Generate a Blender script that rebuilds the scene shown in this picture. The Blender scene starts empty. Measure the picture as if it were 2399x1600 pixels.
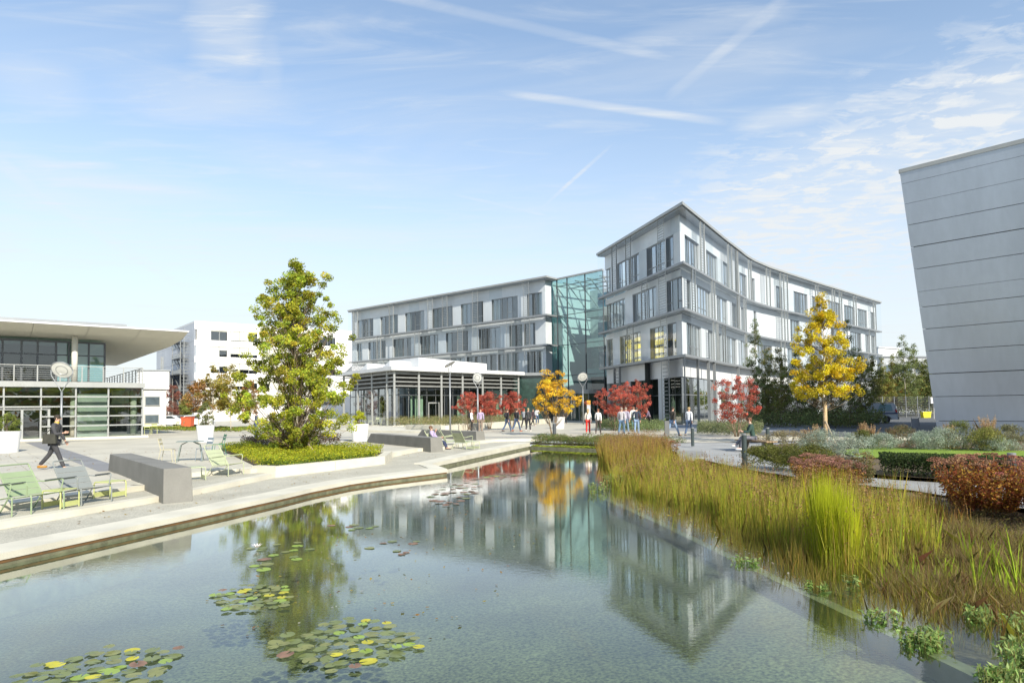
import bpy, bmesh, math, random
import numpy as np
from mathutils import Vector, Matrix
from mathutils.geometry import tessellate_polygon

S = bpy.context.scene
COL = S.collection
rad = math.radians
# ------------------------------------------------------------------ camera, sky, sun, exposure
TH, RO, FOC, CX, CY = rad(2.2), 0.012, 1550.0, 1199.5, 897.0
CAM = np.array([0, 0, 2.2])
Fv = np.array([0, math.cos(TH), math.sin(TH)]); R0 = np.array([1., 0, 0]); U0 = np.array([0, -math.sin(TH), math.cos(TH)])
Uv = U0 * math.cos(RO) + R0 * math.sin(RO); Rv = R0 * math.cos(RO) - U0 * math.sin(RO)
cam = bpy.data.cameras.new('camera'); co = bpy.data.objects.new('camera', cam); COL.objects.link(co)
cam.sensor_width = 36; cam.sensor_fit = 'HORIZONTAL'; cam.lens = 36 * FOC / 2399
cam.shift_y = (CY - 800) / 2399; cam.clip_end = 6000; cam.clip_start = .05
m = Matrix.Identity(4)
for i in range(3):
    m[i][0] = Rv[i]; m[i][1] = Uv[i]; m[i][2] = -Fv[i]; m[i][3] = CAM[i]
co.matrix_world = m
S.camera = co
SUN_EL, SUN_AZ = rad(33), rad(151.5)
S.view_settings.view_transform = 'Standard'; S.view_settings.look = 'None'
S.view_settings.exposure = 0.74; S.view_settings.gamma = 1
S.cycles.use_denoising = True
S.cycles.max_bounces = 8; S.cycles.transparent_max_bounces = 24; S.cycles.diffuse_bounces = 3
S.cycles.glossy_bounces = 4; S.cycles.transmission_bounces = 4
S.cycles.caustics_reflective = False; S.cycles.caustics_refractive = False
S.cycles.sample_clamp_indirect = 8

w = bpy.data.worlds.new('World'); S.world = w; w.use_nodes = True
nt = w.node_tree; N = nt.nodes; L = nt.links; N.clear()
def nd(t, **k):
    n = N.new(t)
    for a, b in k.items():
        if a[0] == 'i' and a[1:].isdigit(): n.inputs[int(a[1:])].default_value = b
        else: setattr(n, a, b)
    return n
def mth(op, a, b=None, c=None, clamp=False):
    n = N.new('ShaderNodeMath'); n.operation = op; n.use_clamp = clamp
    for i, v in enumerate((a, b, c)):
        if v is None: continue
        if hasattr(v, 'links'): L.new(v, n.inputs[i])
        else: n.inputs[i].default_value = v
    return n.outputs[0]
sky = nd('ShaderNodeTexSky', sky_type='NISHITA', sun_disc=False, sun_elevation=SUN_EL, sun_rotation=SUN_AZ,
         altitude=500, air_density=1.0, dust_density=0.35, ozone_density=2.2)
tc = nd('ShaderNodeTexCoord')
sep = nd('ShaderNodeSeparateXYZ'); L.new(tc.outputs['Generated'], sep.inputs[0])
dx, dy, dz = sep.outputs
zc = mth('MAXIMUM', dz, 0.03)
u = mth('DIVIDE', dx, zc); v = mth('DIVIDE', dy, zc)           # the cloud sheet, seen from below
comb = nd('ShaderNodeCombineXYZ'); L.new(u, comb.inputs[0]); L.new(v, comb.inputs[1])
def cloud(scale, rot, stretch, detail, rough, lo, hi, dist=0.0, off=0.0):
    mp = nd('ShaderNodeMapping'); L.new(comb.outputs[0], mp.inputs[0])
    mp.inputs['Rotation'].default_value = (0, 0, rot); mp.inputs['Scale'].default_value = (1, stretch, 1)
    mp.inputs['Location'].default_value = (off, off * .7, 0)
    no = nd('ShaderNodeTexNoise'); L.new(mp.outputs[0], no.inputs['Vector'])
    no.inputs['Scale'].default_value = scale; no.inputs['Detail'].default_value = detail
    no.inputs['Roughness'].default_value = rough; no.inputs['Distortion'].default_value = dist
    r = nd('ShaderNodeMapRange'); r.interpolation_type = 'SMOOTHSTEP'; L.new(no.outputs[0], r.inputs[0])
    r.inputs[1].default_value = lo; r.inputs[2].default_value = hi
    return r.outputs[0]
def ray(px, py): return Fv + Rv * (px - CX) / FOC + Uv * (CY - py) / FOC
def unit(a): a = np.array(a, float); return a / np.linalg.norm(a)
def dotc(vec):
    n = N.new('ShaderNodeVectorMath'); n.operation = 'DOT_PRODUCT'; L.new(tc.outputs['Generated'], n.inputs[0])
    n.inputs[1].default_value = tuple(vec); return n.outputs['Value']
def mrange(x, a, b, c=0., d=1.):
    r = nd('ShaderNodeMapRange'); r.interpolation_type = 'SMOOTHSTEP'; L.new(x, r.inputs[0])
    for i, q in enumerate((a, b, c, d)): r.inputs[i + 1].default_value = q
    return r.outputs[0]
veil = cloud(.45, .5, 2.2, 5, .55, .42, .80, .8, 3)
fine = cloud(3.2, -.5, 3.0, 7, .62, .45, .72, .5, 7)
wisp = cloud(1.3, .75, 4.5, 8, .6, .47, .78, 1.2, 1)
def trail(p0, p1, width, strength, soft=.35, grow=1.0):
    """a contrail: the part of a great circle through two directions of the sky"""
    a, b = unit(ray(*p0)), unit(ray(*p1)); n = unit(np.cross(a, b)); t = unit(b - a)
    d = mth('ABSOLUTE', dotc(n)); band = mrange(d, width * .15, width, 1., 0.)
    tt = dotc(t); ta, tb = float(a @ t), float(b @ t); e = soft * (tb - ta) * .5
    m1 = mrange(tt, ta - e * .3, ta + e); m2 = mrange(tt, tb - e, tb + e * .3, 1., 0.)
    fac = mth('MULTIPLY', mth('MULTIPLY', band, m1), m2)
    fac = mth('MULTIPLY', fac, mth('MULTIPLY_ADD', fine, .5, .55))
    return mth('MULTIPLY', fac, strength)
def _blob(px, py, r0, r1, k):
    return mth('MULTIPLY', mrange(dotc(unit(ray(px, py))), math.cos(r0), math.cos(r1)), k)
trails = [trail((780, -40), (1620, 150), .011, .38), trail((1160, 215), (1720, 290), .009, .7), trail((-80, 170), (260, 230), .05, .45, .9), trail((-60, 330), (120, 480), .016, .5, .8), trail((400, 330), (1000, 430), .05, .35, .9), trail((1255, 500), (1445, 330), .0045, .6, .9),
          trail((1545, 245), (1860, -20), .014, .45), trail((1420, 110), (1900, 20), .022, .42, .6), trail((-60, 360), (470, 700), .012, .4, .6),
          trail((0, 380), (300, 392), .008, .6, .7), trail((150, 190), (760, 260), .05, .5, .9), trail((-120, 520), (900, 640), .05, .4, .9), trail((620, 30), (640, 260), .03, .35, .9), trail((-100, 430), (420, 530), .03, .4, .8), trail((1040, 450), (1300, 510), .004, .35),
          trail((1240, 440), (1280, 520), .002, .0), trail((1500, 640), (2750, 120), .13, .55, .6), trail((1250, 500), (2100, 520), .035, .45, .9),
          trail((1700, 300), (1985, 250), .022, .7, .8), trail((1500, 240), (2000, 90), .05, .3, .7)]
plume = mth('MULTIPLY', trail((545, -420), (528, 230), .085, 1.5, .45), mth('MULTIPLY_ADD', wisp, .5, .6))
tot = mth('MULTIPLY_ADD', veil, .40, .15)
tot = mth('ADD', tot, mth('MULTIPLY', wisp, .26))
for t_ in trails: tot = mth('MAXIMUM', tot, mth('ADD', t_, mth('MULTIPLY', tot, .6)))
tot = mth('MAXIMUM', tot, mth('MULTIPLY', plume, .85))
ripple = cloud(6., .35, 1.3, 8, .62, .36, .60, .5, 11)
cirr = mth('MULTIPLY', mth('MULTIPLY', trail((1450, 700), (2750, 160), .20, 1., .6), ripple), 1.5)
tot = mth('MAXIMUM', tot, cirr)
lowhaze = mrange(dz, -.02, .50, .93, 0.)                           # thin high cloud thickens towards the horizon
tot = mth('MAXIMUM', tot, lowhaze) if False else mth('SUBTRACT', 1., mth('MULTIPLY', mth('SUBTRACT', 1., tot), mth('SUBTRACT', 1., lowhaze)))
mix = nd('ShaderNodeMix', data_type='RGBA'); L.new(tot, mix.inputs['Factor'])
sc_n = nd('ShaderNodeVectorMath', operation='MULTIPLY'); L.new(sky.outputs[0], sc_n.inputs[0]); sc_n.inputs[1].default_value = (1.16, 1.24, 1.20)
L.new(sc_n.outputs[0], mix.inputs['A']); mix.inputs['B'].default_value = (4.4, 4.6, 4.75, 1)
SKY_MIX = mix
bgn = nd('ShaderNodeBackground'); L.new(mix.outputs['Result'], bgn.inputs[0]); bgn.inputs[1].default_value = .115
wo = nd('ShaderNodeOutputWorld'); L.new(bgn.outputs[0], wo.inputs[0])

sl = bpy.data.lights.new('sun', 'SUN'); sl.energy = 4.0; sl.angle = rad(.55); sl.color = (1, .93, .80)
so = bpy.data.objects.new('sun', sl); COL.objects.link(so)
sdir = Vector((math.sin(SUN_AZ) * math.cos(SUN_EL), math.cos(SUN_AZ) * math.cos(SUN_EL), math.sin(SUN_EL)))
so.rotation_euler = sdir.to_track_quat('Z', 'Y').to_euler(); so.location = (20, -30, 40)

# ------------------------------------------------------------------ where a pixel of the survey meets a level
def P(px, py, z):
    d = ray(px, py); t = (z - CAM[2]) / d[2]; return CAM + d * t
def G(px, py, z=.42): p = P(px, py, z); return (p[0], p[1], z)
def proj(p):
    d = np.asarray(p, float) - CAM; q = d @ Fv; return CX + FOC * (d @ Rv) / q, CY - FOC * (d @ Uv) / q
def D(px, dist, z):                                              # point at a given depth and level below pixel column px
    r = ray(px, 950); k = dist / r[1]; return (r[0] * k, dist, z)
PL_Z = .42

# ------------------------------------------------------------------ materials
MATS = {}
def mat(name, col, rough=.6, metal=0., var=.08, scale=2., bump=0., bscale=30., spec=.5, var2=0., scale2=40., col2=None, stretch=None):
    if name in MATS: return MATS[name]
    m_ = bpy.data.materials.new(name); m_.use_nodes = True; t = m_.node_tree; n = t.nodes; l = t.links
    b = n['Principled BSDF']; b.inputs['Roughness'].default_value = rough; b.inputs['Metallic'].default_value = metal
    b.inputs['Specular IOR Level'].default_value = spec
    g = n.new('ShaderNodeNewGeometry'); vec = g.outputs['Position']
    if stretch:
        mp = n.new('ShaderNodeMapping'); mp.inputs['Scale'].default_value = stretch; l.new(vec, mp.inputs[0]); vec = mp.outputs[0]
    def noise(sc, det=5):
        q = n.new('ShaderNodeTexNoise'); q.inputs['Scale'].default_value = sc; q.inputs['Detail'].default_value = det; l.new(vec, q.inputs['Vector']); return q.outputs[0]
    c = n.new('ShaderNodeMix'); c.data_type = 'RGBA'
    mr = n.new('ShaderNodeMapRange'); mr.inputs[1].default_value = .3; mr.inputs[2].default_value = .7
    l.new(noise(scale), mr.inputs[0]); l.new(mr.outputs[0], c.inputs['Factor'])
    dk = col2 if col2 else tuple(x * (1 - var * 1.3) for x in col)
    lt = col if col2 else tuple(min(1, x * (1 + var)) for x in col)
    c.inputs['A'].default_value = (*dk, 1); c.inputs['B'].default_value = (*lt, 1)
    out = c.outputs['Result']
    if var2:
        h = n.new('ShaderNodeMapRange'); h.inputs[1].default_value = .3; h.inputs[2].default_value = .7
        h.inputs[3].default_value = 1 - var2; h.inputs[4].default_value = 1 + var2; l.new(noise(scale2, 2), h.inputs[0])
        mm = n.new('ShaderNodeVectorMath'); mm.operation = 'SCALE'; l.new(out, mm.inputs[0]); l.new(h.outputs[0], mm.inputs['Scale']); out = mm.outputs[0]
    l.new(out, b.inputs['Base Color'])
    if bump:
        bp = n.new('ShaderNodeBump'); bp.inputs['Strength'].default_value = bump; bp.inputs['Distance'].default_value = .02
        l.new(noise(bscale), bp.inputs['Height']); l.new(bp.outputs[0], b.inputs['Normal'])
    MATS[name] = m_; return m_
def schlick(n, l, f0, normal=None):
    lw = n.new('ShaderNodeLayerWeight'); lw.inputs[0].default_value = .5
    if normal is not None: l.new(normal, lw.inputs['Normal'])
    pw_ = n.new('ShaderNodeMath'); pw_.operation = 'POWER'; l.new(lw.outputs['Facing'], pw_.inputs[0]); pw_.inputs[1].default_value = 5
    ad = n.new('ShaderNodeMath'); ad.operation = 'MULTIPLY_ADD'; l.new(pw_.outputs[0], ad.inputs[0]); ad.inputs[1].default_value = 1 - f0; ad.inputs[2].default_value = f0
    return ad.outputs[0]
def glassmat(name, tint, refl=1.0, rough=.01, base=None, wob=0.):
    """thin pane: Fresnel reflection over tinted transparency"""
    if name in MATS: return MATS[name]
    m_ = bpy.data.materials.new(name); m_.use_nodes = True; t = m_.node_tree; n = t.nodes; l = t.links; n.remove(n['Principled BSDF'])
    tr = n.new('ShaderNodeBsdfTransparent'); tr.inputs[0].default_value = (*tint, 1)
    gl = n.new('ShaderNodeBsdfGlossy'); gl.inputs['Roughness'].default_value = rough; gl.inputs[0].default_value = (.95, .98, 1, 1)
    fr = schlick(n, l, .045)
    if wob:
        g = n.new('ShaderNodeNewGeometry'); q = n.new('ShaderNodeTexNoise'); q.inputs['Scale'].default_value = .5; l.new(g.outputs['Position'], q.inputs['Vector'])
        bp = n.new('ShaderNodeBump'); bp.inputs['Strength'].default_value = wob; bp.inputs['Distance'].default_value = .1; l.new(q.outputs[0], bp.inputs['Height'])
        l.new(bp.outputs[0], gl.inputs['Normal'])
    ml = n.new('ShaderNodeMath'); ml.operation = 'MULTIPLY_ADD'; ml.use_clamp = True; ml.inputs[1].default_value = 1.6 * refl; ml.inputs[2].default_value = .03 * refl
    l.new(fr, ml.inputs[0])
    mx = n.new('ShaderNodeMixShader'); l.new(ml.outputs[0], mx.inputs[0]); l.new(tr.outputs[0], mx.inputs[1]); l.new(gl.outputs[0], mx.inputs[2])
    l.new(mx.outputs[0], n['Material Output'].inputs[0]); MATS[name] = m_; return m_
def leafmat(name, transl=.42, rough=.6):
    """leaf colour comes from the per-leaf attribute 'tint'"""
    if name in MATS: return MATS[name]
    m_ = bpy.data.materials.new(name); m_.use_nodes = True; t = m_.node_tree; n = t.nodes; l = t.links; b = n['Principled BSDF']
    a = n.new('ShaderNodeAttribute'); a.attribute_name = 'tint'
    b.inputs['Roughness'].default_value = rough; b.inputs['Specular IOR Level'].default_value = .3
    l.new(a.outputs['Color'], b.inputs['Base Color'])
    tr = n.new('ShaderNodeBsdfTranslucent'); l.new(a.outputs['Color'], tr.inputs[0])
    mx = n.new('ShaderNodeMixShader'); mx.inputs[0].default_value = transl
    l.new(b.outputs[0], mx.inputs[1]); l.new(tr.outputs[0], mx.inputs[2]); l.new(mx.outputs[0], n['Material Output'].inputs[0])
    MATS[name] = m_; return m_
WHITE = mat('white_render', (.66, .67, .675), .55, var=.04, scale=.6)
WPANEL = mat('white_panel', (.55, .585, .60), .4, var=.05, scale=.8)
ALU = mat('grey_aluminium', (.28, .295, .305), .42, .35, var=.06)
ALUL = mat('light_aluminium', (.36, .37, .36), .42, .25, var=.05)
DARKM = mat('dark_frame', (.10, .11, .12), .45, .3)
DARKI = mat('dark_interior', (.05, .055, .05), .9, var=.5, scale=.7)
WFRAME = mat('window_frame', (.27, .275, .27), .5, .2)
WG2 = glassmat('window_glass_blue', (.42, .52, .60), 2.6, wob=.10); WG3 = glassmat('window_glass_dark', (.40, .44, .42), 1.3, wob=.10)
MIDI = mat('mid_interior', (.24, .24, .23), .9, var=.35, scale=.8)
INT_PALE = mat('pale_interior', (.52, .54, .53), .9, var=.1)  # even pale tone for inner walls and panels
YELLOWI = mat('yellow_interior', (.80, .60, .06), .8, var=.2, scale=.6)
yn = YELLOWI.node_tree.nodes['Principled BSDF']; yn.inputs['Emission Color'].default_value = (1, .78, .12, 1); yn.inputs['Emission Strength'].default_value = .75   # glow put into the colour in place of the rooms' lamps
CURT = mat('pale_curtain', (.62, .68, .70), .85, var=.18, scale=3, stretch=(4, 4, .2))
BLIND = mat('grey_blind', (.40, .43, .46), .7, var=.05)
WGLASS = glassmat('window_glass', (.66, .72, .72), 1.9, wob=.04)
OGLASS = glassmat('clear_outer_glass', (.955, .98, .995), .36, wob=.02)
TEAL = glassmat('teal_glass', (.42, .67, .65), 1.2, wob=.05)
GREENG = glassmat('green_glass', (.58, .68, .62), 1.6, wob=.08)
SKYG = glassmat('dark_facade_glass', (.38, .46, .44), 2.4, wob=.08)
CONC = mat('pale_concrete', (.62, .59, .49), .8, var=.10, scale=1.2, var2=.05, scale2=60, bump=.15, bscale=60)
PAVE = mat('plaza_slab', (.52, .49, .405), .8, var=.11, scale=.35, var2=.07, scale2=25, bump=.15, bscale=80)
PAVE2 = mat('plaza_slab_grey', (.49, .465, .395), .8, var=.07, scale=.35, var2=.07, scale2=25, bump=.15, bscale=80)
PAVED = mat('dark_band_paving', (.24, .24, .245), .8, var=.08, scale=.6, var2=.08, scale2=30)
GRAVP = mat('washed_aggregate', (.45, .43, .355), .9, var=.10, scale=1.1, var2=.32, scale2=55, bump=.4, bscale=110)
STEEL = mat('rusty_edge', (.20, .10, .035), .8, var=.3, scale=4, col2=(.10, .065, .03))
BENCH = mat('bench_concrete', (.21, .205, .185), .85, var=.1, scale=1.5, var2=.12, scale2=70, bump=.3, bscale=90)
ASPH = mat('asphalt', (.115, .12, .125), .9, var=.12, scale=.5, var2=.1, scale2=40)
SOIL = mat('bank_soil', (.13, .095, .055), .95, var=.4, scale=2.5, var2=.5, scale2=22, bump=.6, bscale=30)
BARK = mat('bark', (.20, .15, .10), .9, var=.3, scale=6, bump=.5, bscale=40)
PALEBARK = mat('pale_bark', (.52, .47, .38), .85, var=.3, scale=8, stretch=(1, 1, 3), bump=.4, bscale=40)
WHITEP = mat('white_plastic', (.80, .80, .79), .45, var=.03)
LEAF = leafmat('leaf'); LEAFM = leafmat('leaf_matt', .15, .8)

# ------------------------------------------------------------------ objects and meshes
def tag(o, label=None, cat=None, group=None, kind=None):
    if label: o['label'] = label
    if cat: o['category'] = cat
    if group: o['group'] = group
    if kind: o['kind'] = kind
    return o
def root(name, loc, label=None, cat=None, group=None, rz=0.):
    o = bpy.data.objects.new(name, None); COL.objects.link(o); o.location = loc; o.rotation_euler = (0, 0, rz)
    o.empty_display_size = .1
    return tag(o, label, cat, group)
def link(name, me, parent=None, loc=None, material=None):
    o = bpy.data.objects.new(name, me); COL.objects.link(o)
    if parent: o.parent = parent
    if loc is not None: o.location = loc
    return o
def dup(o, parent=None, loc=None, rz=None):
    c = o.copy(); COL.objects.link(c); c.parent = parent
    if loc is not None: c.location = loc
    if rz is not None: c.rotation_euler = (0, 0, rz)
    for ch in list(o.children): dup(ch, c)
    return c
class MB:
    """collects shapes, then links them as ONE mesh object"""
    def __init__(s): s.v = []; s.f = []; s.mi = []; s.cur = 0
    def add(s, vs, fs):
        o = len(s.v); s.v += [tuple(map(float, a)) for a in vs]; s.f += [tuple(i + o for i in f) for f in fs]; s.mi += [s.cur] * len(fs); return s
    def hexa(s, a):   # 8 points: bottom ring then top ring
        return s.add(a, [(0, 3, 2, 1), (4, 5, 6, 7), (0, 1, 5, 4), (1, 2, 6, 5), (2, 3, 7, 6), (3, 0, 4, 7)])
    def box(s, x0, y0, z0, x1, y1, z1):
        return s.hexa([(x0, y0, z0), (x1, y0, z0), (x1, y1, z0), (x0, y1, z0), (x0, y0, z1), (x1, y0, z1), (x1, y1, z1), (x0, y1, z1)])
    def obox(s, c, hx, hy, hz, rz=0., tilt=None):
        R = Matrix.Rotation(rz, 3, 'Z')
        if tilt is not None: R = R @ Matrix.Rotation(tilt, 3, 'X')
        c = Vector(c); pts = [c + R @ Vector((i * hx, j * hy, k * hz)) for k in (-1, 1) for i, j in ((-1, -1), (1, -1), (1, 1), (-1, 1))]
        return s.hexa(pts)
    def prism(s, poly, z0, z1):
        n = len(poly); vs = [(p[0], p[1], z0) for p in poly] + [(p[0], p[1], z1) for p in poly]
        fs = [(i, (i + 1) % n, n + (i + 1) % n, n + i) for i in range(n)] + [tuple(range(n - 1, -1, -1)), tuple(range(n, 2 * n))]
        return s.add(vs, fs)
    def tube(s, pts, r, n=6, closed=False, cap=True):
        pts = [Vector(p) for p in pts]; k = len(pts); rr = r if hasattr(r, '__len__') else [r] * k
        vs = []; prev = None
        for i, p in enumerate(pts):
            a = pts[i - 1] if (i or closed) else p; b = pts[(i + 1) % k] if (i < k - 1 or closed) else p
            d = (b - a); d = d.normalized() if d.length > 1e-9 else Vector((0, 0, 1))
            if prev is None:
                q = d.cross(Vector((0, 0, 1))); q = q.normalized() if q.length > .05 else Vector((1, 0, 0))
            else:
                q = prev - d * prev.dot(d); q = q.normalized() if q.length > 1e-6 else d.orthogonal().normalized()
            prev = q; e = d.cross(q)
            for j in range(n):
                t = 2 * math.pi * j / n; vs.append(p + (q * math.cos(t) + e * math.sin(t)) * rr[i])
        fs = []
        for i in range(k if closed else k - 1):
            for j in range(n):
                a = i * n + j; b = i * n + (j + 1) % n; c = ((i + 1) % k) * n; fs.append((a, b, c + (j + 1) % n, c + j))
        if cap and not closed: fs += [tuple(range(n - 1, -1, -1)), tuple(range((k - 1) * n, k * n))]
        return s.add(vs, fs)
    def lathe(s, prof, n=24, c=(0, 0, 0), cap=True):
        vs = [(c[0] + r * math.cos(2 * math.pi * j / n), c[1] + r * math.sin(2 * math.pi * j / n), c[2] + z) for r, z in prof for j in range(n)]
        fs = [(i * n + j, i * n + (j + 1) % n, (i + 1) * n + (j + 1) % n, (i + 1) * n + j) for i in range(len(prof) - 1) for j in range(n)]
        if cap: fs += [tuple(range(n - 1, -1, -1)), tuple(range((len(prof) - 1) * n, len(prof) * n))]
        return s.add(vs, fs)
    def ball(s, c, rx, ry=None, rz=None, n=10, k=7):
        ry = ry or rx; rz = rz or rx; prof = [(math.sin(math.pi * i / k), -math.cos(math.pi * i / k)) for i in range(1, k)]
        vs = [(c[0], c[1], c[2] - rz)] + [(c[0] + a * rx * math.cos(2 * math.pi * j / n), c[1] + a * ry * math.sin(2 * math.pi * j / n), c[2] + b * rz) for a, b in prof for j in range(n)] + [(c[0], c[1], c[2] + rz)]
        m_ = len(prof); fs = [(0, 1 + (j + 1) % n, 1 + j) for j in range(n)]
        fs += [(1 + i * n + j, 1 + i * n + (j + 1) % n, 1 + (i + 1) * n + (j + 1) % n, 1 + (i + 1) * n + j) for i in range(m_ - 1) for j in range(n)]
        fs += [(1 + (m_ - 1) * n + j, 1 + (m_ - 1) * n + (j + 1) % n, len(vs) - 1) for j in range(n)]
        return s.add(vs, fs)
    def poly(s, pts): return s.add(pts, [tuple(range(len(pts)))])
    def mesh(s, name, mats, smooth=False, off=None):
        me = bpy.data.meshes.new(name); vs = s.v if off is None else [(a - off[0], b - off[1], c - off[2]) for a, b, c in s.v]
        me.from_pydata(vs, [], s.f)
        if not isinstance(mats, (list, tuple)): mats = [mats]
        for q in mats: me.materials.append(q)
        if len(mats) > 1: me.polygons.foreach_set('material_index', s.mi)
        if smooth: me.polygons.foreach_set('use_smooth', [True] * len(s.f))
        me.update(); return me
    def build(s, name, mats, parent=None, smooth=False, world=True, bevel=0.):
        off = None
        if parent is not None and world:      # vertices were given in world space; parent chains have no rotation
            p = parent; off = np.zeros(3)
            while p is not None: off += np.array(p.location); p = p.parent
        me = s.mesh(name, mats, smooth, off); o = link(name, me, parent)
        if bevel:
            b = o.modifiers.new('bevel', 'BEVEL'); b.width = bevel; b.segments = 2; b.limit_method = 'ANGLE'
        return o
def sheet(name, outer, holes, z, material, kind='structure', parent=None):
    """flat sheet with holes"""
    loops = [[Vector((p[0], p[1], 0)) for p in lp] for lp in [outer] + holes]
    tris = tessellate_polygon(loops); vs = [v_ for lp in loops for v_ in lp]
    zf = z if callable(z) else (lambda x, y: z)
    mb = MB(); mb.add([(v_.x, v_.y, zf(v_.x, v_.y)) for v_ in vs], [])
    for t in tris:
        a, b, c = (vs[i] for i in t); cr = (b - a).cross(c - a).z
        mb.f.append(tuple(t) if cr > 0 else tuple(reversed(t))); mb.mi.append(0)
    o = mb.build(name, material, parent)
    if kind: o['kind'] = kind
    return o
rnd = random.Random(7)
def inpoly(x, y, poly):
    c = False; n = len(poly); j = n - 1
    for i in range(n):
        if (poly[i][1] > y) != (poly[j][1] > y) and x < (poly[j][0] - poly[i][0]) * (y - poly[i][1]) / (poly[j][1] - poly[i][1]) + poly[i][0]: c = not c
        j = i
    return c
def cards(name, V4, tint, parent=None, material=None, kind=None, off=None, tri=False):
    """many small leaf faces as one mesh: V4 (n,k,3) corner points, tint (n,3) colour of each"""
    n, k = V4.shape[:2]; vs = V4.reshape(-1, 3).astype(np.float32)
    if parent is not None:
        p = parent; o_ = np.zeros(3)
        while p is not None: o_ += np.array(p.location); p = p.parent
        vs = vs - o_.astype(np.float32)
    me = bpy.data.meshes.new(name); me.vertices.add(n * k); me.vertices.foreach_set('co', vs.ravel())
    me.loops.add(n * k); me.loops.foreach_set('vertex_index', np.arange(n * k, dtype=np.int32))
    me.polygons.add(n); me.polygons.foreach_set('loop_start', np.arange(0, n * k, k, dtype=np.int32)); me.polygons.foreach_set('loop_total', np.full(n, k, dtype=np.int32))
    a = me.attributes.new('tint', 'FLOAT_COLOR', 'POINT'); c = np.ones((n, k, 4), np.float32); c[:, :, :3] = tint[:, None, :] if tint.ndim == 2 else tint
    a.data.foreach_set('color', c.ravel()); me.materials.append(material or LEAF); me.update(); me.validate()
    o = link(name, me, parent)
    if kind: o['kind'] = kind
    return o
def palette(rg, n, cols, wts=None, jit=.18):
    cols = np.array(cols); i = rg.choice(len(cols), n, p=wts); j = (i + 1) % len(cols); t = rg.random((n, 1)) * .35
    c = cols[i] * (1 - t) + cols[j] * t
    return np.clip(c * (1 + rg.normal(0, jit, (n, 1))) * (1 + rg.normal(0, .04, (n, 3))), .004, .95)
def leafquads(rg, pos, size, up=.3, out=None, asp=.75):
    n = len(pos); nr = rg.normal(0, 1, (n, 3)); nr[:, 2] += up
    if out is not None: nr += out
    nr /= np.linalg.norm(nr, axis=1, keepdims=True); t = rg.normal(0, 1, (n, 3)); t -= nr * (t * nr).sum(1, keepdims=True); t /= np.linalg.norm(t, axis=1, keepdims=True)
    b = np.cross(nr, t); s = size * (.65 + .7 * rg.random((n, 1)))
    return np.stack([pos - t * s * .55, pos + b * s * asp * .42 - t * s * .05, pos + t * s * .55, pos - b * s * asp * .42 - t * s * .05], 1)
# ------------------------------------------------------------------ terrain and pool
def zp(x, y):                                   # promenade level rises gently away from the viewer
    return .17 + .11 * min(1, max(0, (y - 21) / 9))
E_L = [(-11.2, -6.0), (-7.41, 9.63), (-6.64, 12.14), (-6.15, 13.71), (-5.55, 15.76), (-5.2, 17.2), (-4.6, 18.85), (-3.89, 20.04), (-2.19, 22.17), (-2.94, 24.1), (.95, 36.6)]
FAR = [(.95, 36.6), (4.9, 33.2)]
SHORE = [(4.9, 33.2), (5.7, 29.5), (6.1, 25.5), (6.2, 21.5), (6.6, 18.0), (7.3, 14.8), (7.6, 12.0), (8.0, 9.0), (8.6, 5), (9.2, -6)]
RISE1 = [(-13.4, -6), (-9.09, 11.79), (-8.75, 13.0), (-8.03, 15.3), (-7.75, 16.8), (-7.3, 20.4), (-4.72, 24.45)]
RISE2 = [(-15.2, -6), (-10.07, 13.15), (-9.09, 16.4), (-9.6, 19.3), (-8.42, 21.0), (-7.3, 20.4)]
PEDGE = [(-4.72, 24.45), (-5.0, 27.4), (-4.35, 30.3), (-3.3, 31.6), (-2.2, 35.6), (-.95, 38.4), (1.7, 38.6)]
hole = RISE2[:5] + RISE1[5:] + PEDGE[1:] + [(4.9, 33.2), (9.0, 31.4), (15, 31.0), (40, 12), (40, -6)]
sheet('ground', [(-400, -60), (400, -60), (400, 1500), (-400, 1500)], [hole], lambda x, y: PL_Z - .05, mat('ground_grey', (.33, .33, .30), .9, var=.1, scale=.05))
def offs(poly, d):                              # offset an open polyline to its left
    out = []
    for i, p in enumerate(poly):
        a = poly[max(i - 1, 0)]; b = poly[i]; c = poly[min(i + 1, len(poly) - 1)]
        n1 = np.array([-(b[1] - a[1]), b[0] - a[0]], float); n2 = np.array([-(c[1] - b[1]), c[0] - b[0]], float)
        if i == 0: n1 = n2
        if i == len(poly) - 1: n2 = n1
        n1 /= np.linalg.norm(n1); n2 /= np.linalg.norm(n2); m_ = n1 + n2; m_ /= (m_ @ m_) / 2
        if np.linalg.norm(m_) > 1.6: m_ *= 1.6 / np.linalg.norm(m_)
        out.append((p[0] + m_[0] * d, p[1] + m_[1] * d))
    return out
RISE1 = [(-13.4, -6), (-9.09, 11.79), (-8.75, 13.0), (-8.03, 15.3), (-7.75, 16.8), (-7.3, 20.4), (-4.72, 24.45)]
RISE2 = [(-15.2, -6), (-10.07, 13.15), (-9.09, 16.4), (-9.6, 19.3), (-8.42, 21.0), (-7.3, 20.4)]
PEDGE = [(-4.72, 24.45), (-5.0, 27.4), (-4.35, 30.3), (-3.3, 31.6), (-2.2, 35.6), (-.95, 38.4), (1.7, 38.6)]
plaza = [(-15.2, -6)] + RISE2[1:5] + RISE1[5:] + PEDGE[1:] + [(5.6, 34.2), (9.4, 32.4), (24, 34), (30, 60), (60, 140), (-150, 240), (-90, -6)]
pz = sheet('plaza', plaza, [], PL_Z, PAVE)
promen = offs(E_L, .72)
pr = sheet('promenade', E_L + [(1.7, 38.6)] + PEDGE[::-1][1:] + RISE1[::-1][1:] + [], [], zp, GRAVP)
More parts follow.
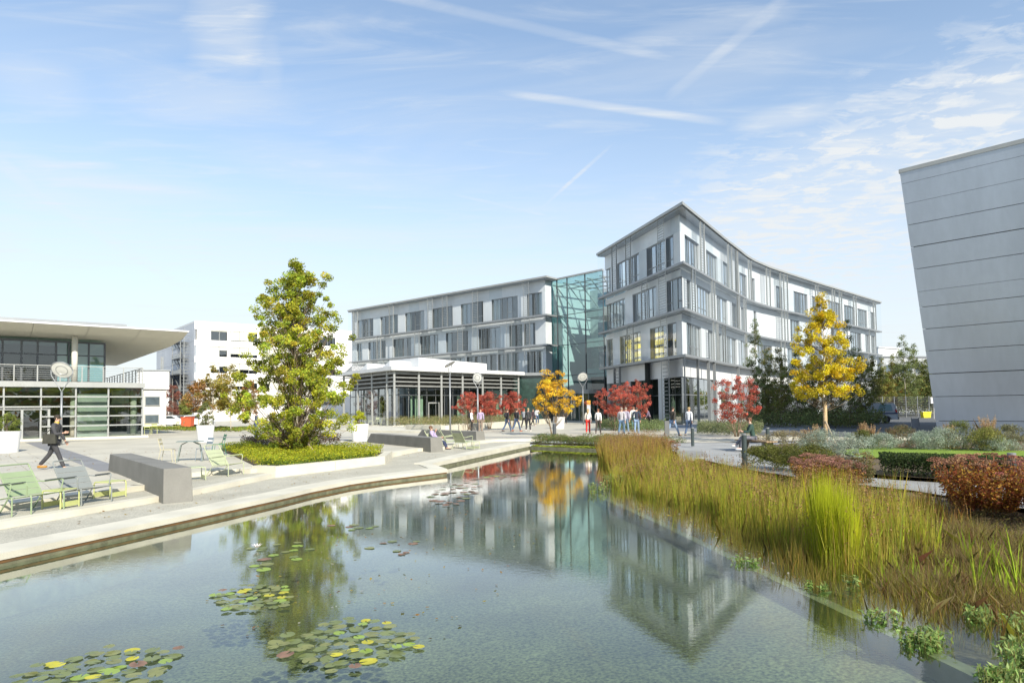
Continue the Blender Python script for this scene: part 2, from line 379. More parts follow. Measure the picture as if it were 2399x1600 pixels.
ter = sheet('terrace', RISE1[:6] + RISE2[::-1], [], .295, GRAVP)
# stones along the water: each its own piece
def seg_resample(poly, step):
    out = []
    for a, b in zip(poly, poly[1:]):
        a = np.array(a); b = np.array(b); n = max(1, round(np.linalg.norm(b - a) / step))
        for i in range(n): out.append((a + (b - a) * i / n, a + (b - a) * (i + 1) / n))
    return out
def stones(name, poly, step, width, ztop, zbot, material, parent, side=1, gap=.006, first=0):
    inn = offs(poly, width * side); 
    for (a, b), (c, d) in zip(zip(poly, poly[1:]), zip(inn, inn[1:])):
        a, b, c, d = map(lambda q: np.array(q, float), (a, b, c, d)); Ln = np.linalg.norm(b - a); n = max(1, round(Ln / step))
        for i in range(n):
            f0, f1 = i / n + (gap / Ln if i else 0), (i + 1) / n - (gap / Ln if i < n - 1 else 0)
            q = [a + (b - a) * f0, a + (b - a) * f1, c + (d - c) * f1, c + (d - c) * f0]
            if side < 0: q = q[::-1]
            mb = MB(); zt = [ztop(*p) if callable(ztop) else ztop for p in q]
            mb.hexa([(p[0], p[1], zbot) for p in q] + [(p[0], p[1], z_) for p, z_ in zip(q, zt)])
            mb.build(name, material, parent)
GRAVM = mat('pool_gravel', (.15, .14, .07), .9, var=.4, scale=.5, var2=.6, scale2=26, bump=.5, bscale=30)
cop = root('pool_coping', (0, 0, 0)); cop['kind'] = 'structure'
stones('coping_stone', E_L[:9], 2.4, .72, lambda x, y: zp(x, y) + .03, .10, CONC, cop)
stones('coping_stone', E_L[9:], 2.4, .72, lambda x, y: zp(x, y) + .03, .10, CONC, cop)
stones('coping_stone', [E_L[8], E_L[9]], 2.4, .5, lambda x, y: zp(x, y) + .026, .102, CONC, cop)
pw = root('pool_wall', (0, 0, 0)); pw['kind'] = 'structure'
inw = offs(E_L, .04)
mb = MB()
for i in range(len(E_L) - 1):
    E0 = offs(E_L, .015); a, b, c, d = E0[i], E0[i + 1], inw[i + 1], inw[i]
    mb.hexa([(p[0], p[1], zp(*p) - .12) for p in (a, b, c, d)] + [(p[0], p[1], zp(*p) - .070) for p in (a, b, c, d)])
mb.build('edge_band', STEEL, pw)
WALLM = mat('wet_stone', (.17, .17, .105), .7, var=.3, scale=5, bump=.4, bscale=25)
mb = MB()
for i in range(len(E_L) - 1):
    a, b = E_L[i], E_L[i + 1]; o1 = offs(E_L, .022); o2 = offs(E_L, .3)
    mb.hexa([(p[0], p[1], -.86) for p in (o1[i], o1[i + 1], o2[i + 1], o2[i])] + [(p[0], p[1], zp(*p) - .122) for p in (o1[i], o1[i + 1], o2[i + 1], o2[i])])
mb.build('wall_face', WALLM, pw)
mb = MB(); mb.hexa([(.9, 36.5, -.86), (4.9, 33.1, -.86), (5.1, 33.5, -.86), (1.1, 36.9, -.86), (.9, 36.5, .10), (4.9, 33.1, .10), (5.1, 33.5, .10), (1.1, 36.9, .10)])
mb.build('far_wall', WALLM, pw)
st = root('steps', (0, 0, 0)); st['kind'] = 'structure'
stones('step_stone', RISE1[:6], 2.3, .32, .297, .10, CONC, st)
stones('step_stone', RISE2[:3], 2.3, .34, .425, .25, CONC, st)
stones('step_stone', RISE2[2:5], 2.3, .34, .425, .25, CONC, st)
stones('step_stone', PEDGE, 2.6, .38, .424, .1, CONC, st)
# dark bands in the plaza, inlaid
def band(p, q, w_, name='dark_paving_band', material=PAVED, z=PL_Z + .004):
    p = np.array(p[:2], float); q = np.array(q[:2], float); d = q - p; n = np.array([-d[1], d[0]]); n = n / np.linalg.norm(n) * w_ / 2
    mb = MB(); mb.poly([(*(p - n), z), (*(q - n), z), (*(q + n), z), (*(p + n), z)][::1]); o = mb.build(name, material); o['kind'] = 'structure'
    o.data.flip_normals() if o.data.polygons[0].normal.z < 0 else None; return o
band((-12.4, 20.6), (-30.5, 42.2), .85)
band((-7.9, 37.0), (-22, 56), .8)
band((-21, 46.6), (2.5, 39.9), .85); band((1.5, 40.1), (12.5, 38.2), 1.3)
band((-40, 62), (-8, 52), .6, material=CONC); band(G(800, 1022), G(560, 1012), .3, material=PAVED)
# plaza slabs near the viewer, each its own slab
slabm = [PAVE, PAVE2]
dirv = np.array([math.sin(rad(-40)), math.cos(rad(-40))]); nrm = np.array([dirv[1], -dirv[0]])
inner2 = offs(RISE2[:3], .36)
plz = [(-15.6, -6)] + inner2[1:] + [(-9.9, 19.4), (-12.6, 20.7), (-31, 42.2), (-60, 40), (-60, -6)]
cnt = 0; cells = []
for i in range(-60, 60):
    for j in range(-60, 60):
        sx = 1.2; sy = .8; c = dirv * (j * sx + (i % 2) * .6) + nrm * (i * sy) + np.array([-14, 20])
        cor = [c + dirv * a * sx / 2 + nrm * b * sy / 2 for a, b in ((-1, -1), (1, -1), (1, 1), (-1, 1))]
        if not all(inpoly(q[0], q[1], plz) for q in cor): continue
        px, py = proj((c[0], c[1], PL_Z))
        if px < -60 or c[1] < 9 or c[1] > 33: continue
        cells.append((c[1], cor))
cells.sort(key=lambda a: a[0])
for k, (d_, cor) in enumerate(cells[:290]):
    cc = sum(cor) / 4; q = [cc + (p - cc) * .982 for p in cor]; h = rnd.uniform(.012, .017)
    mb = MB(); mb.hexa([(p[0], p[1], PL_Z - .02) for p in q[::-1]] + [(p[0], p[1], PL_Z + h) for p in q[::-1]]) if False else mb.hexa([(p[0], p[1], PL_Z - .02) for p in q] + [(p[0], p[1], PL_Z + h) for p in q])
    o = mb.build('paving_slab', rnd.choice(slabm), pz)
# right bank: soil rising from the shelf
def shx(y):
    for a, b in zip(SHORE, SHORE[1:]):
        if b[1] <= y <= a[1]: t = (y - b[1]) / (a[1] - b[1]); return b[0] + (a[0] - b[0]) * t
    return SHORE[0][0] if y > SHORE[0][1] else SHORE[-1][0]
UW = [(3.95, 31.5), (2.02, 17.6), (2.78, 12.86), (3.21, 9.61), (3.55, 7.2), (3.79, 5.42), (4.6, -6)]
def uwx(y):
    for a, b in zip(UW, UW[1:]):
        if b[1] <= y <= a[1]: t = (y - b[1]) / (a[1] - b[1]); return b[0] + (a[0] - b[0]) * t
    return 4.0
def zbank(x, y):
    s = shx(y); u_ = uwx(y)
    if x < s: t = (x - u_) / max(.1, s - u_); z = -.17 + .17 * max(0, t) ** 1.3
    else: z = min(.24, (x - s) * .17)
    return z + .018 * math.sin(3.1 * x + 1.7 * y) + .014 * math.sin(7.3 * y - 4.1 * x)
mb = MB(); nx, ny = 40, 60
for j in range(ny):
    y = -8 + 50 * j / (ny - 1)
    for i in range(nx): x = -16 + 26 * i / (nx - 1); mb.v.append((x, y, -.24 - min(.50, max(0, (uwx(y) - x)) * .085) - .02 * math.sin(1.3 * x) * math.sin(.9 * y + x)))
for j in range(ny - 1):
    for i in range(nx - 1): a = j * nx + i; mb.f.append((a, a + 1, a + nx + 1, a + nx)); mb.mi.append(0)
mb.build('pool_floor', GRAVM, smooth=True)['kind'] = 'structure'
mb = MB(); xs = 54; ys = 130
for j in range(ys):
    y = -6 + (34.5 + 6) * j / (ys - 1)
    for i in range(xs):
        x0 = uwx(y) + .1; x1 = 22; t = (i / (xs - 1)) ** 1.6; x = x0 + (x1 - x0) * t
        mb.v.append((x, y, zbank(x, y)))
for j in range(ys - 1):
    for i in range(xs - 1):
        a = j * xs + i; mb.f.append((a, a + 1, a + xs + 1, a + xs)); mb.mi.append(0)
mb.build('bank_soil', SOIL, smooth=True)['kind'] = 'structure'
mb = MB()
inn = offs(UW, .16)
for i in range(len(UW) - 1):
    mb.hexa([(p[0], p[1], -.86) for p in (UW[i + 1], UW[i], inn[i], inn[i + 1])] + [(p[0], p[1], -.055) for p in (UW[i + 1], UW[i], inn[i], inn[i + 1])])
mb.build('sunken_wall', mat('sunken_wall_stone', (.24, .22, .13), .8, var=.25, scale=3), pw)
# paths on the right
PATH = [(7.2, 32.4), (6.75, 28.5), (6.75, 23.9), (6.95, 20.2), (7.7, 16.6), (8.75, 14.6), (9.1, 12.2), (9.6, 9), (12, 6), (16, 9), (12.6, 13.3), (11.2, 15.0), (9.5, 16.7), (8.7, 19), (8.8, 23), (9.6, 27.5), (10.6, 29.5), (13.5, 31.8), (9.4, 32.5)]
def zpath(x, y): return .30 + .12 * min(1, max(0, (y - 27) / 6))
sheet('path', PATH, [], lambda x, y: max(zpath(x, y), zbank(x, y) + .03) , mat('path_aggregate', (.33, .335, .33), .9, var=.1, scale=1., var2=.2, scale2=60, bump=.3, bscale=90))
sheet('garden_soil', [(10.6, 29.5), (9.6, 27.5), (8.8, 23), (8.7, 19), (9.5, 16.7), (11.2, 15), (12.6, 13.3), (16, 9), (50, 9), (50, 22), (27, 30), (22, 33), (16, 33.2), (13.5, 31.8)], [], lambda x, y: .39, SOIL)
sheet('lawn', [(11.6, 22.4), (12.4, 25.6), (14.8, 27.4), (18.6, 24.4), (30, 17.5), (30, 12), (17, 16.6)], [], .43, mat('lawn_green', (.20, .30, .03), .9, var=.2, scale=2.5, var2=.35, scale2=45, bump=.8, bscale=90))
sheet('road', [(24.6, 33.6), (17, 34.2), (13.8, 36.5), (16, 44), (24, 50), (28, 66), (60, 140), (150, 140), (90, 20)], [], PL_Z + .006, ASPH)
sheet('forecourt', [G(1480, 1006)[:2], (15.5, 41.5), (24, 50), (28, 66), (30, 75), (10, 78)], [], PL_Z + .004, mat('forecourt_grey', (.29, .30, .31), .85, var=.06, scale=.4, var2=.06, scale2=20))  # ground around the right wing, a darker grey than the plaza
KERB = root('road_kerb', (0, 0, 0)); KERB['kind'] = 'structure'
stones('kerb_stone', [(22.5, 33.4), (17, 33.9), (13.6, 36.3)], 1.5, .14, PL_Z + .11, .2, CONC, KERB)
# water
wm = bpy.data.materials.new('pond_water'); wm.use_nodes = True; t = wm.node_tree; n = t.nodes; l = t.links; n.remove(n['Principled BSDF'])
g = n.new('ShaderNodeNewGeometry')
def wnoise(scale, st, rot, det, rough=.5):
    mp = n.new('ShaderNodeMapping'); mp.inputs['Scale'].default_value = st; mp.inputs['Rotation'].default_value = (0, 0, rot); l.new(g.outputs['Position'], mp.inputs[0])
    q = n.new('ShaderNodeTexNoise'); q.inputs['Scale'].default_value = scale; q.inputs['Detail'].default_value = det; q.inputs['Roughness'].default_value = rough; l.new(mp.outputs[0], q.inputs['Vector']); return q.outputs[0]
def wm_(op, a, b):
    q = n.new('ShaderNodeMath'); q.operation = op
    for i, v_ in enumerate((a, b)):
        if hasattr(v_, 'links'): l.new(v_, q.inputs[i])
        else: q.inputs[i].default_value = v_
    return q.outputs[0]
h1 = wnoise(7, (1, 2.6, 1), rad(-18), 3, .55); h2 = wnoise(26, (1, 1.8, 1), rad(-10), 2); patch = wnoise(.35, (1, 1, 1), 0, 3)
mr = n.new('ShaderNodeMapRange'); mr.inputs[1].default_value = .35; mr.inputs[2].default_value = .62; mr.inputs[3].default_value = .25; l.new(patch, mr.inputs[0])
hh = wm_('MULTIPLY', wm_('ADD', wm_('MULTIPLY', h1, 1.0), wm_('MULTIPLY', h2, .22)), mr.outputs[0])
bp = n.new('ShaderNodeBump'); bp.inputs['Strength'].default_value = 1.0; bp.inputs['Distance'].default_value = .00075; l.new(hh, bp.inputs['Height'])
fr = schlick(n, l, .022, bp.outputs[0])
gl = n.new('ShaderNodeBsdfGlossy'); gl.inputs['Roughness'].default_value = .0; gl.inputs[0].default_value = (1, 1, 1, 1); l.new(bp.outputs[0], gl.inputs['Normal'])
tr = n.new('ShaderNodeBsdfTransparent'); tr.inputs[0].default_value = (.75, .87, .78, 1)
mx = n.new('ShaderNodeMixShader'); l.new(wm_('MINIMUM', wm_('MULTIPLY', fr, 1.45), 1.0), mx.inputs[0]); l.new(tr.outputs[0], mx.inputs[1]); l.new(gl.outputs[0], mx.inputs[2])
l.new(mx.outputs[0], n['Material Output'].inputs[0])
sheet('sub_base', offs(E_L, .25) + [(1.7, 38.6)] + PEDGE[::-1] + [RISE2[-1]] + RISE2[::-1][1:], [], lambda x, y: zp(x, y) - .05, GRAVP)
sheet('water', offs(E_L, .03) + [(4.9, 33.15), (7.2, 30), (8, 20), (10.5, 12), (12, -6)], [], 0.0, wm)
# ------------------------------------------------------------------ facades on a plan polyline
class PL:
    """plan polyline; offsets are towards the outside (right-hand side negative, left-hand side positive)"""
    def __init__(s, pts, sign=1):
        s.p = [np.array(q[:2], float) for q in pts]; s.sign = sign
        s.c = [0.]
        for a, b in zip(s.p, s.p[1:]): s.c.append(s.c[-1] + float(np.linalg.norm(b - a)))
        s.len = s.c[-1]; s.cache = {}
    def off(s, d):
        if d not in s.cache:
            out = []
            for i, b in enumerate(s.p):
                a = s.p[max(i - 1, 0)]; c = s.p[min(i + 1, len(s.p) - 1)]
                n1 = np.array([-(b - a)[1], (b - a)[0]]); n2 = np.array([-(c - b)[1], (c - b)[0]])
                if i == 0: n1 = n2
                if i == len(s.p) - 1: n2 = n1
                n1 = n1 / np.linalg.norm(n1); n2 = n2 / np.linalg.norm(n2); m_ = n1 + n2; m_ = m_ * 2 / (m_ @ m_)
                out.append(b + m_ * d * s.sign)
            s.cache[d] = out
        return s.cache[d]
    def pt(s, t, d=0.):
        t = min(max(t, 0), s.len); o = s.off(d)
        for i in range(len(s.p) - 1):
            if t <= s.c[i + 1] + 1e-9:
                f = (t - s.c[i]) / (s.c[i + 1] - s.c[i]); return o[i] + (o[i + 1] - o[i]) * f
        return o[-1]
    def s_of(s, px, z=11., d=0., lo=0., hi=None):
        hi = s.len if hi is None else hi; ts = np.linspace(lo, hi, 400); xs = np.array([proj((*s.pt(t, d), z))[0] for t in ts])
        i = int(np.argmin(abs(xs - px))); return float(ts[i])
    def strip(s, mb, t0, t1, d0, d1, z0, z1):
        """solid following the line from t0 to t1 between offsets d0<d1"""
        ts = [t0] + [c for c in s.c if t0 + .02 < c < t1 - .02] + [t1]
        for a, b in zip(ts, ts[1:]):
            q = [s.pt(a, d0), s.pt(b, d0), s.pt(b, d1), s.pt(a, d1)]
            if s.sign < 0: q = q[::-1]
            mb.hexa([(*p, z0) for p in q] + [(*p, z1) for p in q])
        return mb
def facade(bld, pl, rows, louv_px, ledges, roof, d_wall=-1.0, hidden_t=(), backing=(-3.2), lit_rows={}, t_range=None, skin=True, rgs=5):
    """rows: list of (z0, z1, top of windows, [(px0, px1, kind)])"""
    T0, T1 = t_range or (0, pl.len); rg = random.Random(rgs)
    for z in ledges:
        mb = MB(); pl.strip(mb, T0, T1, d_wall + .3, .02, z - .13, z + .10); mb.build('ledge', ALU, bld)
    mb = MB(); pl.strip(mb, T0, T1, -6.0, .12, roof - .10, roof + .16); mb.build('roof', ALUL, bld)
    mb = MB(); pl.strip(mb, T0, T1, d_wall + .02, -.05, roof - .24, roof - .102); mb.build('eaves_soffit', ALU, bld)
    mb = MB()
    for r in rows: pl.strip(mb, T0, T1, -4.1, -3.9, r[0], r[1])
    mb.build('rear_wall', MIDI, bld)
    mb = MB()
    for r in rows: pl.strip(mb, T0, T1, -3.9, d_wall - .35, r[0] - .15, r[0] + .02)
    mb.build('floor_slab', MIDI, bld)
    for z0, z1, zt, wins in rows:
        zb = z0 + .28; zl = z0 + .12
        spans = sorted([(min(a, b), max(a, b), k) for a, b, k in ((pl.s_of(x0, (z0 + zt) / 2, d_wall), pl.s_of(x1, (z0 + zt) / 2, d_wall), k) for x0, x1, k in wins)])
        nb = max(1, round((T1 - T0) / 2.7)); 
        for i in range(nb):
            mb = MB(); pl.strip(mb, T0 + (T1 - T0) * i / nb + .008, T0 + (T1 - T0) * (i + 1) / nb - .008, d_wall - .34, d_wall, zt + .01, z1 - .14); mb.build('band_panel', WHITE if rg.random() < .75 else WPANEL, bld)
        mb = MB(); pl.strip(mb, T0, T1, d_wall - .36, d_wall - .03, zt - .001, z1 - .15); mb.build('wall_backing', BLIND, bld)
        mb = MB(); pl.strip(mb, T0, T1, d_wall - .34, d_wall, zl - .02, zb); mb.build('sill_band', WPANEL, bld)
        cur = T0
        for a, b, k in spans + [(T1, T1, None)]:
            if a - cur > .12:
                mb = MB(); pl.strip(mb, cur + .005, a, d_wall - .34, d_wall, zb, zt); mb.build('wall_panel', WHITE if rg.random() < .8 else WPANEL, bld)
            if k is None: break
            cur = b; window(bld, pl, a, b, zb, zt, d_wall, k, rg)
    prev = T0
    for z0, z1, pxs in louv_px:
        ts = sorted(pl.s_of(x, (z0 + z1) / 2, 0.) for x in pxs)
        for t in ts:
            mb = MB(); pl.strip(mb, t - .04, t + .04, -.17, .0, z0 + .1, z1 - .13); mb.build('fin', ALUL, bld)
        for a, b in zip(ts, ts[1:]):
            if b - a < 1.9:
                mb = MB(); n = int((z1 - z0 - .4) / .26)
                for i in range(n): z = z0 + .3 + i * .26; pl.strip(mb, a + .05, b - .05, -.15, -.05, z, z + .03)
                mb.build('louvre', ALUL, bld)['kind'] = 'stuff'
        if skin:
            cuts = [T0] + ts + [T1]
            for a, b in zip(cuts, cuts[1:]):
                if b - a > .4:
                    n = max(1, round((b - a) / 2.6))
                    for i in range(n):
                        u0 = a + (b - a) * i / n + .02; u1 = a + (b - a) * (i + 1) / n - .02
                        mb = MB(); q0, q1 = pl.pt(u0, -.03), pl.pt(u1, -.03)
                        mb.poly([(*q0, z0 + .12), (*q1, z0 + .12), (*q1, z1 - .13), (*q0, z1 - .13)]); mb.build('outer_pane', OGLASS, bld)
def window(bld, pl, a, b, z0, z1, dw, kind, rg, frame=WFRAME, gl=WGLASS):
    wd = b - a; f = MB(); n = max(2, round(wd / 1.15)); e = .055
    if kind == 'w': n = max(1, n // 2)
    pl.strip(f, a, b, dw - .30, dw - .20, z0, z0 + e); pl.strip(f, a, b, dw - .30, dw - .20, z1 - e, z1)
    div = [a + wd * i / n for i in range(n + 1)]
    for i, t in enumerate(div): pl.strip(f, max(a, t - e / 2), min(b, t + e / 2) if i else a + e, dw - .298, dw - .198, z0 + e, z1 - e)
    for i in range(n):
        if rg.random() < .45: pl.strip(f, div[i] + e / 2, div[i + 1] - e / 2, dw - .296, dw - .196, z0 + .95, z0 + .95 + e)
    fo = f.build('window', frame if kind != 'l' else ALUL, bld)
    for i in range(n):
        m_ = MB(); q0, q1 = pl.pt(div[i] + e / 2, dw - .25), pl.pt(div[i + 1] - e / 2, dw - .25)
        m_.poly([(*q0, z0 + e), (*q1, z0 + e), (*q1, z1 - e), (*q0, z1 - e)]); m_.build('pane', gl if rg.random() < .5 else rg.choice((WG2, WG3)), fo)
    # what hangs behind the glass
    if kind == 'y':
        m_ = MB(); pl.strip(m_, a - .2, b + .2, dw - 2.6, dw - 2.5, z0, z1); m_.build('yellow_wall', YELLOWI, fo)
        m_ = MB()
        for zz in (z0 + .6, z0 + 1.5, z0 + 2.4): pl.strip(m_, a, b, dw - 2.2, dw - 1.9, zz, zz + .25)
        m_.build('shelf', DARKI, fo)
    elif kind == 'b':
        m_ = MB(); pl.strip(m_, a + .05, b - .05, dw - .40, dw - .37, z0 + 1.15, z1); m_.build('blind', BLIND, fo)
    elif kind == 'c':
        m_ = MB(); t = a + .05
        while t < b - .1:
            t1 = min(b - .05, t + rg.uniform(.15, .4))
            if rg.random() < .72: pl.strip(m_, t, t1, dw - .50 - rg.random() * .08, dw - .46, z0, z1)
            t = t1 + rg.choice((0, 0, .1))
        m_.build('curtain', CURT, fo)
    else:
        m_ = MB(); t = a + .05; side = rg.random() < .5; wcur = wd * rg.uniform(.2, .45)
        s0 = a + .05 if side else b - wcur
        k = 0
        while k < 4: pl.strip(m_, s0 + wcur * k / 4, s0 + wcur * (k + .8) / 4, dw - .5, dw - .46, z0, z1); k += 1
        m_.build('curtain', CURT, fo)
Z1, Z2, Z3, ZR = 6.9, 11.2, 15.5, 20.9
office = root('office_building', (20, 75, PL_Z), 'large white four storey office building with double glass skin, curved wing and teal glass atrium', 'office building')
def z3(x): return 1260 + x / 4.612
def zL(x): return 780 + x / 4.238
def zC(x): return 1680 + x / 4.612
# right wing: left face, acute corner, then a face that swings away in a curve
rp = [(1398.8, 597.5), (1598, 478), (1642, 514), (1701, 563), (1734, 588), (1750, 601), (1767, 611), (1801, 626), (1845, 641), (1914, 663), (1973, 681), (2064, 709)]
pR = PL([P(x, y, ZR) for x, y in rp], -1)
sB = pR.c[1]
rowsR = [
 (Z3, ZR, Z3 + 3.55, [(z3(712), z3(792), 'c'), (z3(860), z3(1092), 'n'), (z3(1180), z3(1368), 'n'), (z3(1380), z3(1468), 'n'),
   (z3(1592), z3(1745), 'c'), (z3(1820), z3(1945), 'c'), (z3(2000), z3(2070), 'c'), (z3(2178), z3(2262), 'n'), (zC(380), zC(412), 'c'),
   (zC(640), zC(700), 'b'), (zC(832), zC(978), 'n'), (zC(1030), zC(1160), 'n'), (zC(1200), zC(1335), 'n'), (zC(1370), zC(1490), 'b'), (zC(1520), zC(1620), 'c'), (zC(1658), zC(1705), 'c')]),
 (Z2, Z3, Z2 + 3.5, [(z3(738), z3(942), 'n'), (z3(1030), z3(1282), 'n'), (z3(1398), z3(1565), 'c'), (z3(1612), z3(1655), 'c'), (z3(1722), z3(1872), 'c'), (z3(1935), z3(2050), 'c'),
   (z3(2102), z3(2155), 'c'), (z3(2195), z3(2240), 'c'), (zC(395), zC(430), 'c'), (zC(790), zC(892), 'b'), (zC(1010), zC(1130), 'c'), (zC(1230), zC(1330), 'n'), (zC(1440), zC(1560), 'n'), (zC(1602), zC(1645), 'b'), (zC(1668), zC(1710), 'c')]),
 (Z1, Z2, Z1 + 3.5, [(z3(752), z3(812), 'y'), (z3(888), z3(1112), 'y'), (z3(1212), z3(1392), 'y'), (z3(1408), z3(1502), 'n'), (z3(1612), z3(1772), 'b'), (z3(1842), z3(1905), 'b'),
   (z3(1945), z3(1992), 'c'), (z3(2040), z3(2150), 'b'), (z3(2192), z3(2260), 'b'), (zC(440), zC(600), 'n'), (zC(760), zC(900), 'b'), (zC(1010), zC(1130), 'c'), (zC(1240), zC(1400), 'n'), (zC(1520), zC(1640), 'n')])]
louR = [(Z3, ZR, [z3(x) for x in (792, 840, 945, 995, 1290, 1355, 1765, 1803, 2062, 2100, 2148, 2168)] + [zC(x) for x in (208, 228, 350, 372, 540, 578, 690, 730, 766, 1068, 1100, 1250, 1275, 1330, 1355, 1482, 1508, 1695, 1722)]),
        (Z2, Z3, [z3(x) for x in (1122, 1182, 1310, 1378, 1672, 1708, 1892, 1922, 2160, 2188)] + [zC(x) for x in (225, 245, 300, 320, 708, 738, 772, 1100, 1130, 1380, 1410, 1650, 1722)]),
        (Z1, Z2, [z3(x) for x in (965, 1022, 1325, 1395, 1905, 1940, 2012, 2032, 2255)] + [zC(x) for x in (20, 75, 98, 312, 330, 700, 740, 1100, 1130, 1400, 1440, 1640)])]
facade(office, pR, rowsR, louR, [Z1, Z2, Z3], ZR, rgs=3)
# ground storey of the right wing: white band, piers and shopfront glass
mb = MB(); pR.strip(mb, 0, pR.len, -1.35, -1.0, 5.05, Z1 - .14); mb.build('wall_band', WHITE, office)
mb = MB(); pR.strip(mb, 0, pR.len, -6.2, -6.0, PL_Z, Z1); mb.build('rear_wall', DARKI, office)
mb = MB(); pR.strip(mb, 0, pR.len, -6, -1.4, PL_Z, PL_Z + .12); mb.build('floor_slab', MIDI, office)
gx = [z3(x) for x in (735, 748, 960, 1055, 1310, 1420, 1592, 1762, 1925, 2060, 2130)] + [zC(x) for x in (140, 250, 420, 640, 860, 1080, 1300, 1500, 1700)]
gs = [pR.s_of(x, 3, -1.2) for x in gx]
piers = [(0, 1), (2, 3), (4, 5), (8, 9), (10, 11), (13, 14), (16, 17)]
for a, b in piers:
    mb = MB(); pR.strip(mb, gs[a] + .02, min(gs[b], gs[a] + 1.5) - .02, -1.36, -1.01, PL_Z, 5.05); mb.build('pier', WPANEL, office)
for a, b in zip(gs, gs[1:]):
    if b - a < .3: continue
    n = max(1, round((b - a) / 1.7)); f = MB()
    pR.strip(f, a, b, -1.42, -1.37, 3.3, 3.38); pR.strip(f, a, b, -1.42, -1.37, PL_Z, PL_Z + .12)
    for i in range(n + 1): t = a + (b - a) * i / n; pR.strip(f, t - .03, t + .03, -1.425, -1.372, PL_Z + .12, 5.05)
    fo = f.build('shop_window', ALU, office)
    for i in range(n):
        m_ = MB(); q0, q1 = pR.pt(a + (b - a) * i / n + .03, -1.39), pR.pt(a + (b - a) * (i + 1) / n - .03, -1.39)
        m_.poly([(*q0, PL_Z), (*q1, PL_Z), (*q1, 5.05), (*q0, 5.05)]); m_.build('pane', GREENG, fo)
for x in (820, 878, 1345, 1418):
    t = pR.s_of(z3(x), 4, 0.); mb = MB(); pR.strip(mb, t - .06, t + .06, -.35, 0, PL_Z, Z1 - .13); mb.build('fin', ALU, office)
for x0, x1 in ((828, 872), (1350, 1412)):
    a, b = pR.s_of(z3(x0), 4, -.1), pR.s_of(z3(x1), 4, -.1); mb = MB()
    for i in range(17): pR.strip(mb, a, b, -.3, -.05, PL_Z + .3 + i * .37, PL_Z + .36 + i * .37)
    mb.build('louvre', ALU, office)['kind'] = 'stuff'
for x in (1590, 1750, 1860, 1925, 2185):
    t = pR.s_of(z3(x), 4, 0.); mb = MB(); pR.strip(mb, t - .05, t + .05, -.3, 0, PL_Z, Z1 - .13); mb.build('fin', ALU, office)
# left wing
pLW = PL([P(x, y, ZR) for x, y in ((815, 729), (1280, 648.5), (1304, 654.5))], -1)
rowsL = [
 (Z3, ZR, Z3 + 3.55, [(zL(a), zL(b), 'n') for a, b in ((240, 400), (470, 642), (715, 906), (985, 1188), (1270, 1494), (1580, 1835), (1928, 2078))]),
 (Z2, Z3, Z2 + 3.5, [(zL(a), zL(b), k) for a, b, k in ((236, 290, 'c'), (350, 522, 'n'), (600, 775, 'n'), (864, 1046, 'c'), (1124, 1340, 'n'), (1450, 1662, 'n'), (1750, 1885, 'c'), (1895, 2012, 'n'))]),
 (Z1, Z2, Z1 + 3.6, [(zL(a), zL(b), k) for a, b, k in ((250, 520, 'n'), (620, 880, 'n'), (985, 1310, 'n'), (1330, 1625, 'n'), (1640, 1840, 'c'), (1928, 2085, 'n'))])]
louL = [(Z3, ZR, [zL(x) for x in (205, 240, 555, 595, 940, 985, 1085, 1130, 1385, 1435, 1890, 1945)]),
        (Z2, Z3, [zL(x) for x in (435, 470, 595, 810, 855, 1235, 1285, 1390, 1435, 1720, 1775, 1900, 1955)]),
        (Z1, Z2, [zL(x) for x in (240, 375, 495, 620, 745, 945, 990, 1165, 1315, 1470, 1640, 1722, 1775, 1905, 1958)])]
facade(office, pLW, rowsL, louL, [Z1, Z2, Z3], ZR, rgs=8)
mb = MB(); pLW.strip(mb, 0, pLW.len, -1.4, -1.0, PL_Z, Z1 - .14); mb.build('ground_storey_wall', mat('dark_green_wall', (.10, .13, .12), .5, var=.2), office)  # one even dark green colour
# end returns: side walls of both wings so that they are solid from any side
def endwall(a, b, z0, z1, th=.3, m_=WHITE, nm='end_wall'):
    a = np.array(a[:2], float); b = np.array(b[:2], float); d = (b - a) / np.linalg.norm(b - a); n_ = np.array([-d[1], d[0]]) * th
    mb = MB(); q = [a, b, b + n_, a + n_]; mb.hexa([(*p, z0) for p in q] + [(*p, z1) for p in q]); return mb.build(nm, m_, office)
e0 = pLW.pt(0, -1.1); e1 = pLW.pt(0, -16); endwall(e0, e1, PL_Z, ZR - .12)
e0 = pR.pt(pR.len, -1.1); e1 = pR.pt(pR.len, -16); endwall(e1, e0, PL_Z, ZR - .12)
mb = MB(); a, b = pLW.pt(0, -16), pLW.pt(pLW.c[1], -14); q = [a, b, b + np.array([0, .4]), a + np.array([0, .4])]; mb.hexa([(*p, PL_Z) for p in q] + [(*p, ZR - .12) for p in q]); mb.build('rear_wall', WHITE, office)
